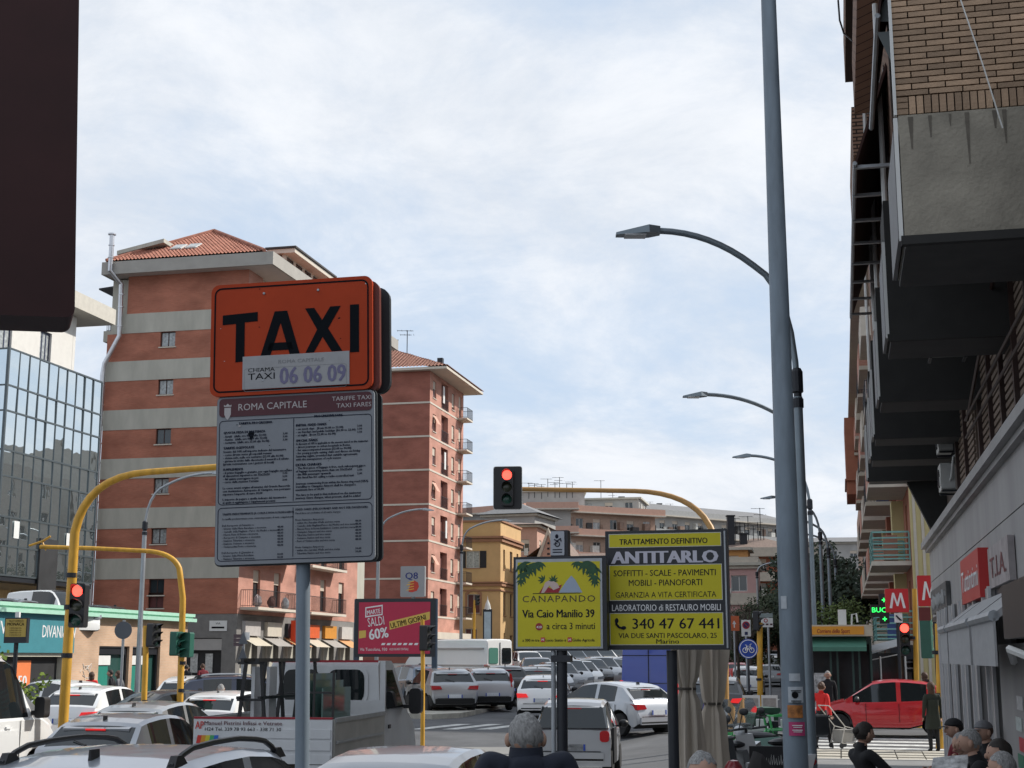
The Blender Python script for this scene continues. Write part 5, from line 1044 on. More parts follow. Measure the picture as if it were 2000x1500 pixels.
# ---------------------------------------------------------------- glazier's flatbed lorry
TR = thing('flatbed_lorry', 'white glazier flatbed lorry with company lettering on its tailboard', 'lorry', (-3.38, 20.0, T(-3.4, 20) + .07), RZ + R(3.5)); TR.scale = (1, 1, 1.19)
M_lw = mat('lorry_white', (.56, .57, .58), .5, var=.1, scale=2); M_lg = mat('lorry_grey', (.42, .41, .38), .55, .2, var=.15, scale=2)
w2 = .98; LB_ = 2.75
b = MB(); b.box((-w2, -.03, .78), (w2, .02, 1.27)); tb = b.build('tailboard', M_lw, TR)
b = MB()
for z_ in (.78, .93, 1.06): b.box((-w2 + .02, -.045, z_), (w2 - .02, -.03, z_ + .1))
b.build('ribs', M_lw, tb); bx('red_edge', (-w2, -.035, 1.272), (w2, .02, 1.295), mat('dark_red_edge', (.28, .01, .02), .5), tb)
txt(tb, 'Manuel Pistrini Infissi e Vetrate', mat('red_dark_lettering', (.10, .02, .03), .6), -.27, 1.205, .045, y=-.048, w=1.1, bold=.01)
txt(tb, 'H24 Tel. 339 78 93 663 - 338 71 30', M_black_txt, -.27, 1.14, .04, y=-.048, w=1.08, bold=.01)
txt(tb, 'AP', mat('red_lettering', (.5, .03, .02), .6), -.89, 1.16, .09, y=-.048, w=.12, bold=.02)
for k, cc in enumerate(((.55, .03, .02), (.6, .25, .02), (.55, .5, .03), (.05, .35, .12), (.02, .12, .5))): MB().add([(-.93 + .06 * k, -.05, 1.0), (-.87 + .06 * k, -.05, 1.0), (-.85 + .06 * k, -.05, 1.09), (-.91 + .06 * k, -.05, 1.09)], [(0, 1, 2, 3)]).build('colour_stripe', mat('stripe_%d' % k, cc, .5, var=0), tb)
for s_ in (-1, 1):
    sd_ = MB(); sd_.box((s_ * w2 - .02, .03, .78), (s_ * w2 + .02, LB_, 1.27)); sd_ = sd_.build('side_board', M_lg, TR)
    r_ = MB(); r_.box((s_ * (w2 + .02) - .012, .1, 1.0), (s_ * (w2 + .02) + .012, LB_ - .1, 1.03)); r_.box((s_ * (w2 + .02) - .014, .05, 1.235), (s_ * (w2 + .02) + .014, LB_, 1.285)); r_.build('side_rail', M_galv, sd_)
bx('bed_floor', (-w2 + .02, .03, .72), (w2 - .02, LB_, .8), mat('bed_boards', (.07, .055, .04), .9), TR)
bx('chassis', (-.45, .1, .42), (.45, 4.5, .72), M_under, TR)
MB().box((-w2, -.05, .5), (w2, .08, .6)).box((w2 - .3, -.06, .6), (w2 - .02, -.02, .77)).build('rear_beam', M_lw, TR)
for s_ in (-1, 1): MB().rbox((s_ * .82, -.07, .55), (.28, .05, .11), .02).build('tail_light', M_red, TR)
hb_ = MB(); hb_.box((-w2, LB_, .8), (w2, LB_ + .05, 1.32)); hb_.box((-w2, LB_, 1.32), (w2, LB_ + .04, 1.42))
for z_ in (1.0, 1.15): hb_.box((-w2 + .03, LB_ - .02, z_), (w2 - .03, LB_, z_ + .08))
hb_.box((w2 - .06, LB_ - .01, .8), (w2 + .02, LB_ + .05, 1.92)); hb_.build('headboard', M_lw, TR)
# cab
cb = MB(); y0 = LB_ + .08
prof = [(y0, .35), (y0, 1.86), (y0 + .1, 1.92), (y0 + .85, 1.92), (y0 + 1.0, 1.86), (y0 + 1.62, 1.22), (y0 + 2.05, 1.05), (y0 + 2.2, .8), (y0 + 2.22, .35)]
v_ = []; n_ = len(prof)
for s_ in (-1, 1): v_ += [(s_ * (.96 - (.10 if z_ > 1.3 else 0)), y_, z_) for y_, z_ in prof]
cb.add(v_, [tuple(range(n_)), tuple(range(2 * n_ - 1, n_ - 1, -1))] + [(k, n_ + k, n_ + (k + 1) % n_, (k + 1) % n_) for k in range(n_)]); cb.build('cab', M_lw, TR, smooth=True, ang=30)
rw = MB(); rw.rbox((.36, y0 - .012, 1.6), (.58, .03, .42), .12, 4); rw.build('rear_window', M_glass, TR); MB().rbox((.36, y0 - .004, 1.6), (.7, .03, .52), .16, 4).build('window_surround', M_lw, TR); MB().rbox((-.36, y0 - .012, 1.6), (.58, .03, .42), .12, 4).build('rear_window', M_glass, TR)
bx('red_roof_edge', (-.86, y0 - .02, 1.90), (.86, y0 + .02, 1.93), mat('dark_red_edge', (.28, .01, .02), .5), TR)
for s_ in (-1, 1):
    sw = MB(); sw.M = Matrix.Translation((s_ * .885, 0, 0)); x_ = s_ * .03
    sw.add([(s_ * .062, y0 + .25, 1.3), (-x_ * .3, y0 + .28, 1.8), (-x_ * .3, y0 + 1.0, 1.8), (s_ * .062, y0 + 1.5, 1.3)], [(0, 1, 2, 3)]); sw.build('side_window', M_glass, TR)
    MB().rbox((s_ * 1.16, y0 + 1.35, 1.38), (.2, .18, .34), .06).box((s_ * .95 if s_ > 0 else -1.08, y0 + 1.33, 1.28), (1.08 if s_ > 0 else -.95, y0 + 1.38, 1.33)).build('wing_mirror', M_blk, TR)
    MB().box((s_ * .965 - .01, y0 + .3, 1.05), (s_ * .965 + .012, y0 + .42, 1.1)).build('door_handle', M_blk, TR)
ty, rm, hb = wheel_meshes(.34)
for y_ in (.9, 4.3):
    for s_ in (-1, 1): w_ = put('wheel', hb, TR, (s_ * .84, y_, .34), (0, 0, 0 if s_ > 0 else math.pi)); put('tyre', ty, w_); put('rim', rm, w_)
# glass rack standing on the bed: an A-frame of dark steel, with clamps and rods
GR = thing('glazing_rack', 'dark steel A-frame glazing rack standing on the lorry bed', 'rack', Vector((-3.38, 20.0, .68)), RZ)
b = MB(); xs_ = (-.28, .28)
for s_, xb, xt in ((-1, -.52, -.38), (1, -.05, -.16)):
    for y_ in (.25, .95, 1.65, 2.35): b.tube([(xb, y_, 0), (xt, y_, 1.34)], .03, 4)
    for f_ in (.3, .62, 1.0): x_ = xb + (xt - xb) * f_; b.tube([(x_, .1, 1.34 * f_), (x_, 2.5, 1.34 * f_)], .028 if f_ < 1 else .036, 4)
b.build('frame', M_blk, GR)
b = MB()
for z_ in (.4, .8, 1.3): b.tube([(-.5, .25, z_), (-.1, .25, z_)], .025, 4)
b.build('cross_bar', M_blk, GR)
for k, x_ in enumerate((-.34, -.2)): bx('pale_board', (x_, .35 + .2 * k, .02), (x_ + .05, .62 + .2 * k, 1.25), M_lw, GR)
GP = thing('glazing_load', 'sheets of glass and dark boards leaning in the lorry rack', 'glass', Vector((-3.38, 20.0, .68)) + Vector((.1, .02, 0)), RZ)
for k in range(3): MB().box((.15 + .12 * k, .9, .02), (.17 + .12 * k, 2.1, 1.15 - .1 * k)).build('glass_sheet', glassm('green_sheet_glass', (.12, .2, .18), .05, .6), GP)
b = MB().box((.02, .3, .02), (.5, 1.7, .5)); b.build('dark_box', M_blk, GP)
b = MB(); b.tube([(.5, .3, .0), (.5, .3, 1.2)], .02, 4).tube([(.78, .3, .0), (.78, .3, 1.2)], .02, 4).tube([(.3, .3, .9), (.8, .3, .9)], .018, 4).tube([(.3, .3, .55), (.8, .3, .55)], .018, 4); b.build('upright', M_blk, GP)
b = MB(); b.box((.42, .05, .02), (.66, .35, .3)); b.ball((.5, .2, .36), (.13, .1, .1), fn=lambda d: 1 + .3 * random.random()); tag(b.build('rag_bundle', mat('rag_cloth', (.25, .2, .17), .95, var=.5, scale=15), loc=(-3.33, 19.98, .74), rot=(0, 0, RZ)), 'crumpled grey-brown bundle of rags on a box on the lorry bed', 'bundle')

# ---------------------------------------------------------------- scooters and bicycles by the cafe
def scooter(label, loc, rz, c1, c2, box=None, screen=True, name='scooter'):
    s = thing(name, label, 'scooter', loc, rz, 'scooters parked by the cafe')
    for y_ in (-.62, .68):
        w_ = MB().lathe([(.15, -.05), (.22, -.055), (.235, 0), (.22, .055), (.15, .05)], (0, y_, .235), 18, 'x').build('wheel', M_tyre, s, smooth=True); MB().lathe([(.15, -.02), (.15, .02), (.03, .03), (.0, .03)], (0, y_, .235), 14, 'x').build('rim', M_rim, w_)
    b = MB()     # rear body
    for sx in (-1, 1): b.add([(sx * .16, -.75, .62), (sx * .2, -.35, .40), (sx * .17, .05, .36), (sx * .12, .08, .70), (sx * .15, -.3, .74), (sx * .1, -.85, .80)], [(0, 1, 2, 3, 4, 5)])
    b.add([(-.1, -.85, .8), (.1, -.85, .8), (.15, -.3, .74), (-.15, -.3, .74), (.12, .08, .7), (-.12, .08, .7), (.16, -.75, .62), (-.16, -.75, .62)], [(0, 1, 2, 3), (3, 2, 4, 5), (0, 7, 6, 1)]); b.box((-.14, -.3, .28), (.14, .45, .36)); b.build('rear_body', c1, s, smooth=True, ang=40)
    b = MB(); b.add([(-.2, .42, .35), (.2, .42, .35), (.17, .62, .95), (-.17, .62, .95), (0, .56, .33), (0, .8, .92), (0, .78, .6)], [(0, 1, 2, 3), (1, 4, 6, 5, 2), (0, 3, 5, 6, 4), (2, 5, 3)]); b.ball((0, .68, .45), (.1, .26, .09)); b.build('front_shield', c2, s, smooth=True, ang=40)
    MB().ball((0, -.3, .79), (.15, .4, .07)).build('seat', M_blk, s, smooth=True)
    b = MB(); b.tube([(-.34, .5, 1.05), (-.15, .6, 1.02), (.15, .6, 1.02), (.34, .5, 1.05)], .018, 6).tube([(0, .68, .3), (0, .58, 1.05)], .03, 6); b.build('handlebar', M_blk, s)
    for sx in (-1, 1): MB().tube([(sx * .25, .56, 1.04), (sx * .32, .6, 1.25)], .008, 4).ball((sx * .34, .6, 1.28), (.07, .02, .05)).build('mirror', M_blk, s)
    MB().ball((0, .72, .98), (.1, .06, .08)).build('headlight', M_plate, s); MB().ball((0, -.86, .7), (.08, .04, .05)).build('tail_light', M_red, s)
    if screen: MB().add([(-.2, .66, 1.0), (.2, .66, 1.0), (.22, .56, 1.3), (.1, .52, 1.45), (-.1, .52, 1.45), (-.22, .56, 1.3)], [(0, 1, 2, 3, 4, 5)]).build('windscreen', mat('clear_screen', (.6, .64, .64), .1, var=0, trans=.92), s)
    if box: MB().rbox((0, -.85, 1.02), (.4, .36, .32), .06).build('top_box', box, s)
    b = MB(); b.tube([(.1, .1, .3), (.28, .05, .02)], .012, 5); b.build('stand', M_dark, s); return s
Pdg = paint('scooter_dark_grey', (.04, .045, .05)); Pwh = paint('scooter_white', (.6, .6, .6)); Pgr = paint('scooter_green', (.02, .10, .06))
zf_ = SWZ
scooter('dark scooter with clear windscreen half hidden by the closed parasols', (GX(1432, 21.5), 21.5, zf_), RZ + R(165), Pdg, Pdg, None)
scooter('silver white scooter leaning beside the cafe tables', (GX(1470, 19.0), 19.0, zf_), RZ + R(125), Pwh, Pwh, None, False)
scooter('dark scooter with white flank behind the silver white one', (GX(1505, 22.0), 22.0, zf_), RZ + R(140), Pdg, Pwh, Pdg, True)
scooter('green scooter with top box at the back of the parked scooters', (GX(1445, 24), 24.2, zf_), RZ + R(60), Pgr, Pgr, None)
def bike(label, loc, rz, c, basket=None):
    s = thing('bicycle', label, 'bicycle', loc, rz); 
    for y_ in (-.52, .55):
        w_ = MB(); pts = [(0, y_ + .33 * math.cos(a * math.pi / 10), .34 + .33 * math.sin(a * math.pi / 10)) for a in range(21)]; w_.tube(pts, .018, 5); w_ = w_.build('wheel', M_tyre, s)
        sp_ = MB(); [sp_.tube([(0, y_, .34), (0, y_ + .32 * math.cos(a), .34 + .32 * math.sin(a))], .004, 3) for a in [k * .7 for k in range(9)]]; sp_.build('spokes', M_rim, w_)
    b = MB(); b.tube([(0, -.52, .34), (0, -.08, .3), (0, .42, .78), (0, .55, .34)], .025, 6).tube([(0, -.52, .34), (0, -.2, .72), (0, -.08, .3)], .02, 6).tube([(0, .42, .78), (0, .38, 1.0)], .022, 6).tube([(0, -.2, .72), (0, -.23, .88)], .018, 6); b.build('frame', c, s)
    MB().tube([(-.3, .25, 1.02), (-.1, .38, 1.0), (.1, .38, 1.0), (.3, .25, 1.02)], .014, 5).build('handlebar', M_blk, s); MB().ball((0, -.24, .9), (.09, .14, .035)).build('saddle', M_blk, s)
    for sx in (-1, 1): MB().box((sx * .04, -.52 - .2, .5), (sx * .05, -.52 + .2, .72)).build('mudguard', c, s)
    if basket:
        b = MB(); 
        for k in range(7): b.tube([(-.18 + .06 * k, .5, .78), (-.18 + .06 * k, .78, .78), (-.2 + .066 * k, .82, 1.02)], .008, 4)
        b.tube([(-.2, .5, 1.02), (.2, .5, 1.02), (.2, .82, 1.02), (-.2, .82, 1.02), (-.2, .5, 1.02)], .012, 4); b.tube([(-.2, .5, .78), (.2, .5, .78), (.2, .8, .78), (-.2, .8, .78), (-.2, .5, .78)], .01, 4); b.build('basket', basket, s)
    return s
M_lime = mat('bright_green_bike', (.06, .42, .12), .45, var=.08)
bike('bright green hire bicycle with basket among the scooters', (GX(1448, 26), 26.0, SWZ), RZ + R(-70), M_lime, M_lime)
bike('second bright green hire bicycle leaning behind the first', (GX(1462, 26.6), 26.8, SWZ), RZ + R(-100), M_lime, M_lime)
# ---------------------------------------------------------------- signals, masts, lamps, signs
def signal(label, px_or_loc, rz, hz=.95, lit=0, back=False, house=None, group='traffic signals', scale=1.0, sgn_visor=True):
    s = thing('traffic_signal', label, 'traffic light', px_or_loc, rz, group); house = house or M_blk; w = .3 * scale; h = hz; u = h / 3
    MB().rbox((0, .0, h / 2), (w, .2 * scale, h), .04).build('housing', house, s)
    if back: MB().rbox((0, .06, h / 2), (w * 2.35, .03, h * 1.16), .05).build('backboard', M_blk, s); MB().rbox((0, .075, h / 2), (w * 2.35 + .03, .02, h * 1.16 + .03), .06).build('backboard_edge', M_wf, s)
    for k in range(3):
        zc = h - u * (k + .5); m = M_red_on if (k == 0 and lit) else (M_lens_gr if k == 2 else M_lens_off)
        MB().lathe([(u * .40, 0), (u * .3, .02), (0, .03)], (0, -.1 * scale, zc), 18, 'y').build('lens', m, s, smooth=True)
        b = MB(); n = 10; v = []; r = u * .44
        for j in range(n + 1):
            a = math.pi * (1.12 - 1.24 * j / n); c_, s_ = math.cos(a) * r, math.sin(a) * r; v += [(c_, -.1 * scale, zc + s_), (c_, (-.1 - .2 * max(.25, math.sin(max(0, a)) if 0 < a < math.pi else .25)) * scale, zc + s_)]
        b.add(v, [(2 * j, 2 * j + 1, 2 * j + 3, 2 * j + 2) for j in range(n)]); b.build('visor', house, s)
    return s
def mast(label, pts, r, m=M_yel, group='traffic signal masts', rings=()):
    t = thing('signal_mast', label, 'signal mast', pts[0]); o = Vector(pts[0]); q = [Vector(p) - o for p in pts]
    n = len(q); rr = [r[0] + (r[1] - r[0]) * k / (n - 1) for k in range(n)]; MB().tube(q, rr, 12).build('pole', m, t, smooth=True)
    MB().lathe([(r[0] * 1.6, 0), (r[0] * 1.6, .05), (r[0] * 1.1, .3)], (0, 0, 0), 12).build('base', m, t)
    for z in rings: MB().lathe([(r[0] * 1.12, z), (r[0] * 1.12, z + .09)], (0, 0, 0), 12).build('clamp_band', M_dark, t)
    t['group'] = group; return t
def curve(p0, p1, p2, n=8): return [p0.lerp(p1, k / n).lerp(p1.lerp(p2, k / n), k / n) for k in range(n + 1)]
# A: big yellow mast behind the taxi sign
Y = 27.5; a0 = Vector((GX(127, Y, 1340), Y, T(-8, Y))); top = P(146, 1040, Y); el = P(160, 925, Y); e2 = P(290, 922, Y - .2); e3 = P(520, 905, Y - .5)
mast('thick yellow mast at the left whose arm runs behind the orange taxi sign', [a0, a0.lerp(top, .5), top] + curve(top, P(168, 930, Y), e2)[1:] + [e3], (.095, .06), rings=(2.4, 3.3, 3.9))
signal('red signal on the thick yellow mast at the far left', P(152, 1226, Y - .2), R(-8), .82, 1)
# B: second yellow mast, arm to the left
Y = 38; b0 = Vector((GX(353, Y, 1365), Y, T(-9, Y))); t1 = P(357, 1170, Y); 
mast('second yellow mast whose arm reaches left across the brick block', [b0, P(355, 1250, Y), t1, P(352, 1125, Y)] + curve(P(350, 1110, Y), P(338, 1078, Y), P(280, 1076, Y))[0:] + [P(180, 1071, Y), P(78, 1068, Y)], (.085, .055), rings=(1.5, 2.2))
tag(MB().tube([(-.45, 0, .0), (-.1, 0, .12), (.1, 0, .25)], .03, 6).tube([(-.1, 0, .1), (.0, 0, -.12)], .02, 5).build('arm_end_bracket', M_yel, loc=P(90, 1066, Y)), 'small bracket fitting at the free left tip of the second yellow arm', 'bracket')
signal('dark green signal seen sideways on the left of the second yellow mast', P(343, 1281, Y - .2), R(70), .62, 0, house=M_sgreen)
signal('green backed signal on the right side of the second yellow mast', P(364, 1284, Y - .1), R(160), .64, 0, house=M_sgreen)
# C: short yellow post with signal
Y = 36; c0 = Vector((GX(283, Y, 1360), Y, T(-9, Y))); mast('short yellow post with a side-on signal between the two tall masts', [c0, P(284, 1290, Y), P(285, 1222, Y)], (.07, .07), rings=(1.3,)); MB().lathe([(.09, 0), (.07, .12), (0, .16)], n=8)
signal('side-on black signal on the short yellow post', P(299, 1264, Y - .1), R(60), .58, 0)
# D: mast with backboarded signal in the middle
Y = 36; d0 = Vector((GX(1417, Y - 2, 1420), Y - 2, T(5, Y)))
M_yd = mat('backlit_brown_mast', (.42, .23, .07), .5, var=.15)  # mast yellow darkened: its backlit look is put into the colour
mast('yellow-brown mast rising behind the big yellow sign and arching left to the red signal', [d0, P(1416, 1300, Y - 2), P(1413, 1120, Y - 1.7), P(1403, 1070, Y - 1.5), P(1388, 1030, Y - 1.2)] + curve(P(1386, 1026, Y - 1.2), P(1350, 962, Y - .8), P(1240, 959, Y - .4))[1:] + [P(1120, 957, Y), P(1012, 955, Y)], (.085, .055), M_yd)
signal('red signal with wide black backboard hanging over the road', P(991, 988, Y - .1), R(-6), .92, 1, back=True)
# E: signals at the metro corner
Y = 44; e0 = Vector((GX(1789, Y, 1360), Y, T(12, Y))); mast('yellow post under the metro sign on the far corner', [e0, P(1789, 1280, Y), P(1786, 1150, Y)], (.08, .07), rings=(1.2, 2.6))
signal('red signal beside the metro sign, above the red car', P(1768, 1281, Y - .2), R(-5), .98, 1)
signal('green signal housing turned away, with a white sticker, right of the metro sign', P(1812, 1286, Y - 3), R(150), 1.1, 0, house=M_sgreen)
Y = 35; e0 = Vector((GX(1834, Y, 1400), Y, T(9, Y))); mast('yellow post against the corner of the stone wall', [e0, P(1834, 1290, Y), P(1832, 1218, Y)], (.075, .075), rings=(1.2, 2.2))
# F, G and distant ones
Y = 56; f0 = Vector((GX(1484, Y, 1355), Y, T(9, Y))); mast('orange-yellow post with black signal in the middle of the avenue', [f0, P(1484, 1290, Y), P(1484, 1216, Y)], (.11, .11), rings=(1.2,)); signal('black signal facing left on the orange-yellow avenue post', P(1478, 1232, Y - .2), R(70), .75, 0)
Y = 36; g0 = Vector((GX(826, Y, 1392), Y, T(-2, Y))); mast('slim yellow post in front of the red billboard', [g0, P(826, 1330, Y), P(825, 1210, Y)], (.055, .05)); signal('signal turned side-on in front of the red billboard', P(830, 1271, Y - .1), R(75), .62, 0, house=M_blk)
Y = 118; g0 = Vector((GX(926, Y, 1245), Y, T(-3, Y))); mast('distant slim yellow post before the mustard house', [g0, P(926, 1210, Y), P(927, 1172, Y)], (.11, .1)); signal('tiny distant signal on top of the slim yellow post', P(932, 1182, Y), R(60), .8, 0)
# street lamps
def lamp(label, px, Y, H, arm, r=(.075, .045), head=None, m=M_lampg, py=1300, group='curved-arm street lamps', lean=0, dirx=-1, rise=1.0, coll=True, dy=0.0):
    x = GX(px, Y, py); z = T(x, Y); t = thing('street_lamp', label, 'street lamp', (x, Y, z), 0, group)
    hb_ = H - 1.9 * rise; pts = [Vector((0, 0, 0)), Vector((0, 0, hb_ * .5)), Vector((0, 0, hb_))]
    cv_ = curve(Vector((0, 0, hb_)), Vector((0, 0, hb_ + 1.25 * rise)), Vector((dirx * arm * .30, dy * .3, hb_ + 1.5 * rise)), 6)[1:] + curve(Vector((dirx * arm * .30, dy * .3, hb_ + 1.5 * rise)), Vector((dirx * arm * .62, dy * .62, H - .02)), Vector((dirx * arm, dy, H)), 8)[1:]
    MB().tube(pts, [r[0] * 1.25, r[0] * 1.1, r[0]], 12).build('pole', m, t, smooth=True); MB().tube([pts[-1]] + cv_, [r[1]] * (len(cv_) + 1), 10).build('arm', m, t, smooth=True)
    if coll: MB().lathe([(r[0] * 1.25, 0), (r[0] * 1.25, .12), (r[0] * .9, .14), (r[0] * .9, .2), (r[0] * 1.3, .22), (r[0] * 1.3, .5), (r[0] * .9, .55)], (0, 0, hb_ - .15), 12).build('collar', M_dark, t)
    h = MB(); n = .62; h.M = Matrix.Translation((dirx * arm, dy, H)) @ Matrix.Rotation(math.atan2(dy, dirx * arm), 4, 'Z')
    h.add([(0, -.07, -.05), (0, .07, -.05), (0, .07, .05), (0, -.07, .05), (.16, -.15, -.06), (.16, .15, -.06), (.16, .12, .06), (.16, -.12, .06), (n, -.08, -.075), (n, .08, -.075), (n, .07, -.04), (n, -.07, -.04)], [(0, 1, 2, 3), (0, 4, 5, 1), (1, 5, 6, 2), (2, 6, 7, 3), (3, 7, 4, 0), (4, 8, 9, 5), (5, 9, 10, 6), (6, 10, 11, 7), (7, 11, 8, 4), (8, 11, 10, 9)]); h.build('lamp_head', m, t)
    g = MB(); g.M = h.M; g.box((.2, -.11, -.085), (.5, .11, -.07)); g.build('lens', M_plate, t); return t
lamp('street lamp right behind the thick grey-blue post, long arm reaching left', 1585, 19.4, 8.3, 1.85, (.062, .045), py=1480, rise=1.25)
lamp('second street lamp, arm just above the big yellow sign level', 1577, 36, 8.7, 2.25, (.075, .05), py=1400)
lamp('third street lamp up the avenue, slim arm left', 1594, 49, 8.9, 1.98, (.075, .05))
lamp('fourth street lamp up the avenue', 1612, 62, 8.9, 1.9, (.075, .05))
lamp('fifth street lamp up the avenue before the evergreens', 1627, 75, 9.2, 1.9, (.085, .06))
lamp('sixth street lamp up the avenue before the evergreens', 1640, 88, 9.5, 1.9, (.09, .06))
lamp('lamp with pale arm in front of the striped brick block', 270, 56, 9.1, 2.55, (.085, .05), M_galv, dirx=1, m=M_galv, rise=1.2)
lamp('pale lamp whose arm curves right in front of the second red block', 735, 76, 9.3, 2.3, (.09, .05), m=M_galv, dirx=1)
lamp('pale lamp curving right in front of the mustard house', 900, 88, 9.6, 2.5, (.09, .055), m=M_galv, dirx=1)
lamp('small distant lamp in front of the dark trees by the pink house', 1484, 118, 9.2, 1.6, (.1, .07), m=M_galv, dirx=1, rise=.6)
# thick post in the foreground right
px0 = P(1555, 1500, 13); t = thing('lamp_post', 'thick tapering grey-blue lamp post in the foreground, covered with stickers low down', 'lamp post', (px0.x, 13, .12))
b = MB(); b.tube([(0, 0, 0), (0, 0, 3.4), (0, 0, 5.4), (0, 0, 7.0), (0, 0, 10.6)], [.112, .1, .088, .078, .06], 24); b.build('pole', M_post, t, smooth=True)
b = MB(); b.tube([(0, 0, 10.6), (0, 0, 11.0), (-.5, 0, 11.5), (-1.5, 0, 11.8)], .045, 10).rbox((-1.9, 0, 11.8), (.8, .3, .12), .05); b.build('arm_and_head', M_lampg, t)
def sticker(name, z0, z1, w, m, items=(), a0=-.0, rr=.105):
    """a print wrapped round the front of the post"""
    v = []; n = 6
    for j in range(n + 1):
        a = -math.pi / 2 + a0 + (j / n - .5) * w / rr; v += [(rr * math.cos(a), rr * math.sin(a), z0), (rr * math.cos(a), rr * math.sin(a), z1)]
    return MB().add(v, [(2 * j, 2 * j + 2, 2 * j + 3, 2 * j + 1) for j in range(n)]).build(name, m, t)
def zp(py): return ZZ(py, 12.9) - SWZ
M_pap = mat('paper_sticker', (.42, .45, .48), .7, var=.12, scale=20); M_mag = mat('magenta_print', (.42, .04, .14), .6, var=.15, scale=12)
sticker('sticker', zp(1395), zp(1364), .14, M_pap, rr=.117); sticker('sticker', zp(1353), zp(1338), .1, M_pap, a0=-.05, rr=.114)
sticker('sticker', zp(1425), zp(1400), .14, mat('orange_print', (.35, .13, .03), .6, var=.7, scale=18), a0=-.1, rr=.118); sticker('sticker', zp(1460), zp(1433), .15, M_mag, rr=.119); sticker('sticker', zp(1211), zp(1186), .06, M_pap, a0=-.75, rr=.11)
for k, (zq, s_) in enumerate(((1370, 'AFFITTASI'), (1390, 'BILOCALE ARREDATO'), (1438, 'TRASLOCHI'), (1447, 'TRASPORTI E SGOMBERI'))):
    MB().box((-.045, -.1225, zp(zq) - .012), (.045, -.1205, zp(zq) - .004)).box((-.035, -.1225, zp(zq) - .026), (.04, -.1205, zp(zq) - .02)).build('print_line', M_black_txt if k < 2 else M_white_txt, t)
b = MB(); b.lathe([(.028, 0), (.03, .004), (.018, .004)], (-.01, -.119, zp(1380)), 12, 'y'); b.build('printed_ring', M_black_txt, t)
# taxi rank sign on its post
TY = 6.0; tx = P(592, 1250, TY).x; tp = thing('taxi_sign', 'orange TAXI sign above a grey fares board on a steel post', 'sign', (tx + .045, TY, SWZ), R(-9)); tp.rotation_euler = (0, R(-1.3), R(-9))
def zq(py, Y=TY): return ZZ(py, Y) - SWZ
M_org = mat('taxi_orange', (.40, .048, .014), .55, var=.12, scale=3, spec=.15); M_signb = mat('sign_back_black', (.012, .016, .02), .5, var=.1)
M_ink = mat('near_black_ink', (.004, .006, .009), .7, var=0, spec=.1)
MB().tube([(0, 0, 0), (0, 0, zq(780))], .0295, 18).build('post', M_post, tp, smooth=True)
sx = TY / 2800 * 1.03; xl = (412 - 591) * sx; xr = (735 - 591) * sx; z0 = zq(771); z1 = zq(553)
cx = (xl + xr) / 2; wd = xr - xl; hd = z1 - z0; zc = (z0 + z1) / 2
MB().rbox((cx, -.06, zc), (wd, .02, hd), .035, 5).build('taxi_plate', M_org, tp)
MB().rbox((cx + .022, -.03, zc - .012), (wd + .005, .03, hd - .01), .04, 5).build('plate_edge', mat('plate_edge_dark', (.12, .02, .012), .5), tp)
MB().rbox((cx + .042, .06, zc - .012), (wd + .01, .03, hd - .025), .05, 5).build('back_plate', M_signb, tp)
def ring(parent, cx, zc, w, h, r, t_, m, y, name='border_line'):
    def rr_(w, h, r):
        pts = []
        for k, (sx_, sz_) in enumerate(((1, 1), (-1, 1), (-1, -1), (1, -1))):
            for j in range(6): a = math.pi / 2 * (k + j / 5); pts.append((cx + sx_ * (w / 2 - r) + r * math.cos(a), y, zc + sz_ * (h / 2 - r) + r * math.sin(a)))
        return pts
    a, b_ = rr_(w, h, r), rr_(w - 2 * t_, h - 2 * t_, max(.002, r - t_)); n = len(a)
    return MB().add(a + b_, [(k, (k + 1) % n, n + (k + 1) % n, n + k) for k in range(n)]).build(name, m, parent)
ring(tp, cx, zc, wd - .03, hd - .03, .032, .007, M_ink, -.0712)
# TAXI letters (heavy sans), drawn as flat shapes
def lp(px, py): return ((px - 591) * sx, zq(py))
lets = {'T': [(436, 613), (507, 610), (507, 628), (481, 629), (481, 705), (463, 706), (463, 631), (436, 632)],
        'X': [(602, 609), (620, 609), (636, 633), (652, 608), (673, 608), (648, 650), (676, 695), (655, 695), (637, 666), (620, 695), (603, 695), (626, 651)],
        'I': [(691, 607), (709, 607), (709, 699), (691, 699)]}
for k, p_ in lets.items():
    pts = [lp(*q) for q in p_]; flatpoly(tp, 'letter', pts, M_ink, -.0715)
b = MB(); y_ = -.0715
for q in ([(516, 694), (540, 611), (566, 611), (590, 694), (572, 694), (553, 634), (535, 694)], ): 
    L_ = [lp(*w) for w in [(513, 697), (541, 611), (553, 611), (553, 634), (533, 697)]]; R_2 = [lp(*w) for w in [(553, 634), (553, 611), (566, 611), (592, 697), (572, 697)]]
    for l in (L_, R_2): b.add([(a, y_, c) for a, c in l], [tuple(range(len(l)))])
    b.add([(a, y_, c) for a, c in [lp(531, 672), lp(575, 672), lp(579, 687), lp(527, 687)]], [(0, 1, 2, 3)])
b.build('letter', M_ink, tp)
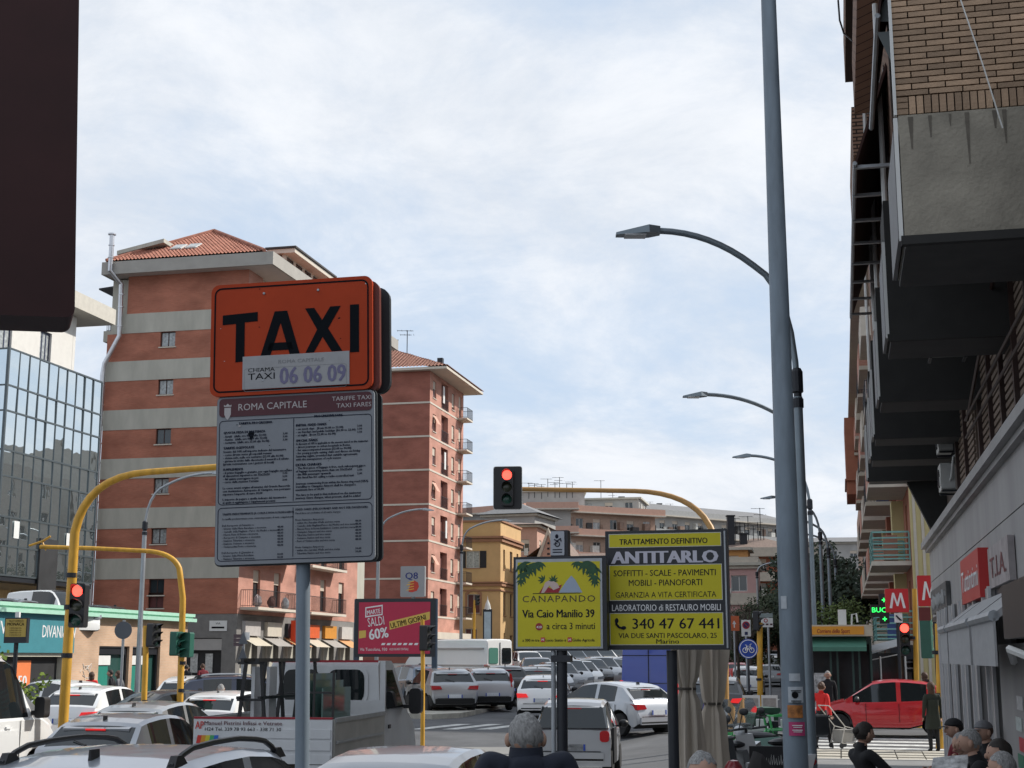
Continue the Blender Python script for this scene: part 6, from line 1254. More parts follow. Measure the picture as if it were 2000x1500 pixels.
# white sticker with the call number
stx0, stx1 = (478 - 591) * sx, (690 - 591) * sx; sz0, sz1 = zq(760), zq(696)
MB().box((stx0, -.0735, sz0), (stx1, -.071, sz1)).build('number_sticker', mat('sticker_grey_white', (.33, .33, .34), .6, var=.1, scale=12), tp)
M_vio = mat('faded_violet_ink', (.15, .14, .24), .6, var=.1, scale=20)
txt(tp, 'CHIAMA', M_ink, (516 - 591) * sx, zq(727), .018, y=-.0745, w=.118); txt(tp, 'TAXI', M_ink, (516 - 591) * sx, zq(742), .029, y=-.0745, w=.118)
txt(tp, '06 06 09', M_vio, (618 - 591) * sx, zq(753), .075, y=-.0745, w=.285, bold=.03)
txt(tp, 'ROMA CAPITALE', mat('faded_grey_ink', (.2, .2, .21), .6, var=0), (595 - 591) * sx, zq(713), .016, y=-.0745, w=.2)
ring(tp, (583 - 591) * sx, (zq(732) + zq(758)) / 2 + .006, (stx1 - stx0) * .96, .1, .01, .0015, mat('faded_grey_ink', (.2, .2, .21)), -.074)
# fares board
fx0, fx1 = (426 - 591) * sx, (737 - 591) * sx; fz0, fz1 = zq(1100), zq(772); fw = fx1 - fx0; fh = fz1 - fz0; fc = (fx0 + fx1) / 2; fzc = (fz0 + fz1) / 2
fb = MB().rbox((fc, -.05, fzc), (fw, .018, fh), .02, 4).build('fares_board', mat('fares_board_grey', (.225, .24, .265), .6, var=.12, scale=3), tp)
MB().rbox((fc, -.035, fzc), (fw + .012, .02, fh + .012), .024, 4).build('board_frame', M_signb, fb); MB().rbox((fc + .01, .035, fzc), (fw, .02, fh), .024, 4).build('back_plate', M_signb, fb)
MB().box((fc - .2, -.04, fz1), (fc + .2, -.0, z0 + .01)).build('clamp', M_signb, tp)
hm = MB().rbox((fc, -.0602, fz1 - .047), (fw - .02, .004, .078), .016, 4).build('maroon_header', mat('maroon_header', (.07, .01, .018), .5, var=.15, scale=8), fb)
M_inkb = mat('navy_ink', (.02, .025, .045), .7, var=0, spec=.1); M_pale = mat('pale_lettering', (.45, .42, .42), .6, var=0)
def yb(k=0): return -.0628 - .0002 * k
txt(fb, 'ROMA CAPITALE', M_pale, (537 - 591) * sx, fz1 - .061, .03, y=yb(), w=.3)
txt(fb, 'TARIFFE TAXI', M_pale, fx1 - .012, fz1 - .04, .019, y=yb(), w=.17, align='RIGHT'); txt(fb, 'TAXI FARES', M_pale, fx1 - .012, fz1 - .07, .019, y=yb(), w=.15, align='RIGHT')
sh_ = [(441, 793), (454, 793), (454, 806), (451, 813), (447.5, 817), (444, 813), (441, 806)]; flatpoly(fb, 'city_crest', [lp(*q) for q in sh_], M_pale, yb()); flatpoly(fb, 'city_crest_crown', [lp(*q) for q in [(440, 791), (440, 787), (443, 789), (447.5, 785), (452, 789), (455, 787), (455, 791)]], M_pale, yb())
def bz(py): return zq(py)
ring(fb, fc, (bz(818) + bz(983)) / 2, fw - .02, bz(818) - bz(983), .018, .003, M_inkb, -.0602); ring(fb, fc, (bz(988) + bz(1093)) / 2, fw - .02, bz(988) - bz(1093), .018, .003, M_inkb, -.0602)
mid = (579 - 591) * sx; MB().box((mid - .0013, -.0605, bz(980)), (mid + .0013, -.06, bz(820))).box((mid - .0013, -.0605, bz(1088)), (mid + .0013, -.06, bz(993))).build('divider', M_inkb, fb)
def fl(px, py, s, h=.0085, b_=.0, w=None, al='LEFT'):
    txt(fb, s, M_inkb, (px - 591) * sx, bz(py), h, y=-.0607, align=al, bold=b_, w=w, wmax=.31, res=1)
LT = [(825, 'TARIFFA PROGRESSIVA', 1), (842, 'QUOTA FISSA DI PARTENZA', 1), (849, '- feriali   (dalle ore 06.00 alle 22.00)', 0), (855, '- festiva   (dalle ore 06.00 alle 22.00)', 0), (861, '- notturna  (dalle ore 22.00 alle 06.00)', 0), (872, 'TARIFFE AGEVOLATE', 1), (879, 'Sconto del 10% sull importo indicato dal tassametro', 0), (885, '- corse dirette verso gli ospedali romani', 0), (891, '- donne sole, nelle ore notturne (22.00 alle 06.00)', 0), (897, '- giovani in uscita dalle discoteche il venerdi e il sabato', 0), (903, '  (previa convenzione con i gestori di locali)', 0), (914, 'SUPPLEMENTI', 1), (920, '- il primo bagaglio e gratuito, per ogni bagaglio successivo', 0), (926, '  di dimensioni superiori a cm 35x25x50', 0), (932, '- dal quinto passeggero in poi', 0), (938, '- corse dalla stazione Termini', 0), (950, 'Le corse aventi origine all interno del Grande Raccordo', 0), (956, 'con destinazione Aeroporto di Ciampino, non potranno', 0), (962, 'superare l importo di euro 30,00', 0), (972, 'L importo da pagare e quello indicato dal tassametro', 0), (978, 'al quale si aggiungono i supplementi previsti', 0)]
RT = [(818, 'PROGRESSIVE FARE', 1), (834, 'INITIAL FIXED FARES', 1), (841, '- on week days   (from 06.00 to 22.00)', 0), (847, '- on Sundays and public holidays (06.00 to 22.00)', 0), (853, '- at night   (from 22.00 to 06.00)', 0), (864, 'SPECIAL FARES', 1), (870, 'A discount of 10% is applicable to the amount stated on the taximeter', 0), (876, '- direct journeys to urban hospitals in Rome', 0), (882, '- for unaccompanied women (22.00 to 06.00)', 0), (888, '- for young people exiting clubs and discos on Friday', 0), (894, '  Saturday nights, provided that suitable agreements', 0), (900, '  with the management of such venues', 0), (911, 'EXTRA CHARGES', 1), (917, '- The first piece of luggage is free, each subsequent piece', 0), (923, '  of luggage measuring more than cm 35x25x50', 0), (929, '- the fifth passenger upwards', 0), (935, '- the fixed fee for calling a radio-controlled taxi', 0), (947, 'Journeys commencing from within the Rome ring road (GRA)', 0), (953, 'travelling to Ciampino Airport shall be charged a', 0), (959, 'maximum fare of 30,00', 0), (969, 'The fare to be paid is that indicated on the taximeter', 0), (975, 'journey. Extra charges, when present, shall be added', 0)]
for py, s, bb_ in LT: fl(440 if 'PROGR' not in s else 470, py + 2, s, .0095 if not bb_ else .0105, .06 if bb_ else .04)
for py, s, bb_ in RT: fl(584 if 'PROGR' not in s else 620, py + 2, s, .0095 if not bb_ else .0105, .06 if bb_ else .04)
for py in (850, 856, 862, 927, 933, 940): fl(567, py, '3,00', .009, .03, al='RIGHT')
for py in (842, 848, 854, 921, 927, 934): fl(713, py, '3,00', .009, .03, al='RIGHT')
fl(440, 1003, 'TARIFFE PREDETERMINATE (A CORSA E NON A PASSEGGERO)', .009, .03); fl(584, 999, 'FIXED FARES (PER JOURNEY AND NOT PER PASSENGER)', .009, .03)
fl(440, 1012, 'Le tariffe predeterminate sono onnicomprensive di tutti i supplementi', .008, .012); fl(584, 1006, 'Fixed fares are inclusive of all extra charges', .008, .012)
for k, s in enumerate(('Dall Aeroporto di Fiumicino a:', '- Interno delle Mura Aureliane e viceversa', '- Castello della Magliana - Parco dei Medici e viceversa', '- Nuova Fiera di Roma e viceversa', '- Aeroporto di Ciampino e viceversa', '- Stazione Tiburtina e viceversa', '- Stazione Ostiense e viceversa', '- Civitavecchia Porto e viceversa', '', 'Dall Aeroporto di Ciampino a:', '- Interno delle Mura Aureliane', '- Stazione Tiburtina e viceversa')):
    if s: fl(440, 1025 + 5.9 * k, s, .0082, .014)
for k, s in enumerate(('From Fiumicino Airport to:', '- within the Aurelian Walls and vice versa', '- Castello della Magliana/Parco dei Medici and vice versa', '- Nuova Fiera di Roma Exhibition Centre and vice versa', '- Ciampino Airport and vice versa', '- Tiburtina Station and vice versa', '- Ostiense Station and vice versa', '- Port of Civitavecchia and vice versa', '', 'From Ciampino Airport to:', '- within the Aurelian Walls and vice versa', '- Tiburtina Station and vice versa')):
    if s: fl(584, 1019 + 5.9 * k, s, .0082, .014)
for k in range(1, 8): fl(560, 1025 + 5.9 * k, '48,00', .0085, .03, al='RIGHT'); fl(711, 1019 + 5.9 * k, '48,00', .0085, .03, al='RIGHT')
for k in (10, 11): fl(560, 1025 + 5.9 * k, '30,00', .0085, .03, al='RIGHT'); fl(711, 1019 + 5.9 * k, '30,00', .0085, .03, al='RIGHT')
MB().add([((495 - 591) * sx + .012 * math.cos(a) * (1 + .4 * math.sin(3 * a)), -.0612, bz(849) + .02 * math.sin(a)) for a in [k * .7 for k in range(9)]], [tuple(range(9))]).build('ink_blot', M_ink, fb)
rg_ = random.Random(5)
for k in range(26):      # scuffs and bolts on the two boards
    up_ = k % 2; x_ = rg_.uniform(xl + .02, xr - .02); z_ = rg_.uniform(zq(765), zq(560)) if up_ else rg_.uniform(zq(1090), zq(780)); r_ = rg_.uniform(.0015, .004)
    yq_ = (-.0705 if up_ else -.0623) - .00003 * k
    MB().add([(x_ + r_ * rg_.uniform(.6, 2.2) * math.cos(a), yq_, z_ + r_ * rg_.uniform(.4, 1.2) * math.sin(a)) for a in [q * 1.05 for q in range(6)]], [tuple(range(6))]).build('scuff', M_ink if k % 3 else M_pale, tp if up_ else fb)
for x_ in (cx - .12, cx + .12):
    for z_ in (z0 + .06, z1 - .05): MB().lathe([(.006, 0), (.005, .004), (0, .005)], (x_, -.0703, z_), 10, 'y').build('bolt', M_galv, tp)
# two yellow advertising signs
SY = 13.4; rzs = R(-14)
M_ysign = mat('yellow_sign_print', (.54, .47, .02), .42, var=.06, scale=1.5, spec=.3); M_frame = mat('black_sign_frame', (.014, .016, .022), .45, var=.15); M_navy = mat('navy_print', (.008, .01, .022), .6, var=0, spec=.15)
def sgn_at(px, label, name='advertising_sign'): return thing(name, label, 'sign', (P(px, 1285, SY).x, SY, SWZ), rzs, 'advertising signs on dark posts')
k_ = SY / 2800 * .985
def sz_(py): return ZZ(py, SY) - SWZ
A = sgn_at(1096, 'smaller yellow sign with leaves and a reclining figure, on a dark double post')
def ax(px): return (px - 1096) * k_ / math.cos(rzs)
MB().tube([(0, .03, 0), (0, .03, sz_(1270))], .05, 14).build('post', M_frame, A, smooth=True); MB().tube([(ax(1081), .0, 0), (ax(1081), .0, sz_(1270))], .022, 10).build('side_post', M_galv, A, smooth=True)
MB().box((-.09, -.03, sz_(1293)), (.09, .09, sz_(1280))).build('clamp', M_frame, A)
bd = MB().box((ax(1005), -.04, sz_(1271)), (ax(1186), .07, sz_(1087))).build('sign_box', M_frame, A)
MB().box((ax(1010), -.046, sz_(1267)), (ax(1178), -.04, sz_(1092))).build('steel_inner_frame', M_galv, bd); MB().box((ax(1014), -.050, sz_(1263)), (ax(1174), -.0465, sz_(1098))).build('printed_panel', M_ysign, bd)
yv = -.0515
txt(bd, 'CANAPANDO', mat('brown_print', (.05, .03, .015), .5, var=0), ax(1094), sz_(1176), .062, y=yv, w=ax(1164) - ax(1023), space=1.15)
txt(bd, 'Via Caio Manilio 39', M_navy, ax(1093), sz_(1206), .075, y=yv, w=ax(1163) - ax(1024), bold=.025)
txt(bd, 'a circa 3 minuti', M_navy, ax(1117), sz_(1229), .062, y=yv, w=ax(1164) - ax(1071), bold=.008)
txt(bd, 'a 300 m tra      Lucio Sestio e      Giulio Agricola', M_navy, ax(1093), sz_(1253), .026, y=yv, w=ax(1163) - ax(1024), bold=.02)
for px in (1063, 1115): MB().box((ax(px - 4), yv - .001, sz_(1254)), (ax(px + 4), yv, sz_(1245))).build('metro_mark', mat('metro_red', (.5, .03, .03), .5), bd); txt(bd, 'M', M_white_txt, ax(px), sz_(1252), .022, y=yv - .0015, bold=.03)
MB().lathe([(.034, 0), (.034, .002)], (ax(1056), yv, sz_(1224)), 20, 'y').build('round_badge', mat('badge_red', (.3, .02, .02), .5), bd); txt(bd, '420', M_white_txt, ax(1056), sz_(1227), .022, y=yv - .003, w=.05, bold=.03)
# leaves and reclining figure print
M_leaf = mat('leaf_print', (.015, .07, .025), .5, var=.25, scale=20)
def leaf(cx_, cz_, r, ang, n=5, parent=bd):
    b = MB()
    for j in range(n):
        a = ang + (j - (n - 1) / 2) * .55; L_ = r * (1 - .12 * abs(j - (n - 1) / 2)); d = Vector((math.cos(a), math.sin(a))); q = Vector((-d.y, d.x)) * L_ * .14
        p0 = Vector((cx_, cz_)); pts = [p0, p0 + d * L_ * .4 + q, p0 + d * L_ * .7 + q * .7, p0 + d * L_, p0 + d * L_ * .7 - q * .7, p0 + d * L_ * .4 - q]; b.add([(p.x, yv - .0005 - .00007 * j, p.y) for p in pts], [tuple(range(6))])
    b.build('printed_leaf', M_leaf, parent)
for i, (px, py, r, a) in enumerate(((1018, 1100, .13, -1.0), (1030, 1102, .12, -1.6), (1045, 1099, .13, -1.4), (1060, 1098, .09, -1.9), (1022, 1118, .11, -1.2), (1018, 1132, .07, -1.5), (1038, 1112, .08, -1.7), (1160, 1100, .13, -2.1), (1172, 1108, .12, -1.9), (1145, 1100, .12, -1.7), (1128, 1098, .08, -1.4), (1168, 1125, .1, -1.9), (1155, 1115, .07, -1.6), (1166, 1135, .07, -1.7))): leaf(ax(min(1165, max(1020, px))), sz_(py), r, a)
flatpoly(bd, 'printed_hill', [(ax(1094), sz_(1158)), (ax(1110), sz_(1135)), (ax(1119), sz_(1125)), (ax(1127), sz_(1134)), (ax(1140), sz_(1158))], mat('pale_blue_print', (.32, .38, .48), .5, var=0), yv)
ring(bd, ax(1090), sz_(1159.2), .45, .006, .002, .003, M_navy, yv - .0003)
flatpoly(bd, 'printed_dress', [(ax(1056), sz_(1158)), (ax(1066), sz_(1143)), (ax(1080), sz_(1150)), (ax(1101), sz_(1142)), (ax(1094), sz_(1158))], mat('crimson_print', (.3, .01, .02), .5, var=0), yv - .0003)
flatpoly(bd, 'printed_figure', [(ax(1060), sz_(1158)), (ax(1068), sz_(1138)), (ax(1079), sz_(1132)), (ax(1092), sz_(1140)), (ax(1096), sz_(1148)), (ax(1084), sz_(1153)), (ax(1076), sz_(1144)), (ax(1066), sz_(1158))], mat('pale_pink_print', (.55, .42, .38), .5, var=0), yv - .0006)
leaf(ax(1083), sz_(1136), .07, 1.2, 7); leaf(ax(1066), sz_(1134), .07, 2.6, 5)
sb_ = sgn_at(1096, 'small pale sign with a wheeled figure mark on top of the smaller yellow sign'); sb_['group'] = ''; del sb_['group']; sb_.location.z = SWZ + sz_(1087)
def rel(py): return sz_(py) - sz_(1087)
tb_ = MB().box((ax(1078), -.02, 0), (ax(1111), .1, rel(1036))).build('sign_box', M_frame, sb_); MB().rbox(((ax(1079) + ax(1104)) / 2, -.028, (rel(1085) + rel(1038)) / 2), (ax(1105) - ax(1078), .012, rel(1038) - rel(1085)), .01).build('pale_plate', mat('pale_blue_grey_plate', (.36, .38, .42), .5, var=.05), sb_)
cxx = ax(1091.5); b = MB(); b.tube([(cxx + .022 * math.cos(a * .52), -.036, rel(1063) + .022 * math.sin(a * .52)) for a in range(13)], .005, 4).tube([(cxx - .03, -.036, rel(1054)), (cxx, -.036, rel(1057)), (cxx + .03, -.036, rel(1052)), (cxx + .035, -.036, rel(1058))], .007, 4).ball((cxx - .005, -.036, rel(1048)), (.016, .003, .02)).tube([(cxx - .035, -.036, rel(1063)), (cxx, -.036, rel(1062))], .005, 4); b.build('figure_mark', M_navy, sb_)
MB().box((cxx - .045, -.0362, rel(1075)), (cxx + .045, -.035, rel(1073))).box((cxx - .045, -.0362, rel(1080)), (cxx + .045, -.035, rel(1078))).build('fine_print', M_navy, sb_)
D = sgn_at(1311, 'large black-framed yellow sign with a phone number beside the parasols')
def dx_(px): return (px - 1311) * k_ / math.cos(rzs)
MB().tube([(0, .04, 0), (0, .04, sz_(1270))], .05, 14).build('post', M_frame, D, smooth=True)
bd = MB().box((dx_(1189), -.05, sz_(1269)), (dx_(1423), .1, sz_(1036))).build('sign_box', M_frame, D)
MB().box((dx_(1417), -.06, sz_(1266)), (dx_(1420), -.05, sz_(1040))).build('frame_strip', M_galv, bd)
for a, b_ in ((1042, 1069), (1103, 1173), (1197, 1260)):
    MB().box((dx_(1196), -.054, sz_(b_)), (dx_(1412), -.051, sz_(a))).build('yellow_panel', M_ysign, bd)
    ring(bd, (dx_(1196) + dx_(1412)) / 2, (sz_(a) + sz_(b_)) / 2, dx_(1412) - dx_(1196), sz_(a) - sz_(b_), .004, .006, mat('white_line', (.5, .5, .45), .5, var=0), -.0545)
yv = -.0552
def dt(s, px0_, px1_, py, h, m=M_navy, bold=.02): txt(bd, s, m, (dx_(px0_) + dx_(px1_)) / 2, sz_(py), h * k_ * 1.0, y=yv, w=dx_(px1_) - dx_(px0_), bold=bold)
dt('TRATTAMENTO DEFINITIVO', 1217, 1386, 1063, 11.5); dt('ANTITARLO', 1202, 1404, 1100, 25, mat('pale_violet_lettering', (.5, .49, .56), .5, var=0), .05)
dt('SOFFITTI - SCALE - PAVIMENTI', 1205, 1400, 1125, 12.5, bold=.008); dt('MOBILI - PIANOFORTI', 1234, 1374, 1144, 12.5, bold=.008); dt('GARANZIA A VITA CERTIFICATA', 1208, 1400, 1167, 11.5, bold=.0)
dt('LABORATORIO di RESTAURO MOBILI', 1201, 1408, 1193, 13, M_white_txt, .005); dt('340 47 67 441', 1240, 1404, 1228, 21, bold=.01); dt('VIA DUE SANTI PASCOLARO, 25', 1213, 1399, 1246, 10, bold=.01); dt('Marino', 1285, 1328, 1257, 9, bold=.01)
b = MB(); b.tube([(dx_(1208), yv, sz_(1211)), (dx_(1209), yv, sz_(1219)), (dx_(1214), yv, sz_(1225)), (dx_(1224), yv, sz_(1228))], .011, 6).ball((dx_(1209.5), yv, sz_(1212)), (.018, .003, .024)).ball((dx_(1223), yv, sz_(1226)), (.024, .003, .017)); b.build('phone_mark', M_navy, bd)
# red billboard, fuel sign
BY = 58; bo = thing('billboard', 'red sale billboard in a dark frame between two posts above the car park', 'billboard', (P(772, 1285, BY).x, BY, T(-4, BY)), R(-10))
kb = BY / 2800 * .985
def bzz(py): return ZZ(py, BY) - T(-4, BY)
def bx_(px): return (px - 772) * kb
for px in (693, 850): MB().box((bx_(px) - .1, -.05, 0), (bx_(px) + .1, .12, bzz(1170))).build('post', mat('blue_grey_post', (.03, .05, .08), .5), bo)
MB().box((bx_(690), -.06, bzz(1283)), (bx_(852), .1, bzz(1169))).build('frame', M_frame, bo)
pn = MB().add([(bx_(698), -.075, bzz(1277)), (bx_(842), -.075, bzz(1277)), (bx_(842), -.075, bzz(1176)), (bx_(698), -.075, bzz(1176))], [(0, 1, 2, 3)]).build('poster', mat('crimson_poster', (.42, .015, .055), .5, var=.04), bo)
def bt(s, pxc, py, h, w, m=M_white_txt, bold=.02, tilt=-8): txt(pn, s, m, bx_(pxc), bzz(py), h * kb, y=-.082, w=w * kb, bold=bold, rot=(R(90), R(tilt), 0))
MB().add([(bx_(a), -.078, bzz(c)) for a, c in ((711, 1206), (746, 1201), (746, 1181), (711, 1186))], [(0, 1, 2, 3)]).build('white_box', M_white_txt, pn); MB().add([(bx_(a), -.080, bzz(c)) for a, c in ((713, 1203), (744, 1199), (744, 1184), (713, 1188))], [(0, 1, 2, 3)]).build('red_inset', mat('crimson_poster', (.42, .015, .055)), pn)
bt('MARTE', 728.5, 1199, 9, 27); bt('SALDI', 734, 1222, 18, 33, bold=.0); bt('60%', 740, 1247, 21, 38, bold=.03)
flatpoly(pn, 'yellow_strip', [(bx_(a), bzz(c)) for a, c in ((761, 1230), (841, 1210), (841, 1195), (760, 1214))], mat('poster_yellow', (.62, .42, .08), .5, var=0), -.078); bt('ULTIMI GIORNI', 799, 1219, 11, 72, M_black_txt, .02, -13.5)
flatpoly(pn, 'yellow_patch', [(bx_(a), bzz(c)) for a, c in ((699, 1247), (713, 1245), (713, 1231), (699, 1232))], mat('poster_yellow', (.62, .42, .08)), -.078)
bt('Via Tuscolana, 930', 729, 1271, 6, 55, tilt=0, bold=0); bt('ALLE SOLARIO CENTRALE', 780, 1270, 4.5, 38, tilt=0, bold=0)
for k in range(8): flatpoly(pn, 'small_mark', [(bx_(a), bzz(c)) for a, c in ((744 + 11 * k, 1260), (751 + 11 * k, 1260), (753 + 11 * k, 1256), (746 + 11 * k, 1256))], M_white_txt, -.078)
QY = 74; qs = thing('fuel_sign', 'grey fuel station sign with blue letters and a red flame mark above the billboard', 'sign', (P(805, 1285, QY).x, QY, T(-4, QY)), R(-10))
kq = QY / 2800 * .985
def qz(py): return ZZ(py, QY) - T(-4, QY)
MB().tube([(0, .1, 0), (0, .1, qz(1166))], .1, 8).build('post', M_galv, qs); MB().rbox((0, 0, (qz(1166) + qz(1106)) / 2), (49 * kq, .25, qz(1106) - qz(1166)), .06).build('sign_box', mat('pale_grey_box', (.30, .30, .31), .5, var=.05), qs)
txt(qs, 'Q8', mat('dark_blue_lettering', (.02, .03, .16), .5), -.05, qz(1131), 13.5 * kq, y=-.13, w=25 * kq, bold=.02)
flatpoly(qs, 'red_flame', [(a * kq, qz(c)) for a, c in ((-4, 1136), (4, 1134), (11, 1138), (13, 1146), (9, 1154), (0, 1157), (-8, 1156))], mat('flame_red', (.5, .04, .02), .5), -.13)
for k in range(4): flatpoly(qs, 'yellow_streak', [(a * kq, qz(c)) for a, c in ((-13 + 3 * (k % 2), 1154 - 5 * k), (3, 1151 - 5 * k), (3, 1149.5 - 5 * k), (-10 + 3 * (k % 2), 1151.5 - 5 * k))], mat('flame_yellow', (.7, .4, .05), .5), -.134)
# road signs
def post_sign(name, label, px, Y, pyb, pyt, r=.03, rz=0, m=M_galv, cat='sign', py=1300):
    x = GX(px, Y, py); t = thing(name, label, cat, (x, Y, T(x, Y) + (0)), rz); h = ZZ(pyt, Y) - T(x, Y); MB().tube([(0, 0, 0), (0, 0, h)], r, 8).build('post', m, t, smooth=True); return t, (lambda py: ZZ(py, Y) - T(x, Y)), Y / 2800 * .985
t_, z_, q_ = post_sign('road_sign', 'back of a round grey traffic sign on a slim steel post', 238, 50, 1345, 1211, .05)
MB().lathe([(17 * q_, 0), (17 * q_, .02)], (0, -.04, z_(1231)), 24, 'y').build('disc', mat('sign_back_grey', (.09, .10, .115), .5, .3), t_)
t_, z_, q_ = post_sign('advertising_sign', 'small gold and black sign on a dark post at the far left', 29, 44, 1310, 1255, .07, R(-6), M_dark)
MB().box((-23 * q_, -.1, z_(1256)), (23 * q_, .08, z_(1207))).build('sign_box', M_frame, t_); MB().box((-21 * q_, -.11, z_(1244)), (21 * q_, -.1, z_(1209))).build('gold_panel', mat('gold_print', (.42, .30, .06), .5, var=.1), t_)
txt(t_, 'MONACA', M_black_txt, 0, z_(1222), 6 * q_, y=-.115, w=34 * q_, bold=.02); txt(t_, 'TRATTAMENTI', M_black_txt, 0, z_(1215), 4 * q_, y=-.115, w=30 * q_, bold=.0)
for k in range(4): txt(t_, 'IL MONDO DELLA CASA', M_black_txt, 0, z_(1228 + 4.5 * k), 2.6 * q_, y=-.115, w=24 * q_)
MB().box((-4 * q_, -.06, z_(1206)), (4 * q_, .04, z_(1195))).build('small_plate', M_white, t_)
t_, z_, q_ = post_sign('direction_sign', 'brown direction boards with a triangular sign back on a white-grey post by the shops', 474, 48, 1330, 1236, .05)
for k in range(3): MB().box((-19 * q_, -.05, z_(1246 + 8 * k)), (0, -.02, z_(1239 + 8 * k))).build('board', mat('brown_board', (.08, .05, .06), .5, var=.3, scale=8), t_)
for zc_ in (1232, 1262): MB().prism([(-9 * q_, z_(zc_ + 26)), (9 * q_, z_(zc_ + 26)), (0, z_(zc_))], -.09, -.07).build('triangle_back', mat('sign_back_grey', (.09, .10, .115)), t_)
MB().box((3 * q_, -.04, z_(1250)), (12 * q_, -.02, z_(1235))).build('white_plate', M_white, t_)
t_, z_, q_ = post_sign('cycle_sign', 'round blue sign with a white bicycle on a dark slim post', 1462, 43, 1365, 1250, .03, 0, M_dark)
MB().lathe([(19 * q_, 0), (19 * q_, .02)], (0, -.04, z_(1267)), 28, 'y').build('disc', mat('sign_blue', (.01, .05, .30), .45, var=.04), t_); ring(t_, 0, z_(1267), 35 * q_, 35 * q_, 17.4 * q_, .02, M_white_txt, -.063)
b = MB()
for sx_ in (-6.5, 6.5): b.tube([((sx_ + 4.6 * math.cos(a * .524)) * q_, -.07, z_(1270) + 4.6 * q_ * math.sin(a * .524)) for a in range(13)], .012, 4)
b.tube([(-6.5 * q_, -.07, z_(1270)), (-1 * q_, -.07, z_(1269)), (3.5 * q_, -.07, z_(1262)), (-3 * q_, -.07, z_(1262)), (-6.5 * q_, -.07, z_(1270))], .012, 4).tube([(6.5 * q_, -.07, z_(1270)), (3 * q_, -.07, z_(1259)), (6 * q_, -.07, z_(1258))], .012, 4).tube([(-1 * q_, -.07, z_(1269)), (-4 * q_, -.07, z_(1260)), (-6 * q_, -.07, z_(1260))], .012, 4); b.build('bicycle_mark', M_white_txt, t_)
t_, z_, q_ = post_sign('direction_sign', 'orange sign with a white upward arrow over the avenue', 1436, 68, 1300, 1202, .05)
MB().box((-11 * q_, -.05, z_(1232)), (10 * q_, -.02, z_(1203))).build('orange_board', mat('orange_board', (.55, .13, .05), .5, var=.05), t_)
flatpoly(t_, 'arrow', [(a * q_, z_(c)) for a, c in ((-4, 1219), (0, 1212), (4, 1219), (1.2, 1219), (1.2, 1226), (-1.2, 1226), (-1.2, 1219))], M_white_txt, -.055)
t_, z_, q_ = post_sign('road_sign', 'white board with a red-ringed no stopping disc', 1459, 62, 1310, 1210, .05)
MB().box((-9 * q_, -.05, z_(1243)), (9 * q_, -.02, z_(1211))).build('white_board', M_white, t_); MB().lathe([(7.4 * q_, 0), (7.4 * q_, .01)], (0, -.055, z_(1221)), 20, 'y').build('red_disc', mat('ring_red', (.4, .02, .04), .5), t_); MB().lathe([(5.2 * q_, 0), (5.2 * q_, .005)], (0, -.068, z_(1221)), 20, 'y').build('blue_disc', mat('disc_blue_dark', (.02, .03, .1), .5), t_)
MB().add([(-5 * q_, -.075, z_(1217)), (-4 * q_, -.075, z_(1216)), (5 * q_, -.075, z_(1225)), (4 * q_, -.075, z_(1226))], [(0, 1, 2, 3)]).build('red_bar', mat('ring_red', (.4, .02, .04)), t_); MB().box((-3 * q_, -.06, z_(1240)), (3 * q_, -.052, z_(1234))).build('plate_mark', mat('disc_blue_dark', (.02, .03, .1)), t_)
t_, z_, q_ = post_sign('direction_sign', 'wide pale direction board with small symbols above the traffic', 1503, 60, 1360, 1197, .05)
MB().box((-31 * q_, -.05, z_(1206)), (9 * q_, -.02, z_(1198))).build('green_grey_board', mat('pale_green_grey', (.25, .3, .3), .5, var=.2, scale=6), t_); MB().box((-14 * q_, -.05, z_(1225)), (9 * q_, -.02, z_(1207))).build('white_board', M_white, t_)
MB().lathe([(4 * q_, 0), (4 * q_, .006)], (-5 * q_, -.056, z_(1212)), 16, 'y').build('red_mark', mat('ring_red', (.4, .02, .04)), t_); MB().lathe([(2.4 * q_, 0), (2.4 * q_, .006)], (-5 * q_, -.064, z_(1212)), 16, 'y').build('white_mark', M_white_txt, t_)
b = MB()
for k in range(3): b.box(((-13 + 8 * k) * q_, -.056, z_(1221)), ((-8 + 8 * k) * q_, -.052, z_(1218)))
b.build('dark_marks', mat('dark_marks', (.08, .02, .03), .5), t_)
# pharmacy and metro signs
MY = 43.0; ms = thing('metro_sign', 'square red metro sign with white M beside the green pharmacy cross', 'sign', (P(1757, 1285, MY).x, MY, T(11, MY)), R(-6)); km = MY / 2800 * .985
def mz(py, Y=MY): return ZZ(py, Y) - T(11, Y)
M_mred = mat('metro_sign_red', (.50, .02, .025), .45, var=.03)
MB().tube([(0, .05, 0), (0, .05, mz(1150))], .05, 8).build('post', M_dark, ms); MB().rbox((0, 0, (mz(1196) + mz(1150)) / 2), (44 * km, .12, mz(1150) - mz(1196)), .02).build('sign_box', M_mred, ms)
mp_ = [(-15, 1188), (-8, 1158), (-4.5, 1158), (0.5, 1176), (7, 1158), (10.5, 1158), (17, 1188), (12, 1188), (8, 1168), (2.5, 1183), (-1.5, 1183), (-6, 1168), (-10, 1188)]; 
b = MB()
for s_ in ([(-15, 1188), (-9, 1158), (-5, 1158), (-10, 1188)], [(-8.5, 1160), (-5, 1158), (1.5, 1182), (-1, 1184)], [(0, 1184), (-1, 1180), (6, 1158), (9, 1160), (2, 1184)], [(5.5, 1158), (9.5, 1158), (16, 1188), (11, 1188)]): b.add([(a * km, -.066 - .0002 * len(b.f), mz(c)) for a, c in s_], [tuple(range(len(s_)))])
b.build('letter_m', M_white_txt, ms)
